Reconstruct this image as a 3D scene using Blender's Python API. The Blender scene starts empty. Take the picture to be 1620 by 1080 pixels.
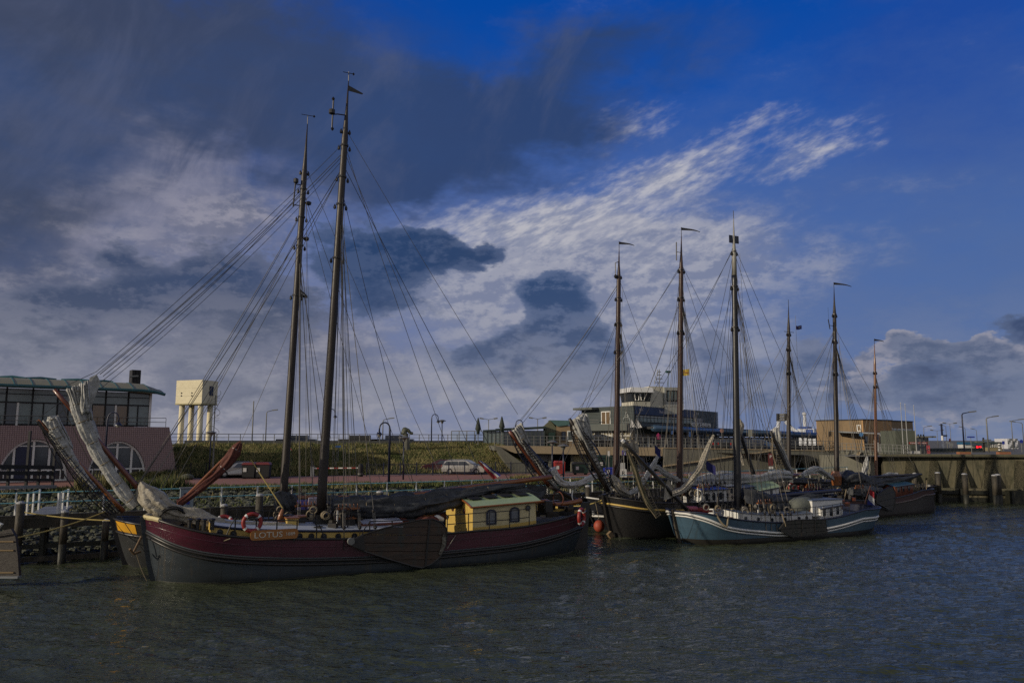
import bpy, bmesh, math, random
import numpy as np
from mathutils import Vector, Matrix, noise as mnoise
random.seed(7)
R = math.radians
SC = bpy.context.scene
COL = SC.collection

# ---------------------------------------------------------------- camera
H = 6.0
F = 1217.0
PITCH = math.atan(156 / F)
CP, SP = math.cos(PITCH), math.sin(PITCH)
cam_d = bpy.data.cameras.new('camera')
cam_d.sensor_width = 36.0
cam_d.lens = 36.0 * F / 1620.0
cam_d.clip_start = 0.1
cam_d.clip_end = 60000
cam = bpy.data.objects.new('camera', cam_d)
COL.objects.link(cam)
cam.location = (0, 0, H)
cam.rotation_euler = (math.pi / 2 + PITCH, 0, 0)
SC.camera = cam

def ray(px, py):
    a, b = px - 810.0, py - 540.0
    return Vector((a, F * CP + b * SP, F * SP - b * CP))
def at(px, py, Y):
    d = ray(px, py); t = Y / d.y
    return Vector((d.x * t, Y, H + d.z * t))
def on(px, py, z):
    d = ray(px, py); t = (z - H) / d.z
    return Vector((d.x * t, d.y * t, z))
def azel(px, py):
    d = ray(px, py).normalized()
    return math.atan2(d.x, d.y), math.asin(d.z)

# ---------------------------------------------------------------- light
SC.view_settings.view_transform = 'Standard'
SC.view_settings.look = 'None'
SC.view_settings.exposure = 0.0
SC.view_settings.gamma = 1.0
SC.cycles.use_denoising = False
SC.cycles.caustics_reflective = False
SC.cycles.caustics_refractive = False
SC.cycles.sample_clamp_indirect = 1.5
SC.view_settings.use_curve_mapping = False
SUN_EL, SUN_DIR = R(17), Vector((-0.90, -0.44, 0)).normalized()
sun_d = bpy.data.lights.new('sun', 'SUN')
sun_d.energy = 3.0
sun_d.angle = R(0.5)
sun_d.color = (1.0, 0.87, 0.67)
sun = bpy.data.objects.new('sun', sun_d)
COL.objects.link(sun)
to_sun = Vector((SUN_DIR.x * math.cos(SUN_EL), SUN_DIR.y * math.cos(SUN_EL), math.sin(SUN_EL)))
sun.rotation_euler = to_sun.to_track_quat('Z', 'Y').to_euler()
sun.location = to_sun * 200

# node helper ------------------------------------------------------
class NT:
    def __init__(s, tree): s.t = tree; s.n = tree.nodes; s.l = tree.links
    def new(s, typ, **kw):
        n = s.n.new(typ)
        for k, v in kw.items(): setattr(n, k, v)
        return n
    def put(s, sock, v):
        if isinstance(v, bpy.types.NodeSocket): s.l.new(v, sock)
        elif v is not None: sock.default_value = v
    def m(s, op, a, b=None, c=None, clamp=False):
        n = s.new('ShaderNodeMath', operation=op, use_clamp=clamp)
        s.put(n.inputs[0], a)
        if b is not None: s.put(n.inputs[1], b)
        if c is not None: s.put(n.inputs[2], c)
        return n.outputs[0]
    def vm(s, op, a, b=None, scale=None):
        n = s.new('ShaderNodeVectorMath', operation=op)
        s.put(n.inputs[0], a)
        if b is not None: s.put(n.inputs[1], b)
        if scale is not None: s.put(n.inputs['Scale'], scale)
        return n.outputs['Value'] if op in ('LENGTH', 'DOT_PRODUCT', 'DISTANCE') else n.outputs[0]
    def noise(s, vec, scale, detail=4, rough=0.55, dist=0.0, lac=2.0):
        n = s.new('ShaderNodeTexNoise')
        s.put(n.inputs['Vector'], vec); n.inputs['Scale'].default_value = scale
        n.inputs['Detail'].default_value = detail; n.inputs['Roughness'].default_value = rough
        n.inputs['Distortion'].default_value = dist; n.inputs['Lacunarity'].default_value = lac
        return n
    def sstep(s, v, lo, hi, a=0.0, b=1.0):
        n = s.new('ShaderNodeMapRange', interpolation_type='SMOOTHSTEP')
        s.put(n.inputs[0], v)
        for i, x in zip((1, 2, 3, 4), (lo, hi, a, b)): s.put(n.inputs[i], x)
        return n.outputs[0]
    def lin(s, v, lo, hi, a=0.0, b=1.0):
        n = s.new('ShaderNodeMapRange')
        s.put(n.inputs[0], v)
        for i, x in zip((1, 2, 3, 4), (lo, hi, a, b)): s.put(n.inputs[i], x)
        return n.outputs[0]
    def mix(s, f, a, b, mode='MIX'):
        n = s.new('ShaderNodeMix', data_type='RGBA', blend_type=mode)
        s.put(n.inputs[0], f)
        for i, x in ((6, a), (7, b)):
            if isinstance(x, tuple) and len(x) == 3: x = (*x, 1)
            s.put(n.inputs[i], x)
        return n.outputs[2]
    def comb(s, x, y, z):
        n = s.new('ShaderNodeCombineXYZ')
        for i, v in enumerate((x, y, z)): s.put(n.inputs[i], v)
        return n.outputs[0]

def srgb(r, g, b):
    f = lambda c: (c / 255 / 12.92) if c <= 10 else ((c / 255 + 0.055) / 1.055) ** 2.4
    return (f(r), f(g), f(b))

# ---------------------------------------------------------------- sky
world = bpy.data.worlds.new('World')
SC.world = world
world.use_nodes = True
wt = NT(world.node_tree)
for n in list(wt.n): wt.n.remove(n)
gen = wt.new('ShaderNodeTexCoord').outputs['Generated']
sep = wt.new('ShaderNodeSeparateXYZ'); wt.l.new(gen, sep.inputs[0])
dx, dy, dz = sep.outputs
az = wt.m('ARCTAN2', dx, dy)
el = wt.m('ARCSINE', wt.m('MAXIMUM', wt.m('MINIMUM', dz, 0.9999), -0.9999))
stretched = wt.comb(dx, dy, wt.m('MULTIPLY', dz, 2.2))
# wind-drawn warping of the cloud shapes
w1 = wt.noise(stretched, 5.0, 5, 0.6).outputs['Color']
w2 = wt.noise(stretched, 17.0, 4, 0.6).outputs['Color']
P0 = wt.comb(az, el, 0.0)
def warp(a1, a2):
    v = wt.vm('ADD', P0, wt.vm('SCALE', wt.vm('SUBTRACT', w1, (0.5, 0.5, 0.5)), scale=a1))
    return wt.vm('ADD', v, wt.vm('SCALE', wt.vm('SUBTRACT', w2, (0.5, 0.5, 0.5)), scale=a2))
Psoft, Pmid, Pcrisp = warp(0.22, 0.03), warp(0.11, 0.035), warp(0.055, 0.035)
def blob(P, px, py, rx, ry, rot=0.0, amp=1.0):
    a, e = azel(px, py)
    a1, _ = azel(px + rx * .5, py); a0, _ = azel(px - rx * .5, py)
    _, e1 = azel(px, py - ry * .5); _, e0 = azel(px, py + ry * .5)
    n = wt.new('ShaderNodeMapping', vector_type='TEXTURE')
    wt.l.new(P, n.inputs['Vector'])
    n.inputs['Location'].default_value = (a, e, 0)
    n.inputs['Rotation'].default_value = (0, 0, R(rot))
    n.inputs['Scale'].default_value = (max(a1 - a0, 1e-3), max(e1 - e0, 1e-3), 1)
    g = wt.new('ShaderNodeTexGradient', gradient_type='QUADRATIC_SPHERE')
    wt.l.new(n.outputs[0], g.inputs[0])
    o = g.outputs['Fac'] if 'Fac' in g.outputs else g.outputs[1]
    return wt.m('MULTIPLY', o, amp) if amp != 1.0 else o
def add_all(L):
    v = L[0]
    for x in L[1:]: v = wt.m('ADD', v, x)
    return v
K = 1.0
sky = wt.new('ShaderNodeTexSky', sky_type='NISHITA')
sky.sun_disc = False
sky.sun_elevation = SUN_EL
sky.sun_rotation = math.atan2(SUN_DIR.x, SUN_DIR.y)
sky.air_density = 1.0; sky.dust_density = 0.3; sky.ozone_density = 4.0
STR = 0.1
def C(r, g, b, k=1.0):
    c = srgb(r, g, b)
    return (c[0] * k / STR, c[1] * k / STR, c[2] * k / STR)
blue = wt.mix(1.0, sky.outputs[0], (0.055, 0.19, 0.62), 'MULTIPLY')
# deepen towards the zenith as polarised evening air does
blue = wt.mix(0.85, blue, wt.mix(wt.sstep(el, 0.02, 0.60), C(64, 112, 180), C(0, 72, 164)))
# thin veil on the upper right, pale lavender air low down
nz1 = wt.noise(stretched, 3.0, 6, 0.6).outputs[0]
nz2 = wt.noise(stretched, 9.0, 8, 0.64).outputs[0]
nz2b = wt.noise(wt.vm('ADD', stretched, (-0.014, 0.0, 0.030)), 9.0, 8, 0.64).outputs[0]
fine = wt.comb(dx, dy, wt.m('MULTIPLY', dz, 1.9))
nzf = wt.noise(fine, 34.0, 6, 0.66).outputs[0]
nzfb = wt.noise(wt.vm('ADD', fine, (-0.005, 0.0, 0.010)), 34.0, 6, 0.66).outputs[0]
# side light on the billows: sun side minus far side of the same vapour
relief = wt.sstep(wt.m('ADD', wt.m('MULTIPLY', wt.m('SUBTRACT', nz2, nz2b), 1.0), wt.m('MULTIPLY', wt.m('SUBTRACT', nzf, nzfb), 0.55)), -0.075, 0.095)
nz3 = wt.noise(wt.comb(dx, wt.m('MULTIPLY', dy, 1.0), wt.m('ADD', wt.m('MULTIPLY', dz, 2.1), wt.m('MULTIPLY', dx, -.5))), 22.0, 7, 0.62, 0.25).outputs[0]
nz4 = wt.noise(wt.comb(wt.m('SUBTRACT', dx, wt.m('MULTIPLY', dz, 0.9)), dy, wt.m('ADD', wt.m('MULTIPLY', dz, 2.0), wt.m('MULTIPLY', dx, -.4))), 50.0, 3, 0.6).outputs[0]
col = blue
veil = add_all([blob(Psoft, 1520, 170, 520, 400, 0, 1.3), blob(Psoft, 1480, 60, 300, 180, 0, 0.9)])
col = wt.mix(wt.m('MULTIPLY', wt.sstep(veil, 0.0, 1.0), 0.55), col, C(38, 72, 150))
low = wt.m('ADD', wt.sstep(el, 0.50, 0.12), wt.m('MULTIPLY', wt.m('SUBTRACT', nz2, 0.5), 0.7), clamp=True)
col = wt.mix(wt.m('MULTIPLY', low, 0.82), col, wt.mix(wt.sstep(az, -0.3, 0.62), C(114, 121, 150), C(86, 108, 152)))
# large pale veils around the middle
pale = add_all([blob(Pmid, 1120, 440, 520, 140, 8, 1.3), blob(Pmid, 700, 480, 420, 200, 0, 1.0), blob(Pmid, 900, 400, 420, 120, 10, 1.4),
                blob(Pmid, 960, 390, 400, 110, 10, 1.0), blob(Pmid, 1060, 590, 480, 130, 0, 1.0), blob(Pmid, 780, 640, 520, 110, 0, 1.1), blob(Pmid, 1000, 520, 420, 130, 0, .9)])
palem = wt.m('MULTIPLY', wt.sstep(wt.m('ADD', pale, wt.m('MULTIPLY', wt.m('SUBTRACT', nz2, 0.5), 1.6)), 0.15, 1.1), 0.85)
col = wt.mix(palem, col, wt.mix(relief, C(124, 131, 155), C(158, 160, 174)))
# rippled altocumulus band
alto = add_all([blob(Pmid, 1090, 272, 230, 78, 22, 1.5), blob(Pmid, 1280, 243, 190, 58, 12, 1.7), blob(Pmid, 985, 205, 180, 60, 12, 1.2),
                blob(Pmid, 950, 325, 300, 90, 16, 1.5), blob(Pmid, 820, 365, 280, 95, 12, 1.4), blob(Pmid, 1210, 195, 120, 40, 0, .9),
                blob(Pmid, 1120, 375, 330, 80, 5, 1.0), blob(Pmid, 690, 370, 150, 60, 0, .9), blob(Pmid, 900, 400, 320, 70, 5, .9)])
av = wt.m('ADD', alto, wt.m('ADD', wt.m('MULTIPLY', wt.m('SUBTRACT', nz3, 0.5), 2.1), wt.m('MULTIPLY', wt.m('SUBTRACT', nz4, 0.5), 1.3)))
altom = wt.m('MULTIPLY', wt.sstep(av, 0.1, 2.2), wt.sstep(alto, 0.02, 0.45))
col = wt.mix(wt.m('MULTIPLY', altom, .92), col, wt.mix(wt.sstep(nz4, .35, .65), C(140, 146, 168), C(186, 185, 192)))
# slate overcast on the upper left
over = add_all([blob(Psoft, 80, 60, 680, 560, 0, 2.0), blob(Psoft, 420, 120, 700, 330, 10, 1.8), blob(Psoft, 700, 230, 440, 160, -5, 1.7),
                blob(Psoft, 960, 90, 420, 170, 10, 1.2), blob(Psoft, 20, 330, 320, 460, 0, 2.0), blob(Psoft, 650, 310, 320, 120, 0, 1.4), blob(Psoft, 850, 190, 330, 150, -5, 1.5)])
overm = wt.sstep(wt.m('ADD', over, wt.m('MULTIPLY', wt.m('SUBTRACT', nz1, 0.5), 1.1)), 0.18, 1.35)
ocol = wt.mix(wt.sstep(az, -0.62, 0.05), C(62, 70, 90), C(46, 67, 108))
ocol = wt.mix(wt.m('MULTIPLY', wt.sstep(nz1, 0.40, 0.72), .7), ocol, C(50, 74, 118))
col = wt.mix(wt.m('MULTIPLY', overm, 0.94), col, ocol)
over_tex = wt.noise(wt.comb(wt.m('MULTIPLY', wt.m('SUBTRACT', dx, wt.m('MULTIPLY', dz, .5)), 1.8), dy, dz), 5.0, 6, .62, .5).outputs[0]
col = wt.mix(wt.m('MULTIPLY', wt.m('MULTIPLY', overm, wt.sstep(over_tex, .42, .72)), .5), col, C(88, 96, 124))
# grey-mauve cloud body low on the left with pale drifting fall-streaks
lowleft = add_all([blob(Pmid, 120, 560, 580, 300, 0, 2.2), blob(Pmid, 330, 340, 380, 160, 8, 1.4), blob(Pmid, 470, 590, 420, 200, 0, 1.6)])
llm = wt.sstep(wt.m('ADD', lowleft, wt.m('MULTIPLY', wt.m('SUBTRACT', nz2, 0.5), 1.0)), 0.15, 1.1)
col = wt.mix(wt.m('MULTIPLY', llm, 0.9), col, wt.mix(wt.m('MULTIPLY', wt.sstep(nz2, 0.34, 0.66), wt.m('ADD', wt.m('MULTIPLY', relief, .7), .3)), C(88, 95, 118), C(148, 146, 158)))
streak_n = wt.noise(wt.comb(wt.m('MULTIPLY', wt.m('SUBTRACT', dx, wt.m('MULTIPLY', dz, 0.35)), 2.6), wt.m('MULTIPLY', dy, 2.0), dz), 9.0, 6, 0.62, 0.4).outputs[0]
streak = add_all([blob(Psoft, 280, 275, 230, 130, 0, 1.4), blob(Psoft, 190, 350, 260, 100, 0, 1.2), blob(Psoft, 380, 380, 230, 70, 15, 1.0), blob(Psoft, 430, 300, 140, 100, 0, .7)])
stm = wt.m('MULTIPLY', wt.sstep(streak, 0.05, 1.1), wt.sstep(streak_n, 0.26, 0.72))
col = wt.mix(wt.m('MULTIPLY', stm, 0.85), col, C(130, 131, 152))
# dark fractus and cumulus, billowed, lit from the sun side
def cum(lst, P, lo, hi, cbody, cedge, na=1.3, opacity=0.95, edge_w=0.5, lit=0.5, crest=None):
    global col
    s = add_all([blob(P, *b) for b in lst])
    v = wt.m('ADD', s, wt.m('MULTIPLY', wt.m('SUBTRACT', nz2, 0.5), na))
    v = wt.m('ADD', v, wt.m('MULTIPLY', wt.m('SUBTRACT', nzf, 0.5), 1.15))
    m = wt.m('MULTIPLY', wt.sstep(v, lo, hi), wt.sstep(s, 0.0, 0.12))
    inner = wt.sstep(v, lo, hi + edge_w)
    c = wt.mix(inner, cedge, cbody)
    c = wt.mix(wt.m('MULTIPLY', relief, lit), c, cedge)
    if crest: c = wt.mix(wt.m('MULTIPLY', wt.m('MULTIPLY', wt.m('SUBTRACT', 1.0, inner), relief), 1.0), c, crest)
    col = wt.mix(wt.m('MULTIPLY', m, opacity), col, c)
cum([(60, 545, 240, 110, 0, 1.5), (165, 480, 230, 70, 10, 1.6), (320, 435, 270, 88, 18, 1.7), (185, 405, 110, 42, -15, 1.4), (430, 500, 290, 140, 0, 1.5),
     (395, 620, 340, 70, 0, 1.1), (300, 560, 200, 80, 10, 1.1), (60, 480, 160, 60, 0, 1.0)], Pcrisp, 0.42, 0.74, C(52, 68, 98), C(96, 103, 126), opacity=.85, lit=.55)
cum([(570, 400, 210, 85, 0, 1.8), (670, 412, 150, 62, 0, 1.9), (762, 408, 85, 36, 10, 1.7), (600, 480, 230, 90, 0, 1.2), (690, 385, 100, 40, 0, 1.2)], Pcrisp, 0.36, 0.75, C(38, 62, 100), C(78, 94, 128), lit=.5)
cum([(868, 462, 112, 58, 0, 2.4), (896, 500, 100, 80, 0, 2.2), (880, 540, 150, 60, 0, 1.8), (820, 562, 210, 62, 6, 1.9), (910, 560, 150, 80, 0, 1.6), (770, 580, 150, 55, 0, 1.6), (930, 600, 230, 55, 0, 1.2)], Pcrisp, 0.42, 0.76, C(44, 69, 108), C(88, 104, 138), lit=.6)
cum([(1125, 540, 70, 66, 0, 1.8), (1270, 580, 160, 95, 20, 1.7), (1340, 620, 160, 60, 0, 1.5), (1180, 620, 380, 70, 0, 1.3), (600, 610, 180, 60, 0, 1.1), (690, 560, 130, 46, 0, 1.1), (1040, 660, 300, 40, 0, .8), (1150, 590, 90, 50, 0, 1.0)], Pcrisp, 0.40, 0.85, C(60, 80, 118), C(110, 119, 146), opacity=.95, lit=.6)
cum([(1415, 548, 62, 40, 0, 2.2), (1455, 562, 80, 40, 0, 1.7), (1500, 582, 130, 44, 0, 1.8), (1590, 590, 150, 90, 0, 2.0), (1530, 640, 260, 60, 0, 1.7), (1400, 618, 220, 50, 0, 1.8), (1370, 575, 60, 40, 0, 1.2), (1550, 560, 60, 30, 0, 1.4)], Pcrisp, 0.42, 0.66, C(60, 76, 108), C(112, 118, 140), edge_w=.75, lit=.7, crest=C(158, 154, 164))
cum([(1640, 525, 130, 55, 0, 2.4), (1550, 630, 380, 62, 0, 1.7), (1470, 592, 180, 34, 0, 1.3)], Pcrisp, 0.40, 0.78, C(40, 60, 98), C(74, 92, 128), lit=.5)
# unseen bright neutral cloud, added behind the viewer to lift the fill light
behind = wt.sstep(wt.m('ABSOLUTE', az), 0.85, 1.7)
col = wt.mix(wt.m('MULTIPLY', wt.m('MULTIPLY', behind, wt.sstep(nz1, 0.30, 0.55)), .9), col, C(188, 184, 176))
# unseen slate cloud added overhead to take blue out of water reflections and fill
col = wt.mix(wt.m('MULTIPLY', wt.sstep(wt.m('ADD', el, wt.m('MULTIPLY', nz1, .3)), 0.80, 1.15), .85), col, C(66, 78, 98))
# below the horizon: dull ground haze
col = wt.mix(wt.sstep(el, 0.0, -0.03), col, C(70, 76, 98))
glow = wt.m('MULTIPLY', wt.sstep(el, 0.21, 0.0), wt.m('ADD', wt.m('MULTIPLY', wt.sstep(nz2, .42, .6), .45), .4))
col = wt.mix(glow, col, wt.mix(wt.sstep(az, -.1, .5), C(150, 151, 162), C(124, 133, 156)))
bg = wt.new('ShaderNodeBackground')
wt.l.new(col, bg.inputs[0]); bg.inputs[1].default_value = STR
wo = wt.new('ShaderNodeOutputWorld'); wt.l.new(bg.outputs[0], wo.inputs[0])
world.cycles.sampling_method = 'MANUAL'
world.cycles.sample_map_resolution = 512
# ---------------------------------------------------------------- materials
MATS = {}
def mat(name, c, rough=0.6, metal=0.0, c2=None, ns=2.0, var=0.5, bump=0.0, bs=20.0, stretch=(1, 1, 1), emit=None, spec=None, dirt=None, coat=0.0, streak=None):
    """principled surface: colour c wandering to c2, optional rust/dirt blotches, fine relief"""
    if name in MATS: return MATS[name]
    m = bpy.data.materials.new(name); m.use_nodes = True
    t = NT(m.node_tree); b = t.n['Principled BSDF']
    tc = t.new('ShaderNodeTexCoord').outputs['Object']
    v = t.vm('MULTIPLY', tc, stretch)
    if c2 is None: c2 = tuple(x * 0.72 for x in c)
    n1 = t.noise(v, ns, 6, 0.62).outputs[0]
    n2 = t.noise(v, ns * 7, 3, 0.6).outputs[0]
    f = t.sstep(t.m('ADD', t.m('MULTIPLY', n1, 0.65), t.m('MULTIPLY', n2, 0.35)), 0.5 - 0.18, 0.5 + 0.18)
    col = t.mix(t.m('MULTIPLY', f, var * 1.4, clamp=True), c, c2)
    if dirt:
        nd = t.noise(t.vm('MULTIPLY', tc, (1.6, 1.6, 0.7)), dirt[1], 7, 0.7).outputs[0]
        col = t.mix(t.sstep(nd, dirt[2], dirt[2] + 0.14), col, dirt[0])
    if streak:   # rust and scum runs with plate seams
        ns_ = t.noise(t.vm('MULTIPLY', tc, (5.5, 1.0, .35)), 1.0, 5, .65).outputs[0]
        col = t.mix(t.m('MULTIPLY', t.sstep(ns_, .56, .70), .6), col, streak)
        sx = t.new('ShaderNodeSeparateXYZ'); t.l.new(tc, sx.inputs[0]); fr = t.m('FRACT', t.m('MULTIPLY', sx.outputs[0], .42))
        col = t.mix(t.m('MULTIPLY', t.m('LESS_THAN', fr, .012), .5), col, (.01, .01, .01))
    t.l.new(col, b.inputs['Base Color'])
    t.put(b.inputs['Roughness'], t.lin(n2, 0.2, 0.8, max(rough - 0.12, 0.03), min(rough + 0.12, 1)))
    b.inputs['Metallic'].default_value = metal
    if spec is not None: b.inputs['Specular IOR Level'].default_value = spec
    if coat: b.inputs['Coat Weight'].default_value = coat; b.inputs['Coat Roughness'].default_value = 0.15
    if emit:
        b.inputs['Emission Color'].default_value = (*emit[0], 1); b.inputs['Emission Strength'].default_value = emit[1]
    if bump:
        bn = t.new('ShaderNodeBump'); bn.inputs['Strength'].default_value = 1.0
        bn.inputs['Distance'].default_value = bump
        t.put(bn.inputs['Height'], t.noise(v, bs, 4, 0.6).outputs[0])
        t.l.new(bn.outputs[0], b.inputs['Normal'])
    MATS[name] = m
    return m

M_white = mat('white paint', (.72, .71, .68), .45, c2=(.55, .54, .49), ns=3, var=.5, dirt=((.25, .2, .14), 2.5, .66))
M_wood_dk = mat('tarred spar timber', (.016, .011, .008), .5, c2=(.032, .022, .016), ns=6, stretch=(1, 1, .15), bump=.004, bs=30)
M_wood_or = mat('varnished pine', (.27, .095, .025), .35, c2=(.16, .05, .015), ns=6, stretch=(.4, 1, 1), coat=.3)
M_wood_rd = mat('red brown varnish', (.14, .040, .018), .38, c2=(.08, .024, .012), ns=5, coat=.3)
M_sail_wh = mat('weathered white sailcloth', (.50, .50, .48), .85, c2=(.30, .295, .275), ns=3.5, var=.9, bump=.045, bs=8, dirt=((.15, .135, .10), 4, .6))
M_sail_or = mat('cream sailcloth', (.46, .42, .34), .85, c2=(.27, .24, .19), ns=3.5, var=.9, bump=.045, bs=8)
M_sail_dk = mat('dark sail cover', (.062, .066, .072), .7, c2=(.022, .024, .028), ns=2.5, var=.8, bump=.03, bs=6)
M_sail_br = mat('tan brown sailcloth', (.12, .03, .018), .8, c2=(.05, .016, .012), ns=3, bump=.02, bs=8)
M_rope = mat('manila rope', (.26, .21, .13), .8, c2=(.15, .12, .08), ns=10)
M_rope_y = mat('yellow mooring rope', (.42, .33, .10), .8, c2=(.28, .21, .07), ns=10)
M_wire = mat('steel rigging wire', (.045, .042, .038), .5, metal=.3, c2=(.10, .095, .085), ns=4)
M_wire_l = mat('pale rigging rope', (.22, .20, .17), .7, c2=(.12, .11, .09), ns=4)
M_iron = mat('black painted iron', (.016, .017, .018), .4, metal=.2, c2=(.04, .032, .026), ns=6)
M_deck = mat('deck paint', (.12, .13, .13), .7, c2=(.06, .065, .06), ns=3)
M_yel = mat('golden yellow paint', (.56, .40, .11), .45, c2=(.48, .31, .07), ns=4, dirt=((.3, .2, .08), 4, .68))
M_yel_l = mat('cream yellow paint', (.58, .50, .29), .45, c2=(.50, .41, .19), ns=3, dirt=((.33, .24, .1), 3, .7))
M_green = mat('pale green roof paint', (.31, .39, .23), .5, c2=(.24, .31, .17), ns=3)
M_glass = mat('dark window glass', (.025, .03, .036), .06, c2=(.045, .05, .06), spec=.9)
M_chrome = mat('galvanised steel', (.32, .33, .33), .4, metal=.7, c2=(.2, .2, .2))
M_red = mat('signal red plastic', (.27, .022, .018), .5, c2=(.2, .02, .014))
M_orange = mat('orange buoy rubber', (.34, .06, .03), .6, c2=(.24, .045, .022), ns=5)
M_blue = mat('royal blue paint', (.015, .03, .28), .5, c2=(.01, .02, .2))
M_teal = mat('pale turquoise rail paint', (.20, .46, .50), .5, c2=(.14, .34, .37), ns=3)
M_greyp = mat('grey paint', (.2, .21, .22), .5)
M_black = mat('matt black', (.008, .008, .009), .7)
M_post = mat('navy lamp post paint', (.012, .016, .04), .4, metal=.1)
M_galv = mat('weathered galvanised rail', (.2, .2, .185), .6, metal=.3, c2=(.13, .13, .12))
M_pile = mat('wet piling timber', (.075, .062, .045), .75, c2=(.022, .020, .013), ns=3, stretch=(1, 1, .25), bump=.02, bs=18, var=.8)
M_pile_d = mat('algae dark piling timber', (.018, .018, .010), .6, c2=(.008, .009, .006), ns=3, stretch=(1, 1, .3), bump=.02, bs=18)
M_silver = mat('silver car paint', (.42, .40, .37), .25, metal=.4, coat=.5)
M_carred = mat('dark red car paint', (.07, .012, .012), .25, coat=.5)
M_cardk = mat('dark blue car paint', (.015, .02, .035), .25, coat=.5)
M_tyre = mat('tyre rubber', (.012, .012, .012), .8)
M_brick = mat('red clinker paving', (.29, .125, .09), .85, c2=(.20, .095, .07), ns=1.2, var=.7)
M_conc = mat('tan concrete', (.34, .265, .165), .85, c2=(.24, .19, .12), ns=1.0, bump=.01, dirt=((.12, .10, .065), .7, .6))
M_conc_g = mat('grey green concrete', (.15, .145, .115), .85, c2=(.085, .084, .064), ns=.7, bump=.01, dirt=((.05, .052, .038), .5, .6))
M_asph = mat('asphalt', (.05, .05, .052), .9)
M_lens = mat('lamp lens', (.35, .33, .28), .3)

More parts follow.
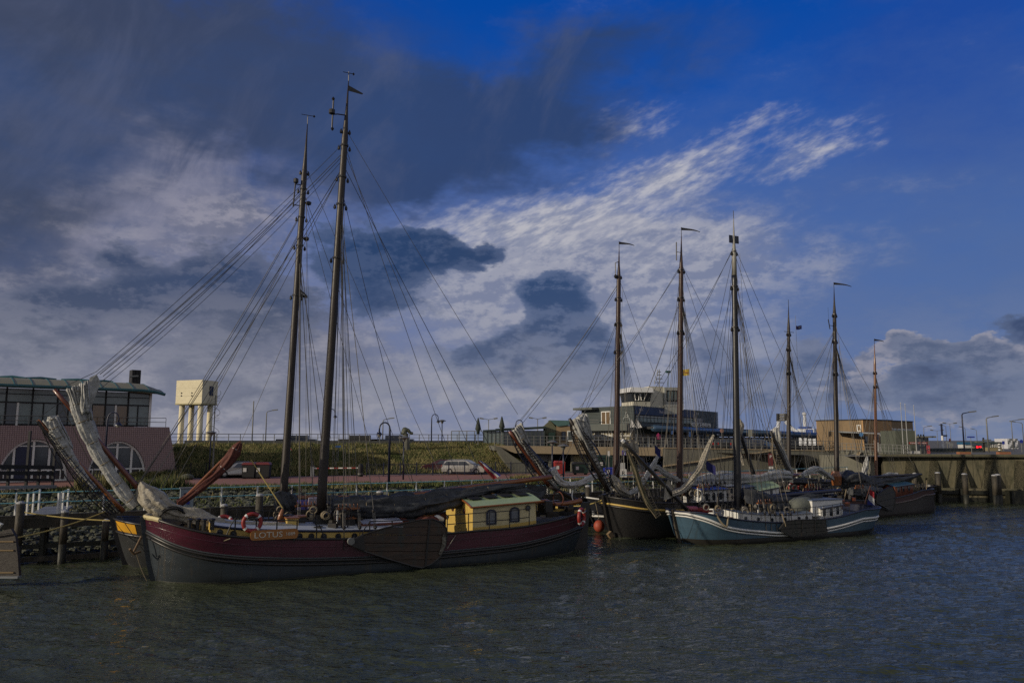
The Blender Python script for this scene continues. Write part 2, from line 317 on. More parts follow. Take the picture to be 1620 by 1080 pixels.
# ---------------------------------------------------------------- mesh helpers
class MB:
    def __init__(s): s.v = []; s.f = []; s.uv = None
    def add(s, vs, fs):
        o = len(s.v); s.v += [tuple(p) for p in vs]; s.f += [tuple(i + o for i in f) for f in fs]; return s
    def box(s, c, size, rz=0.0, rx=0.0, ry=0.0):
        x, y, z = size[0] / 2, size[1] / 2, size[2] / 2
        M = Matrix.Translation(Vector(c)) @ Matrix.Rotation(rz, 4, 'Z') @ Matrix.Rotation(ry, 4, 'Y') @ Matrix.Rotation(rx, 4, 'X')
        vs = [M @ Vector(p) for p in ((-x, -y, -z), (x, -y, -z), (x, y, -z), (-x, y, -z), (-x, -y, z), (x, -y, z), (x, y, z), (-x, y, z))]
        return s.add(vs, [(0, 3, 2, 1), (4, 5, 6, 7), (0, 1, 5, 4), (1, 2, 6, 5), (2, 3, 7, 6), (3, 0, 4, 7)])
    def beam(s, a, b, w, h, up=(0, 0, 1)):
        a, b = Vector(a), Vector(b); d = (b - a).normalized()
        sd = d.cross(Vector(up))
        if sd.length < 1e-5: sd = d.cross(Vector((0, 1, 0)))
        sd.normalize(); u = sd.cross(d)
        vs = [p + sd * (i * w / 2) + u * (j * h / 2) for p in (a, b) for i, j in ((-1, -1), (1, -1), (1, 1), (-1, 1))]
        return s.add(vs, [(0, 1, 2, 3), (7, 6, 5, 4), (0, 4, 5, 1), (1, 5, 6, 2), (2, 6, 7, 3), (3, 7, 4, 0)])
    def tube(s, pts, r, n=8, caps=True, lump=0.0, seed=0, squash=1.0, fold=0):
        pts = [Vector(p) for p in pts]; rr = r if isinstance(r, (list, tuple)) else [r] * len(pts)
        o = len(s.v); ref = None; vs = []; fs = []
        for i, p in enumerate(pts):
            d = (pts[min(i + 1, len(pts) - 1)] - pts[max(i - 1, 0)]).normalized()
            if ref is None or abs(ref.dot(d)) > .95:
                ref = Vector((0, 0, 1)) if abs(d.z) < .85 else Vector((0, 1, 0))
            a = d.cross(ref).normalized(); b = a.cross(d)
            for k in range(n):
                t = 2 * math.pi * k / n; q = rr[i]
                if lump:
                    q *= 1 + lump * (mnoise.noise(p * 1.7 + Vector((math.cos(t) * .7, math.sin(t) * .7, seed * 7.3))) * 1.3 + .5 * mnoise.noise(p * 5.1 + Vector((math.cos(t) * 2, math.sin(t) * 2, seed))))
                if fold: q *= 1 + .16 * math.sin(t * fold + seed + i * .23)
                vs.append(p + a * (math.cos(t) * q) + b * (math.sin(t) * q * squash))
        m = len(pts)
        for i in range(m - 1):
            for k in range(n):
                fs.append((i * n + k, i * n + (k + 1) % n, (i + 1) * n + (k + 1) % n, (i + 1) * n + k))
        if caps: fs += [tuple(reversed(range(n))), tuple(range((m - 1) * n, m * n))]
        return s.add(vs, fs)
    def lathe(s, prof, n=12, c=(0, 0, 0), axis='Z'):
        vs = []; fs = []
        for r, z in prof:
            for k in range(n):
                t = 2 * math.pi * k / n; p = (r * math.cos(t), r * math.sin(t), z)
                if axis == 'X': p = (p[2], p[0], p[1])
                if axis == 'Y': p = (p[0], p[2], p[1])
                vs.append(Vector(p) + Vector(c))
        for i in range(len(prof) - 1):
            for k in range(n): fs.append((i * n + k, i * n + (k + 1) % n, (i + 1) * n + (k + 1) % n, (i + 1) * n + k))
        fs += [tuple(reversed(range(n))), tuple(range((len(prof) - 1) * n, len(prof) * n))]
        return s.add(vs, fs)
    def torus(s, c, R_, r, axis=Vector((0, 0, 1)), n=20, k=8, a0=0, a1=2 * math.pi):
        axis = Vector(axis).normalized(); u = axis.orthogonal().normalized(); w = axis.cross(u); c = Vector(c)
        full = abs(a1 - a0 - 2 * math.pi) < 1e-6; N = n if full else n + 1
        vs = []; fs = []
        for i in range(N):
            t = a0 + (a1 - a0) * i / n; e = u * math.cos(t) + w * math.sin(t)
            for j in range(k):
                q = 2 * math.pi * j / k
                vs.append(c + e * (R_ + r * math.cos(q)) + axis * (r * math.sin(q)))
        for i in range(n):
            for j in range(k):
                i2 = (i + 1) % N
                fs.append((i * k + j, i2 * k + j, i2 * k + (j + 1) % k, i * k + (j + 1) % k))
        return s.add(vs, fs)
    def prism(s, poly, d):
        """poly: 3D outline, extruded by vector d"""
        n = len(poly); d = Vector(d); A = [Vector(p) for p in poly]
        vs = A + [p + d for p in A]
        return s.add(vs, [tuple(range(n)), tuple(reversed(range(n, 2 * n)))] + [(i, i + n, (i + 1) % n + n, (i + 1) % n) for i in range(n)])
    def grid(s, rows):
        """rows: list of equal-length point lists"""
        n = len(rows[0]); vs = [p for r in rows for p in r]
        return s.add(vs, [(i * n + j, i * n + j + 1, (i + 1) * n + j + 1, (i + 1) * n + j) for i in range(len(rows) - 1) for j in range(n - 1)])
    def build(s, name, m, parent=None, smooth=False, recalc=True, **props):
        me = bpy.data.meshes.new(name)
        me.from_pydata([tuple(v) for v in s.v], [], s.f)
        if recalc and len(s.f) < 20000:
            b = bmesh.new(); b.from_mesh(me); bmesh.ops.recalc_face_normals(b, faces=b.faces); b.to_mesh(me); b.free()
        if m is not None: me.materials.append(m)
        if smooth: me.shade_smooth()
        o = bpy.data.objects.new(name, me); COL.objects.link(o)
        if parent is not None: o.parent = parent
        for k, v in props.items(): o[k] = v
        return o
def tag(o, label, cat, group=None):
    o['label'] = label; o['category'] = cat
    if group: o['group'] = group
    return o
def thing(name, label, cat, loc=(0, 0, 0), rz=0.0, group=None):
    o = bpy.data.objects.new(name, None); COL.objects.link(o)
    o.location = loc; o.rotation_euler = (0, 0, rz); o.empty_display_size = .2
    return tag(o, label, cat, group)
def copy_tree(o, parent=None):
    c = o.copy(); COL.objects.link(c); c.parent = parent
    for ch in [x for x in KIDS.get(o.name, [])]: copy_tree(ch, c)
    return c
KIDS = {}
def index_kids():
    KIDS.clear()
    for o in bpy.data.objects:
        if o.parent: KIDS.setdefault(o.parent.name, []).append(o)
def dup(root, loc, rz, label, group=None):
    index_kids(); c = copy_tree(root); c.location = loc; c.rotation_euler = (0, 0, rz); c['label'] = label
    if group: c['group'] = group
    return c
def text(body, size, m, parent, loc, rot, name='lettering', ext=.004, align='CENTER', sx=1.0):
    cu = bpy.data.curves.new(name, 'FONT'); cu.body = body; cu.size = size; cu.extrude = ext
    cu.align_x = align; cu.align_y = 'CENTER'; cu.resolution_u = 3
    tmp = bpy.data.objects.new('tmp', cu); me = bpy.data.meshes.new_from_object(tmp); bpy.data.objects.remove(tmp); me.materials.clear(); me.materials.append(m)
    o = bpy.data.objects.new(name, me); COL.objects.link(o); o.parent = parent
    o.location = loc; o.rotation_euler = rot; o.scale = (sx, 1, 1)
    return o
def lerp(a, b, t): return a + (b - a) * t
def interp(L, x):
    if x <= L[0][0]: return L[0][1]
    for (a, b), (c, d) in zip(L, L[1:]):
        if x <= c: return b + (d - b) * (x - a) / (c - a)
    return L[-1][1]
def smooth_path(pts, n=4):
    P = [Vector(p) for p in pts]; out = []
    for i in range(len(P) - 1):
        p0, p1, p2, p3 = P[max(i - 1, 0)], P[i], P[i + 1], P[min(i + 2, len(P) - 1)]
        for k in range(n):
            t = k / n
            out.append(.5 * ((2 * p1) + (p2 - p0) * t + (2 * p0 - 5 * p1 + 4 * p2 - p3) * t * t + (-p0 + 3 * p1 - 3 * p2 + p3) * t ** 3))
    return out + [P[-1]]
# ---------------------------------------------------------------- water
def water_material():
    m = bpy.data.materials.new('harbour water'); m.use_nodes = True
    t = NT(m.node_tree); b = t.n['Principled BSDF']
    tc = t.new('ShaderNodeTexCoord').outputs['Object']
    n = t.noise(tc, .05, 3).outputs[0]
    t.l.new(t.mix(n, (.050, .058, .032), (.036, .043, .023)), b.inputs['Base Color'])
    b.inputs['Roughness'].default_value = .05
    b.inputs['IOR'].default_value = 1.33
    r = t.new('ShaderNodeMapping'); t.l.new(tc, r.inputs[0]); r.inputs['Rotation'].default_value = (0, 0, R(-14)); r.inputs['Scale'].default_value = (.5, 1.3, 1)
    h1 = t.noise(r.outputs[0], 2.3, 3, .55, .25).outputs[0]
    h2 = t.noise(r.outputs[0], 6.0, 2, .55, .2).outputs[0]
    h3 = t.noise(tc, 0.09, 2, .5).outputs[0]
    hh = t.m('ADD', t.m('MULTIPLY', h1, .16), t.m('MULTIPLY', h2, .07))
    hh = t.m('MULTIPLY', hh, t.lin(h3, .3, .7, .65, 1.25))
    bn = t.new('ShaderNodeBump'); bn.inputs['Strength'].default_value = 1.0; bn.inputs['Distance'].default_value = 1.0
    t.l.new(hh, bn.inputs['Height']); t.l.new(bn.outputs[0], b.inputs['Normal'])
    return m
M_water = water_material()
def np_mesh(name, V, Fq, m, smooth=True):
    me = bpy.data.meshes.new(name)
    nv, nf = len(V), len(Fq)
    me.vertices.add(nv); me.vertices.foreach_set('co', V.astype(np.float32).ravel())
    me.loops.add(nf * 4); me.loops.foreach_set('vertex_index', Fq.astype(np.int32).ravel())
    me.polygons.add(nf); me.polygons.foreach_set('loop_start', np.arange(0, nf * 4, 4, dtype=np.int32))
    me.update(calc_edges=True); me.validate()
    if smooth: me.shade_smooth()
    if m: me.materials.append(m)
    o = bpy.data.objects.new(name, me); COL.objects.link(o); return o
def quads(nr, nc):
    i = np.arange(nr - 1)[:, None] * nc + np.arange(nc - 1)[None, :]
    return np.stack([i, i + 1, i + nc + 1, i + nc], -1).reshape(-1, 4)
ys = np.concatenate([np.arange(6, 30, .13), np.arange(30, 50, .22), np.arange(50, 84, .4)])
xs = np.arange(-48, 70, .2)
X, Y = np.meshgrid(xs, ys)
rng = np.random.RandomState(3)
Z = np.zeros_like(X)
for i in range(46):
    lam = .45 * (1.085 ** i) if i < 30 else rng.uniform(1.0, 4.5)
    th = math.radians(-98 + rng.normal(0, 26)); k = 2 * np.pi / lam
    amp = .0068 * lam ** .7
    ph = rng.uniform(0, 6.28)
    s = np.sin(k * (X * np.cos(th) + Y * np.sin(th)) + ph + .8 * np.sin(.35 * X + .21 * Y + i))
    Z += amp * (1 - np.abs(s) * 1.3 + .3 * s)
Z -= Z.mean()
mask = np.ones_like(Z)
for arr, lo, hi in ((X, -48, 70), (Y, 6, 83)):
    mask *= np.clip((arr - lo) / 3, 0, 1) * np.clip((hi - arr) / 3, 0, 1)
Z *= mask * .75
o = np_mesh('harbour_water', np.stack([X, Y, Z], -1).reshape(-1, 3), quads(*X.shape), M_water)
o['kind'] = 'structure'
x0, x1, y0, y1 = xs[0], xs[-1], ys[0], ys[-1]
b = MB()
b.grid([[(-9000, -9000, 0), (9000, -9000, 0)], [(-9000, y0, 0), (9000, y0, 0)]])
b.grid([[(-9000, y0, 0), (x0, y0, 0)], [(-9000, y1, 0), (x0, y1, 0)]])
b.grid([[(x1, y0, 0), (9000, y0, 0)], [(x1, y1, 0), (9000, y1, 0)]])
b.grid([[(-9000, y1, 0), (9000, y1, 0)], [(-9000, 20000, 0), (9000, 20000, 0)]])
b.build('open_water', M_water, recalc=False, kind='structure')

# ---------------------------------------------------------------- land
# promenade waterside edge runs from the left building to the far right
EDGE = [(-75, 43), (-45, 53), (-25, 60.4), (-10.7, 63.8), (5, 69.5), (18, 76), (34, 80.5)]   # promenade lip, z 2.5
JET = [(-60, 19.1), (-20.3, 41.0), (1.6, 53.1), (35.5, 78.0)]                                     # jetty front
def edge_y(L, x): return interp(L, x)
# promenade slab with red clinkers
b = MB()
row1 = [(x, y, 2.5) for x, y in EDGE]; PD = (10, 11, 11, 14.5, 13, 10, 6); row2 = [(x - 4, y + d, 2.5) for (x, y), d in zip(EDGE, PD)]
b.grid([row1, row2]); b.build('promenade', M_brick, kind='structure')
# verge in front of the paving
def grassy(name, c1, c2, c3, sc=.5):
    m = bpy.data.materials.new(name); m.use_nodes = True; t = NT(m.node_tree); p = t.n['Principled BSDF']
    tc = t.new('ShaderNodeTexCoord').outputs['Object']
    n1 = t.noise(tc, sc, 5, .65).outputs[0]; n2 = t.noise(tc, sc * 12, 4, .65).outputs[0]
    c = t.mix(t.sstep(n1, .36, .64), c1, c2); c = t.mix(t.sstep(n2, .42, .7), c, c3)
    t.l.new(c, p.inputs['Base Color']); p.inputs['Roughness'].default_value = .95; p.inputs['Specular IOR Level'].default_value = .1
    MATS[name] = m; return m
M_soil = grassy('dike turf', (.08, .09, .028), (.15, .13, .05), (.05, .06, .02))
b = MB()
b.grid([[(x - 4, y + d, 2.49) for (x, y), d in zip(EDGE, PD)], [(x - 5, y + 30, 2.49) for x, y in EDGE]])
b.build('street', M_asph, kind='structure')
# hidden soil sheet under the stones
prof = [(-.6, -1.0), (1.5, -.15), (4, .45), (7.5, 1.0), (11, 1.6), (14, 2.15), (1, 2.5)]
def slope_pt(s, k):
    """s along jetty line x; k 0..1 from jetty to promenade lip"""
    x0_, y0_ = s, edge_y(JET, s) + .6
    nx, ny = -.42, .9
    # find lip point along the normal
    lo, hi = 0, 40
    for _ in range(24):
        mid = (lo + hi) / 2
        if y0_ + ny * mid < edge_y(EDGE, x0_ + nx * mid): lo = mid
        else: hi = mid
    d = lo; q = k * d
    zp = [(0, -.5), (.06, .15), (.5, 1.0), (.85, 2.0), (1, 2.49)]
    return Vector((x0_ + nx * q, y0_ + ny * q, interp(zp, k)))
M_stone_soil = mat('mud between stones', (.022, .022, .016), .95, c2=(.012, .012, .009), ns=2, bump=.05, bs=4)
b = MB()
SX = [-60 + i * 1.0 for i in range(97)]
b.grid([[slope_pt(s, k / 8) - Vector((0, 0, .12 if k < 8 else .01)) for k in range(9)] for s in SX])
rev = b.build('revetment', M_stone_soil, kind='structure')
M_stone = mat('basalt revetment stone', (.11, .115, .085), .85, c2=(.042, .046, .032), ns=1.3, var=.8, bump=.02, bs=9)
M_stone_d = mat('weed grown stone', (.07, .075, .04), .85, c2=(.03, .034, .018), ns=1.3, var=.8, bump=.02, bs=9)
def stone_verts(c, r, nrm_z=.6, seed=0):
    rr = random.Random(seed); n = 6
    vs = []
    for lv, (rad, h) in enumerate(((1.0, -.3), (.98, .25), (.6, .55))):
        for k in range(n):
            t = 2 * math.pi * k / n + .3 * rr.random() + lv * .2
            q = r * rad * rr.uniform(.78, 1.12)
            vs.append(Vector(c) + Vector((q * math.cos(t), q * math.sin(t) * .8, h * r * rr.uniform(.7, 1.2) * nrm_z)))
    fs = [(i * n + k, i * n + (k + 1) % n, (i + 1) * n + (k + 1) % n, (i + 1) * n + k) for i in range(2) for k in range(n)] + [tuple(range(2 * n, 3 * n))]
    return vs, fs
protos = []
for i in range(10):
    me = bpy.data.meshes.new('stone'); v, f = stone_verts((0, 0, 0), 1.0, 1, i * 11)
    me.from_pydata([tuple(p) for p in v], [], f); me.materials.append(M_stone if i % 3 else M_stone_d); me.shade_smooth() if False else None
    protos.append(me)
cnt = 0; stuff = MB(); stuff_d = MB()
cells = []
s = -32.0
while s < 36:
    for kk in range(31):
        k = (kk + .5) / 31
        p = slope_pt(s + random.uniform(-.16, .16), min(.995, k + random.uniform(-.012, .012)))
        cells.append((p, k))
    s += .4
vis = [c for c in cells if -27 < c[0].x < -13.5 and c[1] < .62 and c[0].z > -.1]
vis = set(id(c) for c in sorted(vis, key=lambda c: c[0].y)[:290])
for c in cells:
    p, k = c; r = random.choice((.17, .2, .23, .27, .31)) * random.uniform(.9, 1.1)
    if id(c) in vis:
        o = bpy.data.objects.new('stone', random.choice(protos)); COL.objects.link(o); o.parent = rev
        o.location = p; o.scale = (r, r, r * .8); o.rotation_euler = (.2, .1, random.uniform(0, 6.28))
    else:
        v, f = stone_verts(p, r, .8, random.randrange(9999)); (stuff_d if k < .38 or random.random() < .3 else stuff).add(v, f)
o = stuff.build('loose_stones', M_stone, recalc=False, kind='stuff'); o.parent = rev
o = stuff_d.build('weedy_stones', M_stone_d, recalc=False, kind='stuff'); o.parent = rev

# grass tufts ------------------------------------------------------
M_gr = [mat('meadow grass green', (.095, .115, .028), .9, c2=(.055, .07, .018), ns=.6),
        mat('meadow grass straw', (.25, .21, .085), .9, c2=(.15, .135, .05), ns=.6),
        mat('meadow grass dark', (.032, .042, .012), .9, c2=(.02, .026, .008), ns=.6)]
def tufts(name, pts, hmin, hmax, weights, spread=.16, blades=6, label=None, width=.05):
    mbs = [MB(), MB(), MB()]
    for p in pts:
        cl = mnoise.noise(Vector((p[0] * .35, p[1] * .35, 3.0)))
        w = (weights[0] - cl * .5, weights[1] + cl * .9, weights[2] - cl * .3)
        k = random.choices((0, 1, 2), [max(.03, q) for q in w])[0]
        hh = random.uniform(hmin, hmax) * (1 + .5 * cl)
        for _ in range(blades):
            a = random.uniform(0, 6.28); bx, by = p[0] + random.gauss(0, spread), p[1] + random.gauss(0, spread)
            w_ = width * random.uniform(.6, 1.5); lean = random.uniform(0, .5) * hh
            dx_, dy_ = math.cos(a) * w_, math.sin(a) * w_
            h2 = hh * random.uniform(.6, 1.1)
            mbs[k].add([(bx - dx_, by - dy_, p[2] - .03), (bx + dx_, by + dy_, p[2] - .03), (bx + lean * math.cos(a + 1) + dx_ * .5, by + lean * math.sin(a + 1), p[2] + h2 * .7), (bx + lean * 1.5 * math.cos(a + 1), by + lean * 1.5 * math.sin(a + 1), p[2] + h2)], [(0, 1, 2, 3)])
    for b_, m in zip(mbs, M_gr):
        if b_.f: b_.build(name, m, recalc=False, kind='stuff')
# dike -------------------------------------------------------------
DF = [(-60, 60), (-27, 74.5), (-5, 84), (2.0, 87)]      # foot, z 2.5
DT = [(-64, 70.5), (-29.5, 86.5), (-6, 96), (-1.5, 98)]  # top lip, z 5.5
def dk(u, k):
    a = Vector((lerp(-60, 2.0, u), 0, 2.5)); a.y = interp(DF, a.x)
    c = Vector((lerp(-64, -1.5, u), 0, 5.5)); c.y = interp(DT, c.x)
    p = a.lerp(c, k); p.z = 2.5 + 3.0 * (k ** .85) + .12 * mnoise.noise(p * .4)
    return p
b = MB(); b.grid([[dk(i / 60, k / 8) for k in range(9)] for i in range(61)]); b.build('dike_slope', M_soil, kind='structure', smooth=True)
pts = []
for _ in range(20000):
    u, k = random.uniform(.35, 1), random.random(); pts.append(tuple(dk(u, k)))
tufts('dike_grass', pts, .16, .40, (.5, .7, .28), .22, 5, width=.05)
# dike crown road and land reaching to the sea
b = MB()
b.grid([[(-64, 70.5, 5.45), (-64, 100, 5.3), (-64, 140, 0.3)], [(-29.5, 86.5, 5.45), (-34, 112, 5.3), (-40, 150, .3)], [(-6, 96, 5.45), (-8, 122, 5.3), (-8, 160, .3)], [(0, 99, 5.4), (0, 126, 5.3), (4, 165, .3)], [(20, 104, 5.2), (20, 140, 5.1), (20, 190, .3)]])
b.build('dike_road', M_asph, kind='structure')
# verge tufts between stones and paving
pts = []
for _ in range(2600):
    x = random.uniform(-34, 24); y = edge_y(EDGE, x); d = random.uniform(-.1, 1.9)
    pts.append((x + d * .4, y - d, 2.5 - d * .1))
tufts('verge_grass', pts, .12, .34, (.6, .3, .5), .2, 5, width=.035)
pts = []
for _ in range(420):
    x = random.uniform(-31.5, -25.2); y = edge_y(EDGE, x) - random.uniform(-.2, 1.8); pts.append((x, y, 2.45))
tufts('tall_reed_grass', pts, .6, 1.4, (.45, .45, .4), .25, 6, width=.04)
pts = []
for _ in range(300):
    x = random.uniform(0, 3); pts.append((x, edge_y(EDGE, x) - random.uniform(-.2, .8), 2.45))
tufts('yellow_weeds', pts, .3, .6, (.3, 1.2, .0), .2, 6)
pts = []
for _ in range(900):
    x = random.uniform(-30, 20); k = random.uniform(.55, 1) ; q = slope_pt(x, k); cl = mnoise.noise(q * .25)
    if cl > .08: pts.append(tuple(q))
tufts('slope_weeds', pts, .15, .4, (.6, .4, .4), .2, 5)
# right quay: raised yard behind the wall
b = MB()
b.grid([[(34, 79.4, 4.35), (36, 84, 4.35), (40, 400, 4.35), (40, 3000, 4.0)], [(62, 73.6, 4.35), (62, 80, 4.35), (400, 400, 4.35), (2600, 3000, 4.0)]])
b.build('ferry_yard', mat('yard paving', (.12, .115, .10), .9, c2=(.08, .078, .07), ns=.3), kind='structure')
b = MB()
b.grid([[(0, 98.5, 4.9), (-1, 170, 4.6), (0, 700, 4.0)], [(18, 90, 4.7), (20, 170, 4.5), (20, 700, 4.0)], [(34, 86, 4.34), (36, 170, 4.34), (40, 700, 4.0)]])
b.build('terminal_forecourt', MATS['yard paving'], kind='structure')
# ---------------------------------------------------------------- sailing barges
class Ship:
    def __init__(s, name, label, bow, stern, beam, tipx=-1.0, endx=1.0, bluntb=.2, blunts=.16, wlb=None, wls=None, world=False):
        """bow, stern: waterline ends on the centre line; local x runs aft, y away from the viewer"""
        B = bow if world else on(*bow, 0); S = stern if world else on(*stern, 0)
        B, S = Vector(B), Vector(S)
        s.B = B; s.ax = (S - B); s.L = s.ax.length; s.ax.normalize()
        s.ang = math.atan2(s.ax.y, s.ax.x); s.ay = Vector((-s.ax.y, s.ax.x, 0))
        s.root = thing(name, label, 'sailing barge', B, s.ang)
        s.beam = beam; s.x0 = tipx; s.x1 = s.L + endx; s.bb = bluntb; s.bs = blunts; s.name = name
        s.wlb = wlb or bluntb * 2.0; s.wls = wls or blunts * 2.2
    def loc(s, w):
        d = Vector(w) - s.B; return Vector((d.dot(s.ax), d.dot(s.ay), d.z))
    def wor(s, l):
        return s.B + s.ax * l[0] + s.ay * l[1] + Vector((0, 0, l[2]))
    def c(s, px, py, off=0.0):
        d = ray(px, py); o = Vector((0, 0, H)) - (s.B + s.ay * off)
        t = -o.dot(s.ay) / d.dot(s.ay)
        return s.loc(Vector((0, 0, H)) + d * t)
    def hb(s, t, b, a, full=1.0):
        t = min(max(t, 0), 1); v = 1.0
        if t < b: v *= (1 - (1 - t / b) ** 2.2) ** .55
        if t > 1 - a: v *= (1 - (1 - (1 - t) / a) ** 2.2) ** .55
        return v * s.beam / 2 * full
    def hbs(s, x): return s.hb((x - s.x0) / (s.x1 - s.x0), s.bb, s.bs)
    def near(s, px, py, side=-1, k=1.0):
        o = side * s.beam / 2
        for _ in range(7):
            p = s.c(px, py, o); o = side * s.hbs(p.x) * k
        return s.c(px, py, o)
    def sheer_from(s, pix):
        L = [s.near(*p) for p in pix]; return sorted([(p.x, p.z) for p in L])
    def zs(s, x): return interp(s.sheer, x)
    def zk(s, x): return interp(s.strk, x)
    def surf(s, t, z, side=-1, out=0.0):
        """a point of the skin: t along 0..1, z height"""
        xs_ = lerp(s.x0, s.x1, t); top = max(s.zs(xs_), .3)
        f = min(max(z / top, 0), 1.05)
        x = lerp(lerp(0, s.L, t), xs_, f ** s.rk)
        hs, hw = s.hb(t, s.bb, s.bs), s.hb(t, s.wlb, s.wls, .97)
        y = lerp(hw, hs, f ** .8)
        if z < 0: x = lerp(0, s.L, t); y = hw * (1 + z * .5)
        return Vector((x, side * (y + out), z))
    def tx(s, x, z=None):
        return min(max((x - s.x0) / (s.x1 - s.x0), 0), 1)
    def hull(s, sheer_px, strake_px, m_top, m_low, m_strake, m_cap=None, m_boot=None, rk=1.0, bulwark_h=.45, sheer=None, strk=None, m_deck=None):
        s.rk = rk
        s.sheer = sheer or s.sheer_from(sheer_px); s.strk = strk or s.sheer_from(strake_px)
        for at_ in ('sheer', 'strk'):
            Lc = getattr(s, at_); xs0 = [lerp(Lc[0][0], Lc[-1][0], i / 80) for i in range(81)]; zs0 = [interp(Lc, x) for x in xs0]
            for _ in range(14): zs0 = [zs0[0]] + [(zs0[i - 1] + 2 * zs0[i] + zs0[i + 1]) / 4 for i in range(1, 80)] + [zs0[-1]]
            setattr(s, at_, list(zip(xs0, zs0)))
        N = 64; ts = [.5 - .5 * math.cos(math.pi * i / N) for i in range(N + 1)]
        def band(name, m, z0f, z1f, n, inset=0.0, parent=s.root):
            b = MB()
            for side in (-1, 1):
                rows = []
                for t in ts:
                    x = lerp(s.x0, s.x1, t); a, c_ = z0f(x), z1f(x)
                    rows.append([s.surf(t, lerp(a, c_, k / n), side, -inset) for k in range(n + 1)])
                b.grid(rows)
            return b.build(name, m, parent, smooth=True)
        s.body = band('hull', m_low, lambda x: -.55, lambda x: s.zk(x), 8)
        band('bulwark', m_top, lambda x: s.zk(x), lambda x: s.zs(x), 5)
        band('inner_bulwark', m_cap or M_iron, lambda x: s.zs(x) - bulwark_h, lambda x: s.zs(x) - .01, 1, .07)
        if m_boot: band('waterline_band', m_boot, lambda x: -.2, lambda x: .06, 1, -.012)
        def wale(name, m, zf, r, out=.03, t0=0.0, t1=1.0, squash=1.0):
            for side in (-1, 1):
                P = [s.surf(t, zf(lerp(s.x0, s.x1, t)), side, out) for t in [lerp(t0, t1, .5 - .5 * math.cos(math.pi * i / N)) for i in range(N + 1)]]
                MB().tube(P, r, 6, squash=squash).build(name, m, s.root, smooth=True)
        s.wale = wale
        wale('rubbing_strake', m_strake, lambda x: s.zk(x), .075)
        wale('cap_rail', m_cap or M_iron, lambda x: s.zs(x), .055, 0.0)
        # deck
        b = MB(); rows = []
        for t in ts:
            x = lerp(s.x0, s.x1, t); z = s.zs(x) - bulwark_h
            p, q = s.surf(t, z, -1, -.04), s.surf(t, z, 1, -.04)
            rows.append([p, p.lerp(q, .5) + Vector((0, 0, .06)), q])
        b.grid(rows).build('deck', m_deck or M_deck, s.root)
        s.bh = bulwark_h
        return s
    def stem(s, m, w=.12, depth=.22, z0=-.5, over=.25):
        b = MB(); P = [s.surf(0, lerp(z0, s.zs(s.x0) + over, i / 8)) * 1.0 for i in range(9)]
        P = [Vector((p.x - .04, 0, p.z if p.z <= s.zs(s.x0) else p.z)) for p in P]
        P[0].x -= .15
        for p, q in zip(P, P[1:]): b.beam(p, q, w, depth, up=(1, 0, .2))
        return b.build('stem', m, s.root)
    def rudder(s, m, w=.9, top=None, foot=0.0):
        z = top or s.zs(s.x1) - .1; x = s.L
        b = MB(); b.prism([(x + .12, -.06, -.5), (x + w + .1 + foot, -.06, -.5), (x + w + foot, -.06, .35), (s.x1 + .55, -.06, z), (s.x1 + .02, -.06, z)], (0, .12, 0))
        r = b.build('rudder', m, s.root)
        MB().beam((x + .2, 0, .18), (x + w + .1 + foot, 0, .18), .16, .05).build('rudder_strap', M_iron, r)
        MB().beam((x + .3, 0, z * .6), (x + w * .8, 0, z * .55), .16, .05).build('rudder_strap', M_iron, r)
        return r
    def mast(s, base, top, r0, m=M_wood_dk, spike=.14, bands=(), head=None, vane=True, m_top=None, split=None, lean_z=None):
        p0, p1 = s.c(*base), s.c(*top)
        p0 = p0 + (p0 - p1).normalized() * .7
        n = 14
        def rad(u):
            if u > 1 - spike: return lerp(r0 * .52, .02, (u - 1 + spike) / spike)
            return lerp(r0, r0 * .66, u)
        us = [i / n for i in range(n)] + [1 - spike, 1]
        us = sorted(set(us))
        if split:
            a = [u for u in us if u < split] + [split]; c_ = [split] + [u for u in us if u > split]
            MM = MB().tube([p0.lerp(p1, u) for u in a], [rad(u) for u in a], 12).build('mast', m, s.root, smooth=True)
            MB().tube([p0.lerp(p1, u) for u in c_], [rad(u) * .92 for u in c_], 10).build('topmast', m_top, MM, smooth=True)
        else:
            MM = MB().tube([p0.lerp(p1, u) for u in us], [rad(u) for u in us], 12).build('mast', m, s.root, smooth=True)
        s.m0, s.m1 = p0, p1; s.mobj = MM
        for u in bands:
            p = p0.lerp(p1, u); q = p0.lerp(p1, u + .004); r = rad(u)
            MB().tube([p, q], r * 1.22 + .01, 10).build('mast_band', M_iron, MM)
            for sx in (-1, 1):
                c_ = p + Vector((sx * (r + .11), 0, -.12))
                MB().lathe([(.02, -.12), (.07, -.08), (.075, .02), (.04, .09), (.02, .15)], 7, c_).build('block', M_iron, MM)
        if vane:
            t = p1 + Vector((0, 0, .05))
            MB().tube([p1 - Vector((0, 0, .3)), t + Vector((0, 0, .45))], .022, 5).build('wind_vane_rod', M_iron, MM)
        return MM
    def mp(s, px, py):
        """point on the mast line nearest the pixel's height"""
        q = s.c(px, py); u = (q.z - s.m0.z) / (s.m1.z - s.m0.z); return s.m0.lerp(s.m1, u)
    def rope(s, a, b, r=.02, m=None, sag=0.0, name='stay', n=None):
        if name in ('stay', 'topping_lift', 'shroud', 'halyard'):
            r *= .62 if s.B.y > 42 else .8
            if m is M_wire and random.random() < .45: m = M_wire_l
        a, b = Vector(a), Vector(b); n = n or (8 if sag else 1)
        P = [a.lerp(b, i / n) - Vector((0, 0, sag * 4 * (i / n) * (1 - i / n))) for i in range(n + 1)]
        return MB().tube(P, r, 5, caps=False).build(name, m or M_wire, s.root)
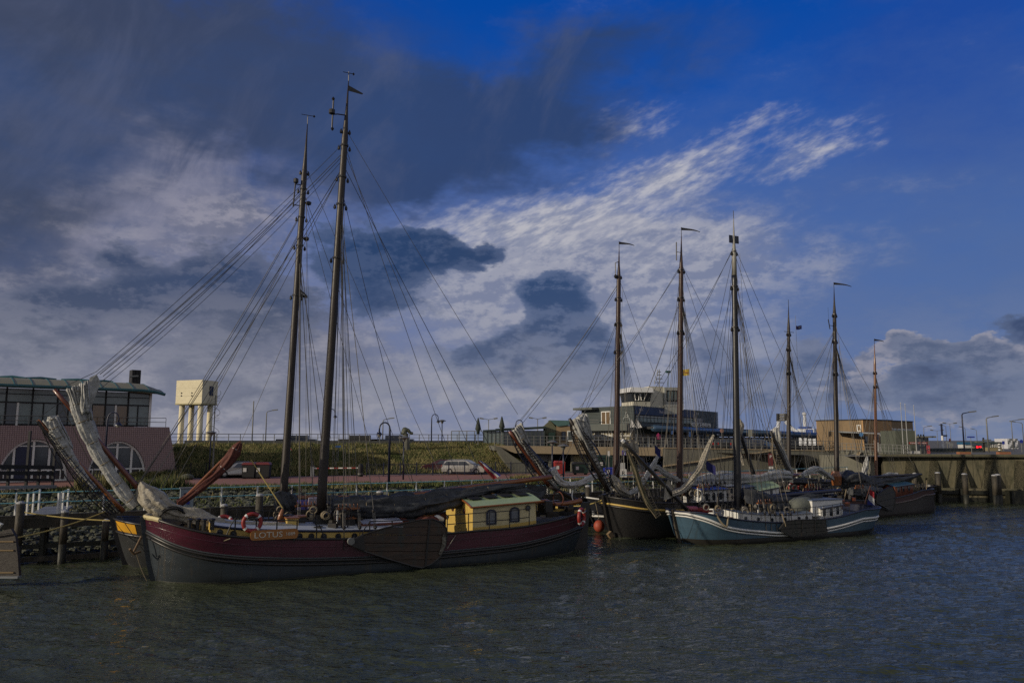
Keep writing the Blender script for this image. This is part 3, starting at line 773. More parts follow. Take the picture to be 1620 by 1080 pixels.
    def shrouds(s, hounds, x_off, n=3, r=.02, spread=.9, both=True):
        for h, nn in ((hounds[0], n),) + (((hounds[1], 1),) if len(hounds) > 1 else ()):
            for side in (-1, 1):
                for k in range(nn):
                    xb = s.m0.x + x_off + k * spread
                    y = side * (s.hbs(xb) + .05); z = s.zs(xb)
                    foot = Vector((xb, y, z)); top = s.m0.lerp(s.m1, h)
                    dd = (top - foot).normalized(); de = foot + dd * 1.25
                    s.rope(top, de, r, M_wire, name='shroud')
                    for q in (foot + dd * .5, de):
                        MB().lathe([(.035, -.07), (.09, -.02), (.09, .03), (.035, .08)], 7, q, 'Y').build('deadeye', M_iron, s.root)
                    for e in (-.05, 0, .05):
                        s.rope(foot + dd * .5 + Vector((e, 0, 0)), de + Vector((e, 0, 0)), .012, M_wire_l, name='lanyard')
                    s.rope(foot - Vector((0, 0, .5)), foot + dd * .5, .022, M_iron, name='chainplate')
    def furled(s, pts, rad, m, name='furled_sail', lump=.22, n=4, ties=True, nseg=12, fold=5, squash=1.0, m_tie=None, tie_step=None, parent=None):
        """canvas bundle: deep lengthwise creases, pinched at every tie"""
        P = smooth_path(pts, n * 4); rr = [max(v.x, .03) * .90 for v in smooth_path([(r, 0, 0) for r in rad], n * 4)]
        N = len(P); K = 30; sd = random.random() * 40; tie_at = []
        if ties:
            step = (tie_step * 2) if tie_step else max(7, N // 7)
            tie_at = list(range(step // 2 + 1, N - 2, step))
        b = MB(); ref = None; rows = []
        for i, p in enumerate(P):
            d = (P[min(i + 1, N - 1)] - P[max(i - 1, 0)]).normalized()
            if ref is None or abs(ref.dot(d)) > .95: ref = Vector((0, 0, 1)) if abs(d.z) < .85 else Vector((0, 1, 0))
            u = d.cross(ref).normalized(); w = u.cross(d); row = []
            pin = min([abs(i - t_) / 2.2 for t_ in tie_at] + [1.0]); pin = .92 + .08 * pin ** .7
            for k in range(K):
                t = 2 * math.pi * k / K; q = rr[i] * pin; g = i * .10
                c1 = abs(math.sin(t * max(fold, 2) * .5 + sd + .9 * math.sin(g + sd))) ; c2 = abs(math.sin(t * (fold + 4) * .5 + 2 * sd - g * .8)); c3 = math.sin(t * 9 + sd * 3 + g * 2.3)
                q *= .58 + (.46 * c1 + .26 * c2 if fold else .42) + (.05 * c3 if fold else 0)
                if lump: q *= 1 + lump * (.7 * mnoise.noise(p * .9 + Vector((math.cos(t) * 1.1, math.sin(t) * 1.1, sd))) + .28 * mnoise.noise(p * 3.5 + Vector((math.cos(t) * 3, math.sin(t) * 3, sd))))
                row.append(p + u * (math.cos(t) * q) + w * (math.sin(t) * q * squash))
            rows.append(row + [row[0]])
        b.grid(rows); b.add(rows[0][:-1], [tuple(range(K))]); b.add(rows[-1][:-1], [tuple(range(K))])
        o = b.build(name, m, parent or s.root, smooth=True)
        for i in tie_at:
            d = (P[i + 1] - P[i]).normalized()
            MB().torus(P[i], rr[i] * .84, .02, d, 14, 5).build('sail_tie', m_tie or M_rope, o)
        return o
    def pleats(s, top, bot, n, depth, m, off=0.0, name='gathered_sail'):
        """cloth gathered in hanging folds between two edges"""
        N = n * 6; rows = []
        ph = [random.uniform(.6, 1.4) for _ in range(n + 1)]
        for i in range(N + 1):
            u = i / N; f = abs(math.sin(math.pi * u * n)) ** .6 * ph[int(u * n)]
            a = s.c(lerp(top[0][0], top[1][0], u), lerp(top[0][1], top[1][1], u), off); b_ = s.c(lerp(bot[0][0], bot[1][0], u), lerp(bot[0][1], bot[1][1], u), off)
            row = []
            for j in range(11):
                v = j / 10; p = a.lerp(b_, v); p.y -= f * depth * (1.2 - .5 * v) + .35 * depth * math.sin(math.pi * v) ; p.x += .05 * math.sin(7 * v + i * .5) * v; p.z += .06 * math.sin(u * 23) * (1 - v)
                row.append(p)
            rows.append(row)
        o = MB().grid(rows).build(name, m, s.root, smooth=True)
        md = o.modifiers.new('thickness', 'SOLIDIFY'); md.thickness = .03
        return o
    def spar(s, a, b, r0, r1, m, name='boom', bulge=1.15):
        P = [Vector(a).lerp(Vector(b), k / 8) for k in range(9)]
        return MB().tube(P, [lerp(r0, r1, k / 8) * (1 + (bulge - 1) * math.sin(math.pi * k / 8)) for k in range(9)], 10).build(name, m, s.root, smooth=True)
    def net(s, e1, e2, nu, nv, r=.014, m=None, sag=.3, name='bowsprit_net', y=.0, wide=.8):
        """netting slung between two edges (polylines of local points)"""
        def along(L, u):
            P = [Vector(p) for p in L]; k = u * (len(P) - 1); i = min(int(k), len(P) - 2); return P[i].lerp(P[i + 1], k - i)
        b = MB(); G = []
        for i in range(nu + 1):
            u = i / nu; a, c_ = along(e1, u), along(e2, u); row = []
            for j in range(nv + 1):
                v = j / nv; p = a.lerp(c_, v); p.y += wide * math.sin(math.pi * v) * math.sin(math.pi * min(1, u * .9 + .05)) ; row.append(p)
            G.append(row)
        for i in range(nu + 1):
            for j in range(nv):
                b.tube([G[i][j], G[i][j + 1]], r, 4, caps=False)
        for j in range(nv + 1):
            b.tube([G[i][j] for i in range(nu + 1)], r * (1.5 if j in (0, nv) else 1), 4, caps=False)
        return b.build(name, m or M_iron, s.root)
    def railing(s, x0, x1, n, h, side=-1, rails=(1.0, .5), r=.022, m=None, inset=.05, slope_end=False, name='deck_railing'):
        R_ = thing_part(name, s.root)
        xs_ = [lerp(x0, x1, i / n) for i in range(n + 1)]
        base = [Vector((x, side * (s.hbs(x) - inset), s.zs(x))) for x in xs_]
        for p in base:
            MB().tube([p - Vector((0, 0, .1)), p + Vector((0, 0, h))], r, 6).build('stanchion', m or M_iron, R_)
        for f in rails:
            P = [p + Vector((0, 0, h * f)) for p in base]
            if slope_end and f == 1.0:
                e = (x1 - x0) / n * .35
                P = [base[0] + Vector((-e * 1.2, 0, 0)), base[0] + Vector((-e * .6, 0, h * .6))] + P + [base[-1] + Vector((e * .6, 0, h * .6)), base[-1] + Vector((e * 1.2, 0, 0))]
            MB().tube(P, r * .85, 6).build('rail', m or M_iron, R_)
        return R_
    def leeboard(s, outline_px, off, th, m, planks=5, label=None, straps=(), side=-1):
        """big drop-shaped board, outline traced on its own plane beside the hull, made of separate planks"""
        P = [s.c(x, y, side * off) for x, y in outline_px]
        LB = thing_part('leeboard', s.root)
        xs_ = [p.x for p in P]; zs_ = [p.z for p in P]
        z0, z1 = min(zs_), max(zs_)
        # planks lie parallel to the long axis: pivot -> middle of the far edge
        piv = min(P, key=lambda p: p.x); far = max(P, key=lambda p: p.x); ax = Vector((far.x - piv.x, 0, (z0 + z1) / 2 - piv.z)).normalized(); up = Vector((-ax.z, 0, ax.x))
        Q = [((p - piv).dot(ax), (p - piv).dot(up)) for p in P]
        lo, hi = min(q[1] for q in Q), max(q[1] for q in Q)
        def clip(poly, c, keep_gt):
            out = []
            for i in range(len(poly)):
                a, b = poly[i], poly[(i + 1) % len(poly)]
                ia, ib = ((a[1] > c) == keep_gt), ((b[1] > c) == keep_gt)
                if ia: out.append(a)
                if ia != ib:
                    t = (c - a[1]) / (b[1] - a[1]); out.append((a[0] + (b[0] - a[0]) * t, c))
            return out
        for k in range(planks):
            a, b_ = lerp(lo, hi, k / planks) + (.012 if k else -.01), lerp(lo, hi, (k + 1) / planks) - (.012 if k < planks - 1 else -.01)
            poly = clip(clip(Q, a, True), b_, False)
            if len(poly) < 3: continue
            y = side * (off + random.uniform(0, .02))
            pts = [piv + ax * q[0] + up * q[1] for q in poly]
            MB().prism([(p.x, y, p.z) for p in pts], (0, -side * th, 0)).build('plank', m, LB)
        for (a, b_, w) in straps:
            A, B_ = s.c(*a, side * (off + .035)), s.c(*b_, side * (off + .035))
            MB().beam(A, B_, w, .03, up=(0, 1, 0)).build('iron_strap', M_iron, LB)
        rim = [Vector((p.x, side * (off + .01), p.z)) for p in P]
        MB().tube(rim + [rim[0]], .035, 5).build('rim', M_iron, LB)
        return LB
def thing_part(name, parent, loc=(0, 0, 0)):
    o = bpy.data.objects.new(name, None); COL.objects.link(o); o.parent = parent; o.location = loc; return o
def lifebuoy(world, axis, rad, label, group='lifebuoys'):
    """red and white ring"""
    r = thing('lifebuoy', label, 'lifebuoy', world, 0, None)
    a = Vector(axis)
    for k in range(4):
        t0 = k * math.pi / 2
        MB().torus((0, 0, 0), rad, rad * .24, a, 10, 8, t0 + .12, t0 + math.pi / 2 - .12).build('ring_segment', M_red, r, smooth=True)
        MB().torus((0, 0, 0), rad, rad * .25, a, 3, 8, t0 - .12, t0 + .12).build('white_band', M_white, r, smooth=True)
    return r
def fender(world, rad, label, m=M_orange, elong=1.1, rope_to=None):
    r = thing('fender', label, 'fender', world)
    MB().lathe([(rad * math.sin(math.pi * k / 10) + .001, -rad * elong * math.cos(math.pi * k / 10)) for k in range(11)], 16).build('ball', m, r, smooth=True)
    MB().lathe([(rad * .25, rad * elong * .93), (rad * .22, rad * elong * 1.12), (.03, rad * elong * 1.2)], 10).build('collar', M_black, r)
    if rope_to is not None:
        MB().tube([(0, 0, rad * elong * 1.1), Vector(rope_to) - Vector(world)], .018, 5).build('lanyard', M_rope, r)
    return r
def flag(world_top, w, h, dirv, bands, label, pole=None, wave=.12, droop=.0, nx=10, cat='flag'):
    """cloth with horizontal colour bands, hoist at world_top"""
    r = thing('flag', label, cat, world_top)
    d = Vector(dirv)
    for k, m in enumerate(bands):
        rows = []
        for i in range(nx + 1):
            u = i / nx; wv = math.sin(u * 7 + .6) * wave * u
            row = []
            for j in (k / len(bands), (k + 1) / len(bands)):
                p = d * (u * w) + Vector((-d.y, d.x, 0)) * wv + Vector((0, 0, -j * h - droop * u * w + .05 * math.sin(u * 5) * u))
                row.append(p)
            rows.append(row)
        o = MB().grid(rows).build('stripe' if len(bands) > 1 else 'cloth', m, r, smooth=True)
    if pole:
        MB().tube([Vector(p) - Vector(world_top) for p in pole], .025, 6).build('pole', M_wood_or, r)
    return r
def vane_flag(S, w=1.0, h=.16, m=None, wavy=True):
    """long thin pennant turning on the masthead"""
    p = S.m1 + Vector((0, 0, .45))
    loc = S.wor(p)
    r = thing('masthead_pennant', '', 'pennant', loc)
    rows = []
    for i in range(9):
        u = i / 8; dz = -.18 * u * u * w * (1 if wavy else .2)
        rows.append([Vector((u * w, .05 * math.sin(u * 6), .5 * h * (1 - .75 * u) + dz)), Vector((u * w, .05 * math.sin(u * 6), -.5 * h * (1 - .75 * u) + dz))])
    MB().grid(rows).build('cloth', m or M_iron, r)
    MB().tube([(0, 0, -.4), (0, 0, .12)], .02, 5).build('spindle', M_iron, r)
    return r
def arch_window(parent, c, w, h, nrm, m_frame, m_glass, depth=.05, arch=True, name='window'):
    """frame ring with arched head and recessed pane; c bottom centre; nrm horizontal outward normal"""
    n = Vector(nrm).normalized(); sx = Vector((-n.y, n.x, 0)); c = Vector(c)
    def outl(w_, h_, off):
        P = [c + sx * (-w_ / 2) + Vector((0, 0, off))]
        P.append(c + sx * (w_ / 2) + Vector((0, 0, off)))
        if arch:
            hh = h_ - w_ / 2 * .7
            for k in range(9):
                a = math.pi * k / 8; P.append(c + sx * (w_ / 2 * math.cos(a)) + Vector((0, 0, hh + math.sin(a) * w_ / 2 * .7)))
        else: P += [c + sx * (w_ / 2) + Vector((0, 0, h_)), c + sx * (-w_ / 2) + Vector((0, 0, h_))]
        return P
    fr = MB()
    A = outl(w + .14, h + .07, -.07); B = outl(w, h, 0)
    A2 = [p + n * depth for p in A]; B2 = [p + n * depth for p in B]; N = len(A)
    fr.add(A2 + B2 + B + A, [(i, (i + 1) % N, (i + 1) % N + N, i + N) for i in range(N)] + [(i + N, (i + 1) % N + N, (i + 1) % N + 2 * N, i + 2 * N) for i in range(N)] + [(i + 3 * N, (i + 1) % N + 3 * N, (i + 1) % N, i) for i in range(N)])
    f = fr.build(name, m_frame, parent)
    g = [p + n * .012 for p in B]
    MB().add(g, [tuple(range(N))]).build('pane', m_glass, f)
    return f
def sheet_box(parent, name, m, corners, z0, z1):
    b = MB(); n = len(corners)
    b.prism([(x, y, z0(x) if callable(z0) else z0) for x, y in corners], (0, 0, z1)); return b.build(name, m, parent)
# ---------------------------------------------------------------- deck gear shared by the barges
def winch(S, x, y, z, r=.35, m=M_iron):
    w = thing_part('winch', S.root, (x, y, z))
    for y_ in (-.35, .35): MB().box((0, y_, .35), (.12, .06, .8)).build('winch_cheek', m, w)
    MB().lathe([(.12, -.42), (.16, -.3), (.09, -.2), (.09, .2), (.16, .3), (.12, .42)], 12, (0, 0, .55), 'Y').build('drum', M_pile, w)
    wh = MB().torus((0, -.48, .6), r, .025, (0, 1, 0), 24, 6)
    for k in range(3):
        a = k * math.pi / 3; wh.tube([(math.cos(a) * r, -.48, .6 + math.sin(a) * r), (-math.cos(a) * r, -.48, .6 - math.sin(a) * r)], .016, 5)
    wh.build('hand_wheel', M_iron, w); return w
def coil(S, x, y, z, r=.22, m=M_rope, axis=(0, 0, 1), n=4):
    b = MB(); a = Vector(axis).normalized()
    for k in range(n): b.torus(Vector((x, y, z)) + a * (k * .045), r * random.uniform(.85, 1.05), .026, a, 16, 5)
    return b.build('rope_coil', m, S.root, smooth=True)
def bollards(S, x, y, z, m=M_iron):
    b = thing_part('mooring_bitts', S.root, (x, y, z))
    for d in (-.16, .16): MB().lathe([(.09, -.1), (.09, .28), (.13, .3), (.13, .36), (.05, .39)], 10, (d, 0, 0)).build('bitt', m, b, smooth=False)
    return b
def hatch(S, x, y, z, sx, sy, h, m, m_top):
    g = thing_part('hatch', S.root, (x, y, z))
    MB().box((0, 0, h / 2), (sx, sy, h)).build('coaming', m, g)
    MB().box((0, 0, h + .03), (sx + .1, sy + .1, .06)).build('lid', m_top, g)
    return g
def dangling(S, u0, u1, n, r=.012):
    """halyards led down along the mast to the pin rack, not quite straight"""
    for k in range(n):
        a = S.m0.lerp(S.m1, random.uniform(u0, u1)) + Vector((random.uniform(.1, .3), random.choice((-.2, .2)), 0))
        xb = S.m0.x + random.uniform(.2, 1.9); b_ = Vector((xb, random.uniform(-1.2, 1.2), S.zs(xb) - .1))
        S.rope(a, b_, r, random.choice((M_wire, M_wire_l)), name='halyard')
def mast_clutter(S, z, seed=0):
    rr = random.Random(seed); x0 = S.m0.x
    winch(S, x0 + .45, 0, z)
    rack = thing_part('pin_rail', S.root, (x0 + 1.0, -1.25, z))
    MB().box((0, 0, 1.0), (1.1, .12, .08)).build('pin_rail_plank', M_wood_or, rack)
    for dx_ in (-.5, 0, .5): MB().box((dx_, 0, .48), (.06, .06, 1.0)).build('post', M_white if rr.random() < .5 else M_iron, rack)
    for k in range(6): MB().lathe([(.015, -.15), (.02, 0), (.03, .05), (.02, .16)], 6, (-.45 + k * .18, 0, 1.06)).build('belaying_pin', M_wood_or, rack)
    for k in range(7):
        p = (x0 + rr.uniform(-.5, 1.9), rr.uniform(-1.4, .4), z + rr.uniform(.45, .95))
        coil(S, *p, r=rr.uniform(.13, .24), m=rr.choice((M_rope, M_wire_l, M_iron)), axis=(rr.uniform(-.3, .3), 1, .2), n=3)
    for k in range(5):
        a = (x0 + rr.uniform(-.9, 2.2), rr.uniform(-1.5, .5)); 
        S.rope((*a, z + .9), (a[0] + rr.uniform(-.5, .5), a[1] + .2, z + .05), .03, rr.choice((M_rope, M_iron)), .12, 'hanging_line')
    b = MB()
    for k in range(10):
        b.box((x0 + rr.uniform(-1.2, 2.4), rr.uniform(-1.3, 1.3), z + rr.uniform(.08, .3)), (rr.uniform(.15, .5), rr.uniform(.15, .4), rr.uniform(.1, .5)), rr.uniform(0, 3))
    b.build('deck_fittings', M_iron, S.root, kind='stuff')

# ================================================================ A: long purple hulled barge in front
A = Ship('sailing_barge', 'long maroon and grey sailing barge with yellow cabin, nearest to the camera', (247, 917), (903, 868), 5.0, bluntb=.13, blunts=.15)
A.x0 = A.c(229, 822).x; A.x1 = A.c(920, 812).x; A.wlb, A.wls = .24, .30
M_purple = mat('maroon hull paint', (.080, .013, .028), .33, c2=(.042, .009, .016), ns=1.2, stretch=(.35, 1, 2), var=.7, dirt=((.05, .02, .022), 1.6, .62), coat=.25, bump=.004, bs=2.5, streak=(.035, .012, .012))
M_hullgrey = mat('blue grey hull paint', (.036, .046, .056), .45, streak=(.075, .06, .04), c2=(.022, .027, .031), ns=1.3, stretch=(.35, 1, 1.5), var=.7, dirt=((.06, .04, .025), 2.2, .66), bump=.005, bs=2.5)
M_scum = mat('pale waterline scum', (.12, .12, .10), .8, c2=(.05, .052, .04), ns=4)
A.hull([(247, 821), (289, 835.5), (333, 844), (364, 849), (422, 851.5), (511, 852.5), (560, 852), (630, 849.5), (706, 844), (750, 839.5), (803, 836), (849, 830.5), (873, 824), (907, 815), (918, 811)],
       [(231, 844), (267, 867), (311, 878), (378, 885), (467, 887), (560, 885), (640, 881), (706, 875), (750, 871), (821, 864), (873, 853), (918, 837)],
       M_purple, M_hullgrey, M_iron, m_boot=M_scum, rk=.7)
A.wale('rubbing_strake', M_iron, lambda x: A.zk(x) - .17, .06)
A.wale('rubbing_strake', mat('worn grey strake', (.06, .07, .075), .5), lambda x: A.zk(x) + .10, .03, .015)
A.wale('bulwark_seam', M_purple, lambda x: A.zs(x) - .33, .02, .0)
A.stem(M_hullgrey, .16, .3, over=.05)
MB().prism([(-.15, -.05, -.5), (.9, -.05, -.5), (.5, -.05, .6), (.05, -.05, 1.2)], (0, .1, 0)).build('forefoot', M_hullgrey, A.root)
zt = A.zs(A.x0)
pl = MB(); 
for sd in (-1, 1):
    P = [A.surf(t, A.zs(lerp(A.x0, A.x1, t)) + .02, sd, -.06) for t in (0.0, .006, .014, .024)]
    pl.tube(P, .10, 6)
pl.build('hawse_cheek', M_yel_l, A.root)
RA = A.rudder(M_iron, w=1.0, top=A.c(916, 794).z, foot=.05)
MB().tube(smooth_path([A.c(844, 796.5), A.c(861, 792), A.c(879, 797), A.c(903, 795), A.c(919, 791)], 4), [.09 + .004 * k for k in range(17)], 8).build('tiller', M_wood_or, RA, smooth=True)
# trunk cabin along the hold
xa, xb = A.near(335, 845).x, A.near(648, 845).x
def zz(S, px, py, off): return S.c(px, py, off).z
tr = thing_part('trunk_cabin', A.root)
rows = []
for sd in (-1, 1):
    b = MB(); rr_ = []
    for i in range(21):
        x = lerp(xa, xb, i / 20); y = sd * (min(A.hbs(x) - .45, 1.95)); rr_.append([(x, y, A.zs(x) - .5), (x, y, A.zs(x) + .27)])
    b.grid(rr_).build('side_wall', M_yel, tr)
    MB().tube([(r_[1][0], r_[1][1] - sd * .0, r_[1][2] + .02) for r_ in rr_], .07, 6, squash=.8).build('edge_moulding', mat('dark blue trim', (.015, .02, .05), .4), tr)
b = MB(); G = []
for i in range(21):
    x = lerp(xa, xb, i / 20); hy = min(A.hbs(x) - .45, 1.95); G.append([(x, hy * k / 4, A.zs(x) + .3 + .16 * (1 - (k / 4) ** 2)) for k in range(-4, 5)])
b.grid(G).build('cabin_top', mat('pale grey cabin top', (.42, .45, .50), .5, c2=(.3, .32, .36), ns=2), tr, smooth=True)
e0 = G[0]; b = MB().add([(p[0], p[1], p[2]) for p in e0] + [(e0[-1][0], e0[-1][1], A.zs(xa) - .5), (e0[0][0], e0[0][1], A.zs(xa) - .5)], [tuple(range(11))]); b.build('front_wall', M_yel, tr)
for px in (350, 372, 478, 497, 517, 540, 566, 590):
    p = A.near(px, 848); y = -min(A.hbs(p.x) - .45, 1.95)
    MB().torus((p.x, y - .02, A.zs(p.x) + .06), .11, .03, (0, 1, 0), 16, 6).build('porthole_rim', M_iron, tr)
    MB().lathe([(.1, 0), (.1, .02)], 14, (p.x, y - .03, A.zs(p.x) + .06), 'Y').build('porthole_glass', M_glass, tr)
# dark hatch covers and grey tarps amidships
for (px, w_, h_, m) in ((575, 2.6, .55, M_sail_dk), (640, 2.2, .5, M_sail_dk)):
    p = A.c(px, 835, -.5); MB().lathe([(.01, -w_ / 2), (.42, -w_ / 2), (.5, 0), (.42, w_ / 2), (.01, w_ / 2)], 12, (p.x, 0, A.zs(p.x) + .3), 'X').build('covered_hatch', m, A.root, smooth=True)
p = A.c(605, 828, -1.0)
g = thing_part('skylight', A.root)
MB().box((p.x, -.7, A.zs(p.x) + .55), (2.2, .9, .08), 0, R(12)).build('skylight_frame', M_wood_rd, g)
MB().box((p.x, -.74, A.zs(p.x) + .602), (2.0, .7, .02), 0, R(12)).build('skylight_glass', mat('pale skylight glass', (.45, .48, .62), .2), g)
for k in range(9):
    p = A.c(635 + k * 8, 822, random.uniform(-.9, .6))
    A.furled([(p.x - .35, p.y, A.zs(p.x) + .42), (p.x, p.y, A.zs(p.x) + .55), (p.x + .35, p.y, A.zs(p.x) + .44)], [.1, .17, .1], random.choice((M_sail_br, mat('faded red cloth', (.3, .07, .05), .8), M_white)), 'folded_cloth', ties=False, fold=0)
# name board
nb = A.near(433, 844.5); n0, n1 = A.near(395.5, 845), A.near(471, 845.5)
yb = min(n0.y, n1.y) - .12; hgt = .42
cx_, wd = (n0.x + n1.x) / 2, n1.x - n0.x; zc = nb.z
NBs = []
for k in range(7):
    a = math.pi / 2 + math.pi * k / 6; NBs.append((cx_ - wd / 2 + .12 + math.cos(a) * .12, yb, zc + math.sin(a) * hgt / 2))
for k in range(7):
    a = -math.pi / 2 + math.pi * k / 6; NBs.append((cx_ + wd / 2 - .12 + math.cos(a) * .12, yb, zc + math.sin(a) * hgt / 2))
board = MB().prism(NBs, (0, .06, 0)).build('name_board', mat('oiled name board', (.36, .15, .035), .5, c2=(.26, .10, .025), ns=4, stretch=(.4, 1, 3)), A.root)
M_letter = mat('cream lettering', (.62, .58, .48), .6)
text('LOTUS', .34, M_letter, board, (cx_ - wd * .13, yb - .012, zc - .01), (math.pi / 2, 0, 0), ext=.006, sx=1.15)
text('1889', .19, M_letter, board, (cx_ + wd * .33, yb - .012, zc - .01), (math.pi / 2, 0, 0), ext=.006, sx=1.1)
for px in (402, 465):
    q = A.near(px, 850); MB().box((q.x, yb + .12, q.z), (.05, .16, .3)).build('board_bracket', M_iron, A.root)
# railings
r1 = A.near(352, 846).x; r2 = A.near(508, 852).x
A.railing(r1 + .5, r2 - .2, 4, .78, rails=(1.0,), slope_end=True, r=.03)
A.railing(A.near(585, 850).x, A.near(655, 848).x, 2, .75, rails=(1.0,), slope_end=True, r=.03)
A.railing(A.near(708, 843).x, A.near(838, 832).x, 4, .85, rails=(1.0, .5), r=.028)
A.railing(A.near(352, 846).x, A.near(838, 832).x, 12, .8, side=1, rails=(1.0,), r=.025)
# cabin aft
x1_, x2_ = A.c(748, 803, -1.75).x, A.c(848, 793, -1.75).x
hb_c = 1.75
def roofz(x, y):
    f = (x - x1_) / (x2_ - x1_); e = lerp(A.c(748, 803, -1.75).z, A.c(848, 794, -1.75).z, f)
    return e + .34 * (1 - (y / hb_c) ** 2) + .05
def bots(x): return A.zs(x) - .42
cab = thing_part('deck_cabin', A.root)
for sd in (-1, 1):
    b = MB(); zl = lambda x: bots(x) + .50
    b.grid([[(x, sd * hb_c, zl(x)), (x, sd * (hb_c - .06), roofz(x, hb_c) - .05)] for x in (x1_, (x1_ + x2_) / 2, x2_)]); b.build('side_wall', M_yel_l, cab)
    b = MB(); b.grid([[(x, sd * (hb_c + .015), bots(x) - .1), (x, sd * (hb_c + .015), zl(x))] for x in (x1_ - .01, (x1_ + x2_) / 2, x2_)]); b.build('lower_panel', M_yel, cab)
for nm, x in (('front_wall', x1_), ('rear_wall', x2_)):
    P = [(x, -hb_c, bots(x) - .1), (x, hb_c, bots(x) - .1)] + [(x, hb_c * (1 - k / 5), roofz(x, hb_c * (1 - k / 5)) - .03) for k in range(11)]
    MB().add(P, [tuple(range(len(P)))]).build(nm, M_yel, cab)
rf = MB().grid([[(x, y * (hb_c + .1) / 8, roofz(x, min(abs(y * hb_c / 8), hb_c)) + .02) for y in range(-8, 9)] for x in (x1_ - .12, lerp(x1_, x2_, .5), x2_ + .25)]).build('roof', M_green, cab, smooth=True)
edge = [(x1_ - .14, y * (hb_c + .12) / 8, roofz(x1_, min(abs(y * hb_c / 8), hb_c)) - .02) for y in range(-8, 9)]
MB().tube(edge, .05, 6).build('roof_moulding', M_wood_or, cab)
MB().tube([(x, -(hb_c + .12), roofz(x, hb_c) - .02) for x in (x1_ - .14, x2_ + .26)], .05, 6).build('roof_moulding', M_wood_or, cab)
for k in range(4):
    xx = lerp(x1_ + .1, x2_ - .6, k / 3.2); y0_ = -1.1
    MB().box((xx + .35, -.62, roofz(xx, .6) + .10), (.68, 1.05, .04), 0, R(9)).build('solar_panel', M_black, rf)
for px, w_, h_ in ((777, .42, .62), (814, .40, .62)):
    q = A.c(px, 827 if px < 800 else 823, -hb_c)
    arch_window(cab, (q.x, -hb_c - .005, q.z), w_, h_, (0, -1, 0), M_post, mat('pane with painted reflection', (.13, .15, .19), .15, c2=(.2, .19, .17), ns=3))  # lighter grey in the pane colour stands in for a reflection
q = A.c(835, 803, -hb_c)
MB().torus((q.x, -hb_c - .03, q.z), .12, .03, (0, 1, 0), 16, 6).build('porthole_rim', M_iron, cab)
MB().lathe([(.11, 0), (.11, .02)], 14, (q.x, -hb_c - .04, q.z), 'Y').build('porthole_glass', M_glass, cab)
for y_, z_ in ((-.7, .15), (.8, .12)):
    z_ = roofz(x1_, .8) - .55
    MB().torus((x1_ - .02, y_, z_), .11, .03, (1, 0, 0), 16, 6).build('porthole_rim', M_wood_rd, cab)
    MB().lathe([(.1, 0), (.1, .02)], 14, (x1_ - .04, y_, z_), 'X').build('porthole_glass', M_glass, cab)
# clutter on the cabin roof and in the cockpit
MB().lathe([(.12, 0), (.2, .08), (.14, .2), (.01, .24)], 12, (x1_ + 1.2, .6, roofz(x1_, .6))).build('roof_ventilator', M_white, cab, smooth=True)
MB().box((x1_ + 1.6, .9, roofz(x1_, .9) + .15), (1.6, .4, .2)).build('roof_locker', M_wood_or, cab)
MB().box((x1_ + .4, .5, roofz(x1_, .5) + .1), (.9, .5, .16), .3).build('yellow_board', M_yel, cab)
xc = A.c(870, 815).x
b = MB()
for k in range(16): b.box((xc + random.uniform(-1.0, 1.3), random.uniform(-1.3, 1.3), A.zs(xc) + random.uniform(-.2, .5)), (random.uniform(.1, .5), random.uniform(.1, .5), random.uniform(.1, .6)), random.uniform(0, 3))
b.build('cockpit_gear', M_iron, A.root, kind='stuff')
MB().torus((xc + .3, -.4, A.zs(xc) + .75), .38, .03, (1, .3, 0), 24, 6).build('steering_wheel', M_wood_rd, A.root)
xq = A.c(900, 812).x
MB().grid([[(lerp(xq - .9, A.x1 - .25, t), -A.hbs(lerp(xq - .9, A.x1 - .25, t)) * .93 * s_, A.zs(xq) - .35 + .5 * (1 if s_ else 1) * q_) for q_ in (0, 1)] for s_ in (1,) for t in (0, .3, .6, .85, 1)]).build('stern_coaming', M_yel, A.root)
MB().grid([[(lerp(xq - .9, A.x1 - .25, t), A.hbs(lerp(xq - .9, A.x1 - .25, t)) * .9, A.zs(xq) - .35 + .55 * q_) for q_ in (0, 1)] for t in (0, .3, .6, .85, 1)]).build('stern_coaming', M_yel, A.root)
MB().tube(smooth_path([A.c(905, 806), A.c(907, 795), A.c(905, 785), A.c(906, 775)], 4), .035, 6).build('swan_neck_davit', M_white, A.root)
# mast and spars
A.mast((508, 800), (551.5, 128), .235, bands=(.575, .70, .765, .84, .88), m=M_wood_dk)
q = A.m0.lerp(A.m1, .915)
ra_ = MB().tube([q, q + Vector((-.45, 0, -.02)), q + Vector((-.75, 0, -.1))], .03, 6).tube([q + Vector((-.72, 0, -.9)), q + Vector((-.68, 0, .8))], .04, 6).lathe([(.04, -.16), (.16, -.1), (.16, .1), (.04, .16)], 10, tuple(q + Vector((-.75, 0, .05)))).lathe([(.03, -.1), (.09, 0), (.03, .1)], 8, tuple(q + Vector((-.7, 0, .75)))).lathe([(.03, -.1), (.09, 0), (.03, .1)], 8, tuple(q + Vector((-.7, 0, -.85))))
ra_.build('masthead_lantern_bracket', M_iron, A.mobj)
va = MB().tube([A.m1 + Vector((-.3, 0, .42)), A.m1 + Vector((.28, 0, .42))], .018, 5).lathe([(.01, -.08), (.07, 0), (.01, .08)], 6, tuple(A.m1 + Vector((.25, 0, .42))))
va.build('wind_sensor', M_iron, A.mobj)
MB().add([A.m1 + Vector((.02, 0, -.25)), A.m1 + Vector((.8, .05, -.5)), A.m1 + Vector((.75, .05, -.58)), A.m1 + Vector((.02, 0, -.55))], [(0, 1, 2, 3)]).build('burgee', M_iron, A.mobj)
M_bs = M_wood_rd
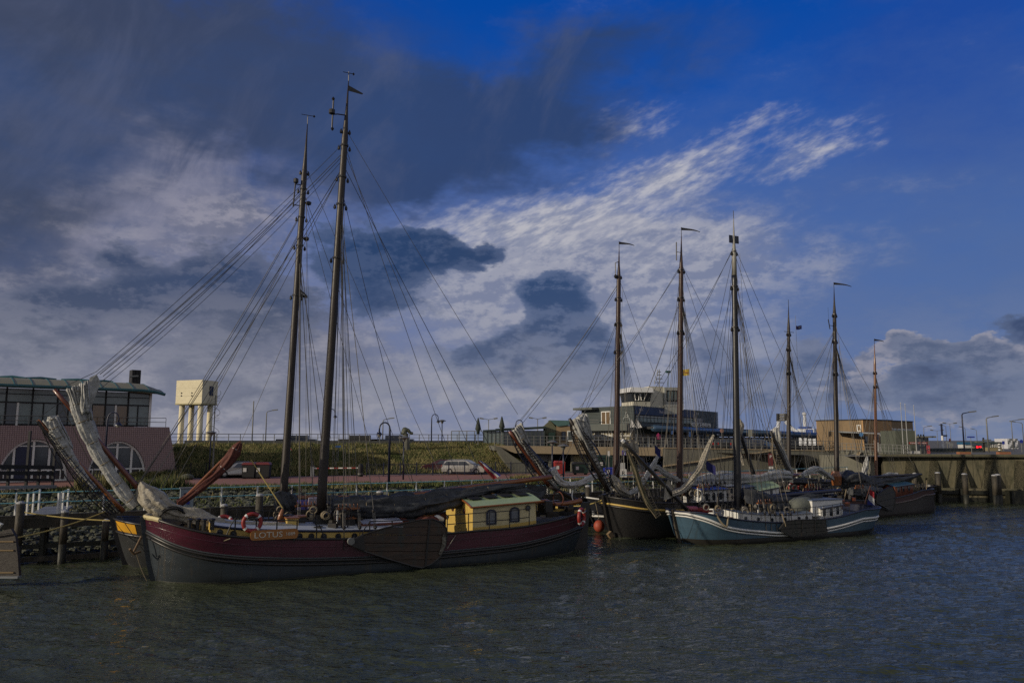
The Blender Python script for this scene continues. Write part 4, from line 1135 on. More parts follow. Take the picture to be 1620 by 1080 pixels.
bs0, bs1 = A.c(228, 783), A.c(86, 616)
A.spar(bs0, bs1, .13, .085, M_bs, 'bowsprit', 1.0)
A.furled([A.c(124, 612), A.c(122, 632), A.c(131, 664), A.c(150, 705), A.c(173, 745), A.c(199, 783), A.c(215, 800)], [.18, .29, .32, .27, .25, .27, .2], M_sail_wh, 'furled_jib', lump=.25, fold=9, squash=.7)
A.pleats([(104, 617), (141, 603)], [(126, 672), (146, 664)], 9, .16, M_sail_wh)
A.pleats([(128, 607), (141, 608)], [(128, 655), (143, 652)], 4, .12, M_sail_wh, -.3)
for k in ():
    p = A.c(104 + k * 5.2, 616 - k * 1.2, .1 * (k % 2)); p2 = A.c(110 + k * 4, 642 + (k % 3) * 6, .1 * (k % 2))
    A.furled([p, p.lerp(p2, .5), p2], [.10, .16, .10], M_sail_wh, 'sail_fold', ties=False, lump=.3, fold=3, n=2)
P = [A.c(142, 597, -.15), A.c(153, 592, -.15), A.c(159, 604, -.1), A.c(153, 622, -.15), A.c(144, 645, -.2), A.c(137, 634, -.25), A.c(138, 612, -.2)]
MB().prism(P, A.c(142, 597, -.02) - A.c(142, 597, -.15)).build('sail_head_pocket', M_sail_wh, A.root)
A.furled([A.c(222, 762, -.1), A.c(232, 782, -.2), A.c(252, 798, -.5), A.c(280, 810, -.7), A.c(307, 817, -.8), A.c(338, 828, -.9), A.c(366, 831, -.9), A.c(400, 831, -.8), A.c(440, 834, -.8), A.c(472, 835, -.8)],
         [.10, .40, .44, .33, .36, .27, .22, .17, .2, .12], M_sail_or, 'lowered_staysail', lump=.42, fold=6)
A.furled([A.c(230, 770, .2), A.c(246, 788, 0), A.c(268, 804, 0)], [.14, .4, .25], M_sail_wh, 'sail_fold', lump=.4, fold=5, ties=False)
# mainsail furled on the boom, gaff above
A.spar(A.c(528, 800), A.c(872, 754), .11, .13, M_wood_or, 'boom', 1.2)
A.furled([A.c(526, 800, -.1), A.c(560, 800, -.15), A.c(605, 800, -.15), A.c(663, 797, -.15), A.c(704, 791, -.15), A.c(750, 780, -.1), A.c(784, 771, -.05)], [.34, .54, .62, .64, .58, .44, .16], M_sail_dk, 'furled_mainsail', lump=.28, fold=6, squash=.9, nseg=14, tie_step=7)
A.furled([A.c(655, 795, -.3), A.c(700, 788, -.3), A.c(745, 778, -.3), A.c(790, 771, -.25), A.c(830, 767, -.2)], [.16, .2, .22, .2, .1], M_sail_dk, 'furled_mainsail', lump=.2, fold=3)
A.furled([A.c(790, 778, -.1), A.c(822, 776, -.1), A.c(850, 784, 0), A.c(863, 775, 0)], [.12, .24, .22, .08], M_sail_dk, 'sail_leech_bundle', lump=.4, ties=False)
MB().grid([[A.c(832, 765, 0), A.c(866, 770, 0)], [A.c(836, 775, .1), A.c(862, 779, .1)], [A.c(842, 783, 0), A.c(852, 792, .05)]]).build('sail_corner', M_sail_dk, A.root, smooth=True)
# standing and running rigging
M1 = lambda x, y: A.mp(x, y)
tipA = A.c(153, 590)
for (a, b_, r_, sg) in (((534, 223), (152, 588), .016, .25), ((533, 238), (158, 592), .022, .35), ((533, 243), (163, 595), .018, .4), ((532, 250), (150, 622), .014, .5),
                        ((532, 262), (221, 762), .022, .2), ((532, 267), (232, 772), .022, .3), ((533, 264), (243, 822), .016, .3)):
    A.rope(A.mp(*a), A.c(*b_), r_, M_wire, sg)
for (a, b_, r_, sg) in (((553, 205), (819, 655), .016, .15), ((552, 262), (806, 762), .02, .2), ((550, 228), (733, 778), .018, .3), ((550, 300), (662, 797), .018, .15), ((552, 240), (770, 770), .018, .2),):
    A.rope(A.mp(*a), A.c(*b_), r_, M_wire, sg, 'topping_lift')
A.shrouds((.70, .765), .5, 3, .022, .75)
dangling(A, .55, .8, 5)
A.rope(A.c(152, 588), A.c(88, 618), .016, M_wire); A.rope(A.c(88, 618), A.c(234, 880), .02, M_wire, .4)
A.rope(A.near(236, 826), A.near(364, 851) + Vector((0, -.1, 0)), .022, M_rope, .55, 'slack_line')
mast_clutter(A, A.zs(A.m0.x) + .2, 1)
zz_ = A.zs(A.m0.x)
MB().box((A.m0.x + .1, 0, zz_ + .3), (.7, .8, 1.2)).build('mast_case', M_iron, A.root)
winch(A, A.c(520, 825).x + .3, -1.0, zz_ + .35, .42)
for px, y_, w_, m in ((452, .6, .5, M_wood_or), (462, -.6, .5, M_yel), (470, .3, .7, M_iron), (545, -.6, .9, M_iron), (560, .2, 1.0, M_sail_dk)):
    p = A.c(px, 815, y_); hatch(A, p.x, y_, A.zs(p.x) + .3, w_, .5, .42, m, M_wood_or if m is not M_wood_or else M_iron)
A.furled([A.c(447, 805, .2), A.c(444, 815, .2), A.c(441, 825, .2)], [.06, .12, .1], M_wood_or, 'timber_davit', ties=False, lump=0, fold=0)
coil(A, A.c(270, 820).x, -.9, A.zs(A.c(270, 820).x) + .12, .55, M_iron, (0, 1, .5), 5)
for px in (307, 330):
    p = A.near(px, 836); bollards(A, p.x, p.y + .25, p.z + .02)
A.leeboard([(552.8, 855.7), (574, 845.5), (603.7, 836), (639, 827), (666.7, 821.5), (685, 821), (698, 826), (705.5, 834.4), (707, 847), (704.6, 864), (696, 880.7), (681.5, 892), (666.7, 897.4), (652, 894.6), (611, 882.6), (574, 870.5), (555.6, 862)],
           2.72, .10, mat('worn leeboard timber', (.060, .034, .020), .55, c2=(.028, .02, .014), ns=2, stretch=(.25, 1, 2), var=.9, dirt=((.028, .03, .026), 1.5, .52), bump=.012, bs=6), 6, straps=[((680, 822), (673, 895), .09)])
MB().prism([A.c(x, y, -2.79) for x, y in ((703, 842), (706, 850), (705, 862), (701, 872), (696, 879), (694, 875), (698, 866), (700, 856), (699, 850))], (0, .02, 0)).build('peeled_paint_patch', mat('peeling pale paint', (.26, .25, .20), .8, c2=(.05, .04, .03), ns=9, var=1.0), A.root)
p = A.c(552, 856, -2.8)
MB().lathe([(.16, -.05), (.16, .1)], 12, (p.x + .1, p.y, p.z), 'Y').build('leeboard_bolt', M_galv, A.root)
MB().prism([A.c(553, 857, -2.78), A.c(575, 845, -2.78), A.c(577, 871, -2.78), A.c(557, 863, -2.78)], (0, -.03, 0)).build('iron_shoe', M_iron, A.root)
A.rope(A.c(721, 846, -2.5), A.c(707, 868, -2.7), .018, M_wire_l, name='leeboard_tackle')
anch = thing_part('anchor', A.root)
P = [A.c(224, 848, -.7), A.c(217, 862, -.8), A.c(212, 872, -.8)]
MB().tube(P, .05, 6).tube([A.c(205, 868, -1.0), A.c(212, 876, -.8), A.c(222, 872, -.5)], .05, 6).build('anchor_shank', mat('rusty anchor', (.16, .10, .05), .8), anch)
A.rope(A.c(214, 870, -.3), A.c(232, 918, -.3), .02, M_rope, .1, 'anchor_line')

# ================================================================ B: barge moored inside it
Bq = Ship('sailing_barge', 'sailing barge with amber bow panel and netted bowsprit, behind the maroon barge', (203, 893), (790, 858), 4.6, bluntb=.13, blunts=.16)
Bq.x0 = Bq.c(180, 822).x; Bq.wlb, Bq.wls = .26, .3
Bq.x1 = Bq.L + .6
zB = Bq.c(180, 819).z
Bq.hull(None, None, M_iron, mat('dark grey hull paint', (.03, .033, .036), .5, c2=(.02, .02, .02), ns=1.5, var=.7, dirt=((.05, .035, .02), 2, .62)), M_iron,
        rk=.8, sheer=[(Bq.x0, zB), (Bq.x0 + 3, zB - .45), (Bq.x0 + 8, zB - .75), (Bq.L - 4, zB - .7), (Bq.x1, zB - .2)],
        strk=[(Bq.x0, zB - .62), (Bq.x0 + 3, zB - 1.0), (Bq.x0 + 8, zB - 1.3), (Bq.L - 4, zB - 1.25), (Bq.x1, zB - .8)])
b = MB(); rr_ = []
for t in (.004, .012, .022, .032, .045):
    x = lerp(Bq.x0, Bq.x1, t); rr_.append([Bq.surf(t, Bq.zk(x) + .10, -1, .025), Bq.surf(t, Bq.zs(x) - .05, -1, .025)])
b.grid(rr_).build('bow_panel', mat('amber bow paint', (.72, .36, .02), .5), Bq.root)
b = MB(); rr_ = []
for t in (.004, .012, .022, .032, .045):
    x = lerp(Bq.x0, Bq.x1, t); rr_.append([Bq.surf(t, Bq.zk(x) + .10, 1, .025), Bq.surf(t, Bq.zs(x) - .05, 1, .025)])
b.grid(rr_).build('bow_panel', MATS['amber bow paint'], Bq.root)
Bq.stem(M_iron, .14, .3, over=.2)
Bq.mast((448, 790), (486.5, 196), .22, bands=(.54, .67, .745, .82, .87), m=M_wood_dk)
q = Bq.m0.lerp(Bq.m1, .80)
MB().tube([q + Vector((-.5, 0, -.6)), q + Vector((-.42, 0, .9))], .04, 6).tube([q + Vector((-.5, 0, -.5)), q + Vector((0, 0, -.5))], .03, 5).tube([q + Vector((-.42, 0, .7)), q + Vector((0, 0, .7))], .03, 5).lathe([(.04, -.16), (.14, -.1), (.14, .1), (.04, .16)], 10, tuple(q + Vector((-.4, 0, .9)))).build('masthead_lantern_bracket', M_iron, Bq.mobj)
for u in (.785, .69):
    q = Bq.m0.lerp(Bq.m1, u); MB().lathe([(.05, -.1), (.14, -.05), (.16, .08), (.06, .14)], 10, tuple(q + Vector((.34, 0, 0)))).tube([q, q + Vector((.34, 0, 0))], .03, 5).build('block', M_iron, Bq.mobj)
MB().tube([Bq.m1 + Vector((-.35, 0, .5)), Bq.m1 + Vector((.35, 0, .5))], .018, 5).lathe([(.01, -.08), (.08, 0), (.01, .08)], 6, tuple(Bq.m1 + Vector((.35, 0, .5)))).build('wind_sensor', M_iron, Bq.mobj)
Bq.spar(Bq.c(196, 809), Bq.c(60, 664), .115, .07, M_wood_or, 'bowsprit', 1.0)
Bq.furled([Bq.c(82, 658, -.1), Bq.c(86, 676, -.1), Bq.c(97, 698, -.1), Bq.c(110, 720, -.1), Bq.c(125, 742, -.1), Bq.c(150, 772, -.1)], [.16, .26, .27, .2, .16, .1], M_sail_wh, 'furled_jib', lump=.25, fold=9, squash=.7)
Bq.pleats([(67, 667), (94, 658)], [(104, 716), (117, 708)], 8, .15, M_sail_wh)
for k in ():
    p = Bq.c(68 + k * 5.0, 668 - k * 2.2, -.15); p2 = Bq.c(76 + k * 4.2, 686 + (k % 3) * 5, -.15)
    Bq.furled([p, p.lerp(p2, .5), p2], [.10, .14, .09], M_sail_wh, 'sail_fold', ties=False, lump=.3, fold=3, n=2)
Bq.net([Bq.c(60, 664), Bq.c(126, 735), Bq.c(193, 807)], [Bq.c(59, 668), Bq.c(81, 700), Bq.c(114, 752), Bq.c(143, 789), Bq.c(171, 815)], 24, 5, .018, wide=-.7)
Bq.net([Bq.c(60, 664), Bq.c(126, 735), Bq.c(193, 807)], [Bq.c(59, 668), Bq.c(81, 700), Bq.c(114, 752), Bq.c(143, 789), Bq.c(171, 815)], 24, 5, .018, wide=.7)
Bq.rope(Bq.c(60, 664), Bq.c(178, 822), .035, M_iron, .9)
for (a, b_, r_, sg) in (((469, 334), (188, 812), .022, .3), ((469, 337), (194, 806), .018, .4), ((470, 296), (62, 660), .018, .6), ((470, 300), (92, 655), .02, .7), ((468, 365), (246, 790), .02, .2), ((469, 362), (235, 800), .016, .2)):
    Bq.rope(Bq.mp(*a), Bq.c(*b_), r_, M_wire, sg)
for (a, b_, r_, sg) in (((486, 303), (651, 764), .018, .2), ((486, 306), (607, 780), .016, .2), ((485, 262), (700, 758), .016, .2), ((485, 420), (540, 780), .016, .1)):
    Bq.rope(Bq.mp(*a), Bq.c(*b_), r_, M_wire, sg, 'topping_lift')
Bq.shrouds((.67, .745), .5, 3, .022, .8)
dangling(Bq, .5, .8, 5)
Bq.spar(Bq.c(468, 787), Bq.c(664, 787), .13, .13, M_wood_or, 'boom', 1.1)
Bq.furled([Bq.c(462, 795), Bq.c(520, 794), Bq.c(580, 795), Bq.c(640, 791), Bq.c(700, 778), Bq.c(750, 770), Bq.c(790, 766)], [.25, .4, .42, .4, .3, .22, .08], M_sail_dk, 'furled_mainsail', lump=.25, fold=4, squash=.8)
Bq.furled([Bq.c(380, 700, -.5), Bq.c(372, 713, -.5), Bq.c(360, 731, -.5), Bq.c(343, 750, -.5), Bq.c(315, 773, -.5), Bq.c(282, 797, -.5)], [.10, .26, .27, .2, .2, .17], M_sail_br, 'furled_foresail', lump=.25, fold=6, m_tie=M_white, tie_step=13)
Bq.spar(Bq.c(381, 698, -.5), Bq.c(280, 799, -.5), .06, .08, M_wood_or, 'foresail_sprit', 1.0)
Bq.rope(Bq.c(397, 727, -.5), Bq.c(447, 803, -1.5), .03, M_rope_y, name='yellow_line')
Bq.rope(Bq.c(381, 700, -.5), Bq.mp(468, 500), .014, M_wire)
for k in range(3):
    Bq.furled([Bq.c(441 + k * 8, 777 + k * 3), Bq.c(447 + k * 7, 795), Bq.c(450 + k * 9, 812)], [.28, .42, .3], M_sail_dk, 'mast_foot_tarpaulin', lump=.3, fold=3, ties=False)
mast_clutter(Bq, Bq.zs(Bq.m0.x) + .1, 5)
hatch(Bq, Bq.m0.x + 6, 0, Bq.zs(10) - .3, 7, 3, .8, M_wood_rd, M_sail_dk)
p = Bq.c(484, 798, -.6); MB().box((p.x, -.6, p.z), (.9, .1, .5)).build('blue_crate', mat('purple blue print', (.10, .09, .35), .5), Bq.root)
p = Bq.c(497, 795, -.8); MB().box((p.x, -.8, p.z), (.6, .12, .55), 0, .2).build('painted_locker', mat('pale poster paint', (.4, .35, .42), .6), Bq.root)
coil(Bq, Bq.c(440, 820).x, -1, Bq.zs(8) + .4, .3, M_iron, (0, 1, .3), 4)
for px in (268, 300, 420): hatch(Bq, Bq.c(px, 825).x, .3, Bq.zs(6) - .2, .8, .8, .5, M_iron, M_iron)
# ================================================================ the group on the right
# F: blue barge, outermost
Fs = Ship('sailing_barge', 'light blue sailing barge with twin white stripes and a Dutch flag at its stern', (1078, 858), (1368, 838), 4.3, bluntb=.12, blunts=.17)
Fs.x0 = Fs.c(1066, 806).x; Fs.x1 = Fs.c(1377, 811).x; Fs.wlb, Fs.wls = .24, .34
M_hblue = mat('faded sky blue hull paint', (.055, .105, .150), .42, streak=(.04, .05, .05), c2=(.04, .076, .11), ns=1.2, stretch=(.35, 1, 2), var=.7, dirt=((.05, .08, .09), 1.8, .64), coat=.15, bump=.004, bs=2.5)
M_hdark = mat('black bottom paint', (.014, .014, .013), .5, c2=(.03, .026, .02), ns=2)
Fs.hull([(1081, 807), (1113, 811), (1137, 816), (1170, 822), (1200, 825), (1233, 826.5), (1270, 825), (1307, 820.5), (1331, 817), (1355, 810), (1369, 806)],
        [(1070, 810), (1103, 821), (1137, 832), (1170, 838), (1231, 843), (1270, 841), (1309, 836), (1337, 830), (1369, 820)],
        M_hblue, M_hblue, M_white, m_cap=M_post, rk=.8)
Fs.wale('black_line', M_iron, lambda x: Fs.zk(x) - .06, .05, .03); Fs.wale('white_stripe', M_white, lambda x: Fs.zk(x) - .17, .045, .03)
for sd in (-1, 1):
    b = MB(); N = 40; rr_ = []
    for i in range(N + 1):
        t = .5 - .5 * math.cos(math.pi * i / N); rr_.append([Fs.surf(t, z, sd, .015) for z in (-.3, 0, .16, .3)])
    b.grid(rr_).build('boot_topping', M_hdark, Fs.root, smooth=True)
Fs.stem(M_pile, .16, .26, over=.12)
Fs.rudder(M_hdark, w=.8)
Fs.mast((1167, 800), (1160.5, 345), .235, bands=(.62, .76, .88), m=mat('black mast', (.012, .012, .014), .4), vane=True, m_top=mat('pale grey topmast', (.28, .27, .24), .5), split=.80)
b = MB(); q = Fs.m0.lerp(Fs.m1, .925)
for sx in (-1, 1): b.box(q + Vector((sx * .25, 0, 0)), (.27, .05, .5))
b.build('masthead_sign', M_post, Fs.mobj)
# bowsprit, black
Fs.spar(Fs.c(1087, 806), Fs.c(985, 697), .13, .10, M_iron, 'bowsprit', 1.0)
MB().tube([Fs.c(984, 696), Fs.c(987, 699)], .12, 8).build('bowsprit_cap', M_white, Fs.root)
Fs.net([Fs.c(993, 714), Fs.c(1004, 743), Fs.c(1013, 772), Fs.c(1023, 798), Fs.c(1038, 819)], [Fs.c(999, 712), Fs.c(1013, 738), Fs.c(1023, 766), Fs.c(1034, 793), Fs.c(1045, 814)], 24, 3, .018, M_rope, wide=.2)
Fs.furled([Fs.c(992, 712, .1), Fs.c(1003, 740, .1), Fs.c(1013, 768, .1), Fs.c(1024, 795, .1), Fs.c(1037, 815, .1)], [.1, .14, .16, .16, .08], mat('greenish netting bundle', (.14, .125, .07), .9, c2=(.08, .075, .045), ns=5, bump=.02), 'rolled_net', lump=.4, fold=6)
MB().grid([[Fs.c(992, 702, -.1), Fs.c(994, 716, 0)], [Fs.c(1002, 698, .1), Fs.c(1003, 714, .2)], [Fs.c(1010, 698, 0), Fs.c(1011, 718, -.1)]]).build('sail_scrap', M_sail_or, Fs.root, smooth=True)
MB().grid([[Fs.c(984, 705, .2), Fs.c(988, 714, 0)], [Fs.c(990, 700, .1), Fs.c(993, 708, .2)], [Fs.c(996, 700, 0), Fs.c(997, 706, -.1)]]).build('sail_scrap', M_sail_or, Fs.root, smooth=True)
Fs.furled([Fs.c(1129, 688), Fs.c(1119, 710), Fs.c(1108, 738), Fs.c(1097, 755), Fs.c(1088, 767), Fs.c(1077, 776), Fs.c(1062, 781)], [.07, .17, .19, .20, .21, .20, .18], M_sail_or, 'furled_jib', lump=.3, fold=7, m_tie=M_iron, tie_step=2)
MB().grid([[Fs.c(1057, 757, -.2), Fs.c(1052, 770, -.1), Fs.c(1050, 791, -.3)], [Fs.c(1062, 765, .1), Fs.c(1060, 775, .2), Fs.c(1060, 788, .0)], [Fs.c(1069, 776, 0), Fs.c(1069, 780, .1), Fs.c(1068, 784, 0)]]).build('hanging_sail_corner', M_sail_or, Fs.root, smooth=True)
# deck houses
def trunk(S, px0, px1, hy, h, m, m_top, camber=.12, name='trunk_cabin', seg=14):
    xa, xb = S.near(px0, 822).x, S.near(px1, 822).x; g = thing_part(name, S.root)
    for sd in (-1, 1):
        MB().grid([[(lerp(xa, xb, i / seg), sd * min(S.hbs(lerp(xa, xb, i / seg)) - .4, hy), S.zs(lerp(xa, xb, i / seg)) + k) for k in (-.5, h)] for i in range(seg + 1)]).build('side_wall', m, g)
    MB().grid([[(lerp(xa, xb, i / seg), min(S.hbs(lerp(xa, xb, i / seg)) - .35, hy + .05) * k / 4, S.zs(lerp(xa, xb, i / seg)) + h + .02 + camber * (1 - (k / 4) ** 2)) for k in range(-4, 5)] for i in range(seg + 1)]).build('cabin_top', m_top, g, smooth=True)
    for x in (xa, xb):
        y = min(S.hbs(x) - .4, hy); MB().add([(x, -y, S.zs(x) - .5), (x, y, S.zs(x) - .5), (x, y, S.zs(x) + h), (x, 0, S.zs(x) + h + camber), (x, -y, S.zs(x) + h)], [(0, 1, 2, 3, 4)]).build('end_wall', m, g)
    return g, xa, xb
def house(S, px0, px1, pyt0, pyt1, hy, m, m_roof, wins=(), m_low=None, name='deck_cabin', rise=.3, ovh=.12, off=None):
    """deck cabin: near side wall between two pixel columns, roof line traced"""
    off = off or -hy
    a, c_ = S.c(px0, pyt0, off), S.c(px1, pyt1, off); x1_, x2_ = a.x, c_.x; g = thing_part(name, S.root)
    ez = lambda x: lerp(a.z, c_.z, (x - x1_) / (x2_ - x1_))
    for sd in (-1, 1):
        MB().grid([[(x, sd * hy, S.zs(x) - .5), (x, sd * hy, ez(x))] for x in (x1_, x2_)]).build('side_wall', m, g)
    for x in (x1_, x2_):
        P = [(x, -hy, S.zs(x) - .5), (x, hy, S.zs(x) - .5)] + [(x, hy * (1 - k / 5), ez(x) + rise * (1 - (1 - k / 5) ** 2)) for k in range(11)]
        MB().add(P, [tuple(range(13))]).build('end_wall', m, g)
    MB().grid([[(x, (hy + ovh) * k / 6, ez(x) + .03 + rise * (1 - (k / 6) ** 2)) for k in range(-6, 7)] for x in (x1_ - ovh, x2_ + ovh)]).build('roof', m_roof, g, smooth=True)
    MB().tube([(x, -(hy + ovh), ez(x) + .02) for x in (x1_ - ovh, x2_ + ovh)], .04, 6).build('roof_moulding', M_post, g)
    for px, py, w_, h_ in wins:
        q = S.c(px, py, -hy); arch_window(g, (q.x, -hy - .005, q.z), w_, h_, (0, -1, 0), m, M_glass, .03)
    return g, x1_, x2_
M_bluetop = mat('slate blue cabin roof', (.12, .15, .21), .5, c2=(.09, .11, .15))
g, xa, xb = trunk(Fs, 1178, 1296, 1.6, .38, M_white, M_bluetop)
for px in (1190, 1210, 1232, 1252, 1275, 1287):
    p = Fs.near(px, 823); MB().lathe([(.11, 0), (.11, .03)], 12, (p.x, -min(Fs.hbs(p.x) - .4, 1.6) - .03, Fs.zs(p.x) + .12), 'Y').build('porthole', M_glass, g)
g, xa, xb = house(Fs, 1298, 1331, 805, 799, 1.45, M_white, M_bluetop, ((1304, 816, .26, .5), (1314.5, 816, .26, .5), (1325, 813.5, .26, .5)))
MB().lathe([(.5, 0), (.46, .18), (.3, .34), (.01, .42)], 16, (lerp(xa, xb, .2), 0, Fs.c(1314, 797, 0).z + .05)).build('roof_dome', mat('pale lilac dome', (.3, .3, .36), .4), g, smooth=True)
hatch(Fs, Fs.c(1285, 815).x, 0, Fs.zs(12) - .2, 2.6, 2.6, .95, M_white, M_bluetop)
Fs.railing(Fs.near(1175, 822).x, Fs.near(1345, 812).x, 12, .8, rails=(1.0, .5), r=.02)
Fs.railing(Fs.near(1100, 808).x, Fs.near(1172, 822).x, 6, .7, rails=(1.0,), r=.02)
Fs.railing(Fs.near(1100, 808).x, Fs.near(1345, 812).x, 16, .8, side=1, rails=(1.0, .5), r=.02)
Fs.leeboard([(1233.5, 836), (1243, 824), (1258, 822), (1274, 821.5), (1306, 821), (1308.7, 842.4), (1295, 845), (1280.7, 846.5), (1268, 848), (1254, 849), (1243, 844)], 2.35, .1,
            mat('grey brown leeboard', (.055, .05, .04), .7, c2=(.03, .028, .022), ns=2, dirt=((.02, .025, .018), 1.5, .5)), 4, straps=[((1270, 822), (1269, 848), .06), ((1290, 821.5), (1290, 845.5), .06)])
Fs.rope(Fs.c(1237, 812, -2.3), Fs.c(1243, 832, -2.4), .035, M_rope, name='leeboard_tackle')
Fs.rope(Fs.near(1133, 812), Fs.near(1147, 832) + Vector((0, -.15, 0)), .05, M_rope, .15, 'hanging_fender_rope')
Fs.rope(Fs.near(1147, 832) + Vector((0, -.15, 0)), Fs.near(1152, 816), .05, M_rope, .1, 'hanging_fender_rope')
Fs.spar(Fs.c(1180, 788), Fs.c(1330, 775), .13, .11, mat('navy boom', (.018, .022, .05), .4), 'boom', 1.1)
Fs.furled([Fs.c(1174, 782), Fs.c(1195, 790), Fs.c(1222, 797), Fs.c(1248, 797), Fs.c(1275, 790), Fs.c(1300, 783)], [.45, .62, .55, .5, .36, .12], M_sail_dk, 'furled_mainsail', lump=.3, fold=4)
MB().grid([[Fs.c(1176, 772, -.3), Fs.c(1180, 795, -.6)], [Fs.c(1192, 776, -.7), Fs.c(1197, 800, -.9)], [Fs.c(1206, 785, -.4), Fs.c(1216, 800, -.5)]]).build('dark_tarpaulin', M_sail_dk, Fs.root, smooth=True)
MB().lathe([(.35, -1.0), (.55, -.5), (.6, .4), (.3, 1.0)], 10, (Fs.c(1258, 806).x, -.6, Fs.zs(9) + .7), 'X').build('covered_dinghy', mat('grey green tarpaulin', (.13, .14, .12), .8, bump=.03, bs=5), Fs.root, smooth=True)
for (a, b_, sg) in (((1157, 392), (985, 697), .3), ((1157, 396), (1068, 806), .2), ((1157, 400), (1127, 690), .2), ((1158, 440), (1075, 800), .2), ((1157, 388), (992, 703), .5)): Fs.rope(Fs.mp(*a), Fs.c(*b_), .022, M_wire, sg)
for (a, b_, sg) in (((1164, 388), (1335, 776), .2), ((1164, 398), (1290, 785), .2), ((1164, 440), (1250, 790), .1)): Fs.rope(Fs.mp(*a), Fs.c(*b_), .02, M_wire, sg, 'topping_lift')
Fs.shrouds((.76, .88), .2, 6, .024, .42); dangling(Fs, .45, .9, 9, .015); mast_clutter(Fs, Fs.zs(Fs.m0.x), 9)
for px, c_ in ((1100, M_red), (1110, M_red), (1092, mat('pink fender', (.4, .1, .14), .6))):
    p = Fs.c(px, 800, .3); Fs.furled([(p.x - .4, .3, Fs.zs(p.x) + .25), (p.x + .4, .2, Fs.zs(p.x) + .2)], [.14, .14], c_, 'rolled_fender', ties=False, fold=0, lump=.1)
b = MB()
for k in range(30):
    x = lerp(1.0, Fs.L - 1, random.random()); b.box((x, random.uniform(-1.2, 1.3), Fs.zs(x) + random.uniform(-.1, .5)), (random.uniform(.1, .5), random.uniform(.1, .4), random.uniform(.1, .4)), random.uniform(0, 3))
b.build('deck_fittings', M_wood_rd, Fs.root, kind='stuff')
for k in range(14):
    x = lerp(1.5, 8, random.random()); coil(Fs, x, random.uniform(-1.5, .5), Fs.zs(x) + random.uniform(.2, .7), .18, random.choice((M_rope, M_wire_l)), (random.random() - .5, 1, .2), 3)

# E: black barge
def world_ship(name, label, bow, stern, beam, **k):
    B = on(*bow, 0) if len(bow) == 2 else Vector(bow)
    return Ship(name, label, B, Vector(stern), beam, world=True, **k)
E = world_ship('sailing_barge', 'black sailing barge with a thin yellow stripe along its bow, beside the blue barge', (970, 849), (20.2, 57.0, 0), 4.3, bluntb=.12, blunts=.2)
E.x0 = E.c(957, 786).x; E.x1 = E.L + .5; E.wlb, E.wls = .24, .34
zE = E.c(957, 785).z; zE2 = E.near(1050, 797).z
E.hull(None, None, mat('black hull paint', (.006, .006, .007), .5, c2=(.010, .009, .009), ns=1.5), MATS['black hull paint'], M_iron, rk=.9,
       sheer=[(E.x0, zE), (E.x0 + 1.5, zE - .3), (E.x0 + 4, zE2), (E.L - 4, zE2 - .15), (E.x1, zE2 + .3)],
       strk=[(E.x0, zE - .55), (E.x0 + 1.5, zE - .85), (E.x0 + 4, zE2 - .55), (E.L - 4, zE2 - .7), (E.x1, zE2 - .2)])
E.wale('yellow_stripe', M_yel, lambda x: E.zk(x) + .12, .06, .03)
E.stem(M_iron, .2, .34, over=.15); E.rudder(M_hdark, .8)
MB().beam(E.c(963, 842, -.3), E.c(968, 850, -.3), .22, .3).build('stem_foot', mat('raw stem timber', (.22, .15, .08), .8), E.root)
q = E.near(973, 808); MB().torus(q + Vector((0, -.05, 0)), .16, .04, (.3, 1, 0), 14, 6).build('hawse_ring', M_galv, E.root)
E.mast((1075, 770), (1078, 372), .22, bands=(.62, .75, .86), m=mat('dark brown mast', (.05, .022, .013), .45, c2=(.03, .015, .01)))
MB().tube([E.m0.lerp(E.m1, .93) + Vector((-.45, 0, -.6)), E.m0.lerp(E.m1, .93) + Vector((-.42, 0, .7))], .04, 6).tube([E.m0.lerp(E.m1, .93), E.m0.lerp(E.m1, .93) + Vector((-.45, 0, 0))], .025, 5).build('masthead_lantern_bracket', M_iron, E.mobj)
E.spar(E.c(962, 776), E.c(901, 662), .16, .10, M_wood_dk, 'bowsprit', 1.0)
E.furled([E.c(924, 655), E.c(917, 668), E.c(920, 684), E.c(928, 700), E.c(937, 718), E.c(946, 738), E.c(957, 760), E.c(966, 774)], [.16, .46, .40, .32, .24, .2, .17, .12], M_sail_wh, 'furled_jib', lump=.34, fold=8, squash=.7, m_tie=M_iron)
E.pleats([(904, 664), (926, 655)], [(922, 700), (936, 694)], 7, .18, M_sail_wh)
E.net([E.c(903, 664), E.c(930, 712), E.c(962, 776)], [E.c(902, 668), E.c(910, 695), E.c(925, 730), E.c(950, 772)], 22, 5, .022, wide=.7)
E.pleats([(904, 664), (926, 655)], [(922, 700), (936, 694)], 7, .18, M_sail_wh)
E.net([E.c(903, 664), E.c(930, 712), E.c(962, 776)], [E.c(910, 664), E.c(943, 708), E.c(975, 768)], 22, 4, .022, wide=-.5)
E.furled([E.c(966, 752), E.c(973, 762), E.c(983, 775), E.c(995, 782)], [.12, .3, .28, .15], M_sail_or, 'lowered_sail', lump=.4, fold=5, ties=False)
E.furled([E.c(992, 781), E.c(1000, 778), E.c(1010, 772), E.c(1020, 757), E.c(1032, 738), E.c(1043, 717)], [.12, .16, .16, .17, .17, .08], M_sail_wh, 'furled_staysail', lump=.25, fold=4)
E.furled([E.c(1022, 752), E.c(1036, 738), E.c(1050, 747), E.c(1064, 756), E.c(1078, 760), E.c(1095, 762)], [.1, .16, .17, .18, .2, .12], M_sail_wh, 'furled_foresail', lump=.25, fold=4)
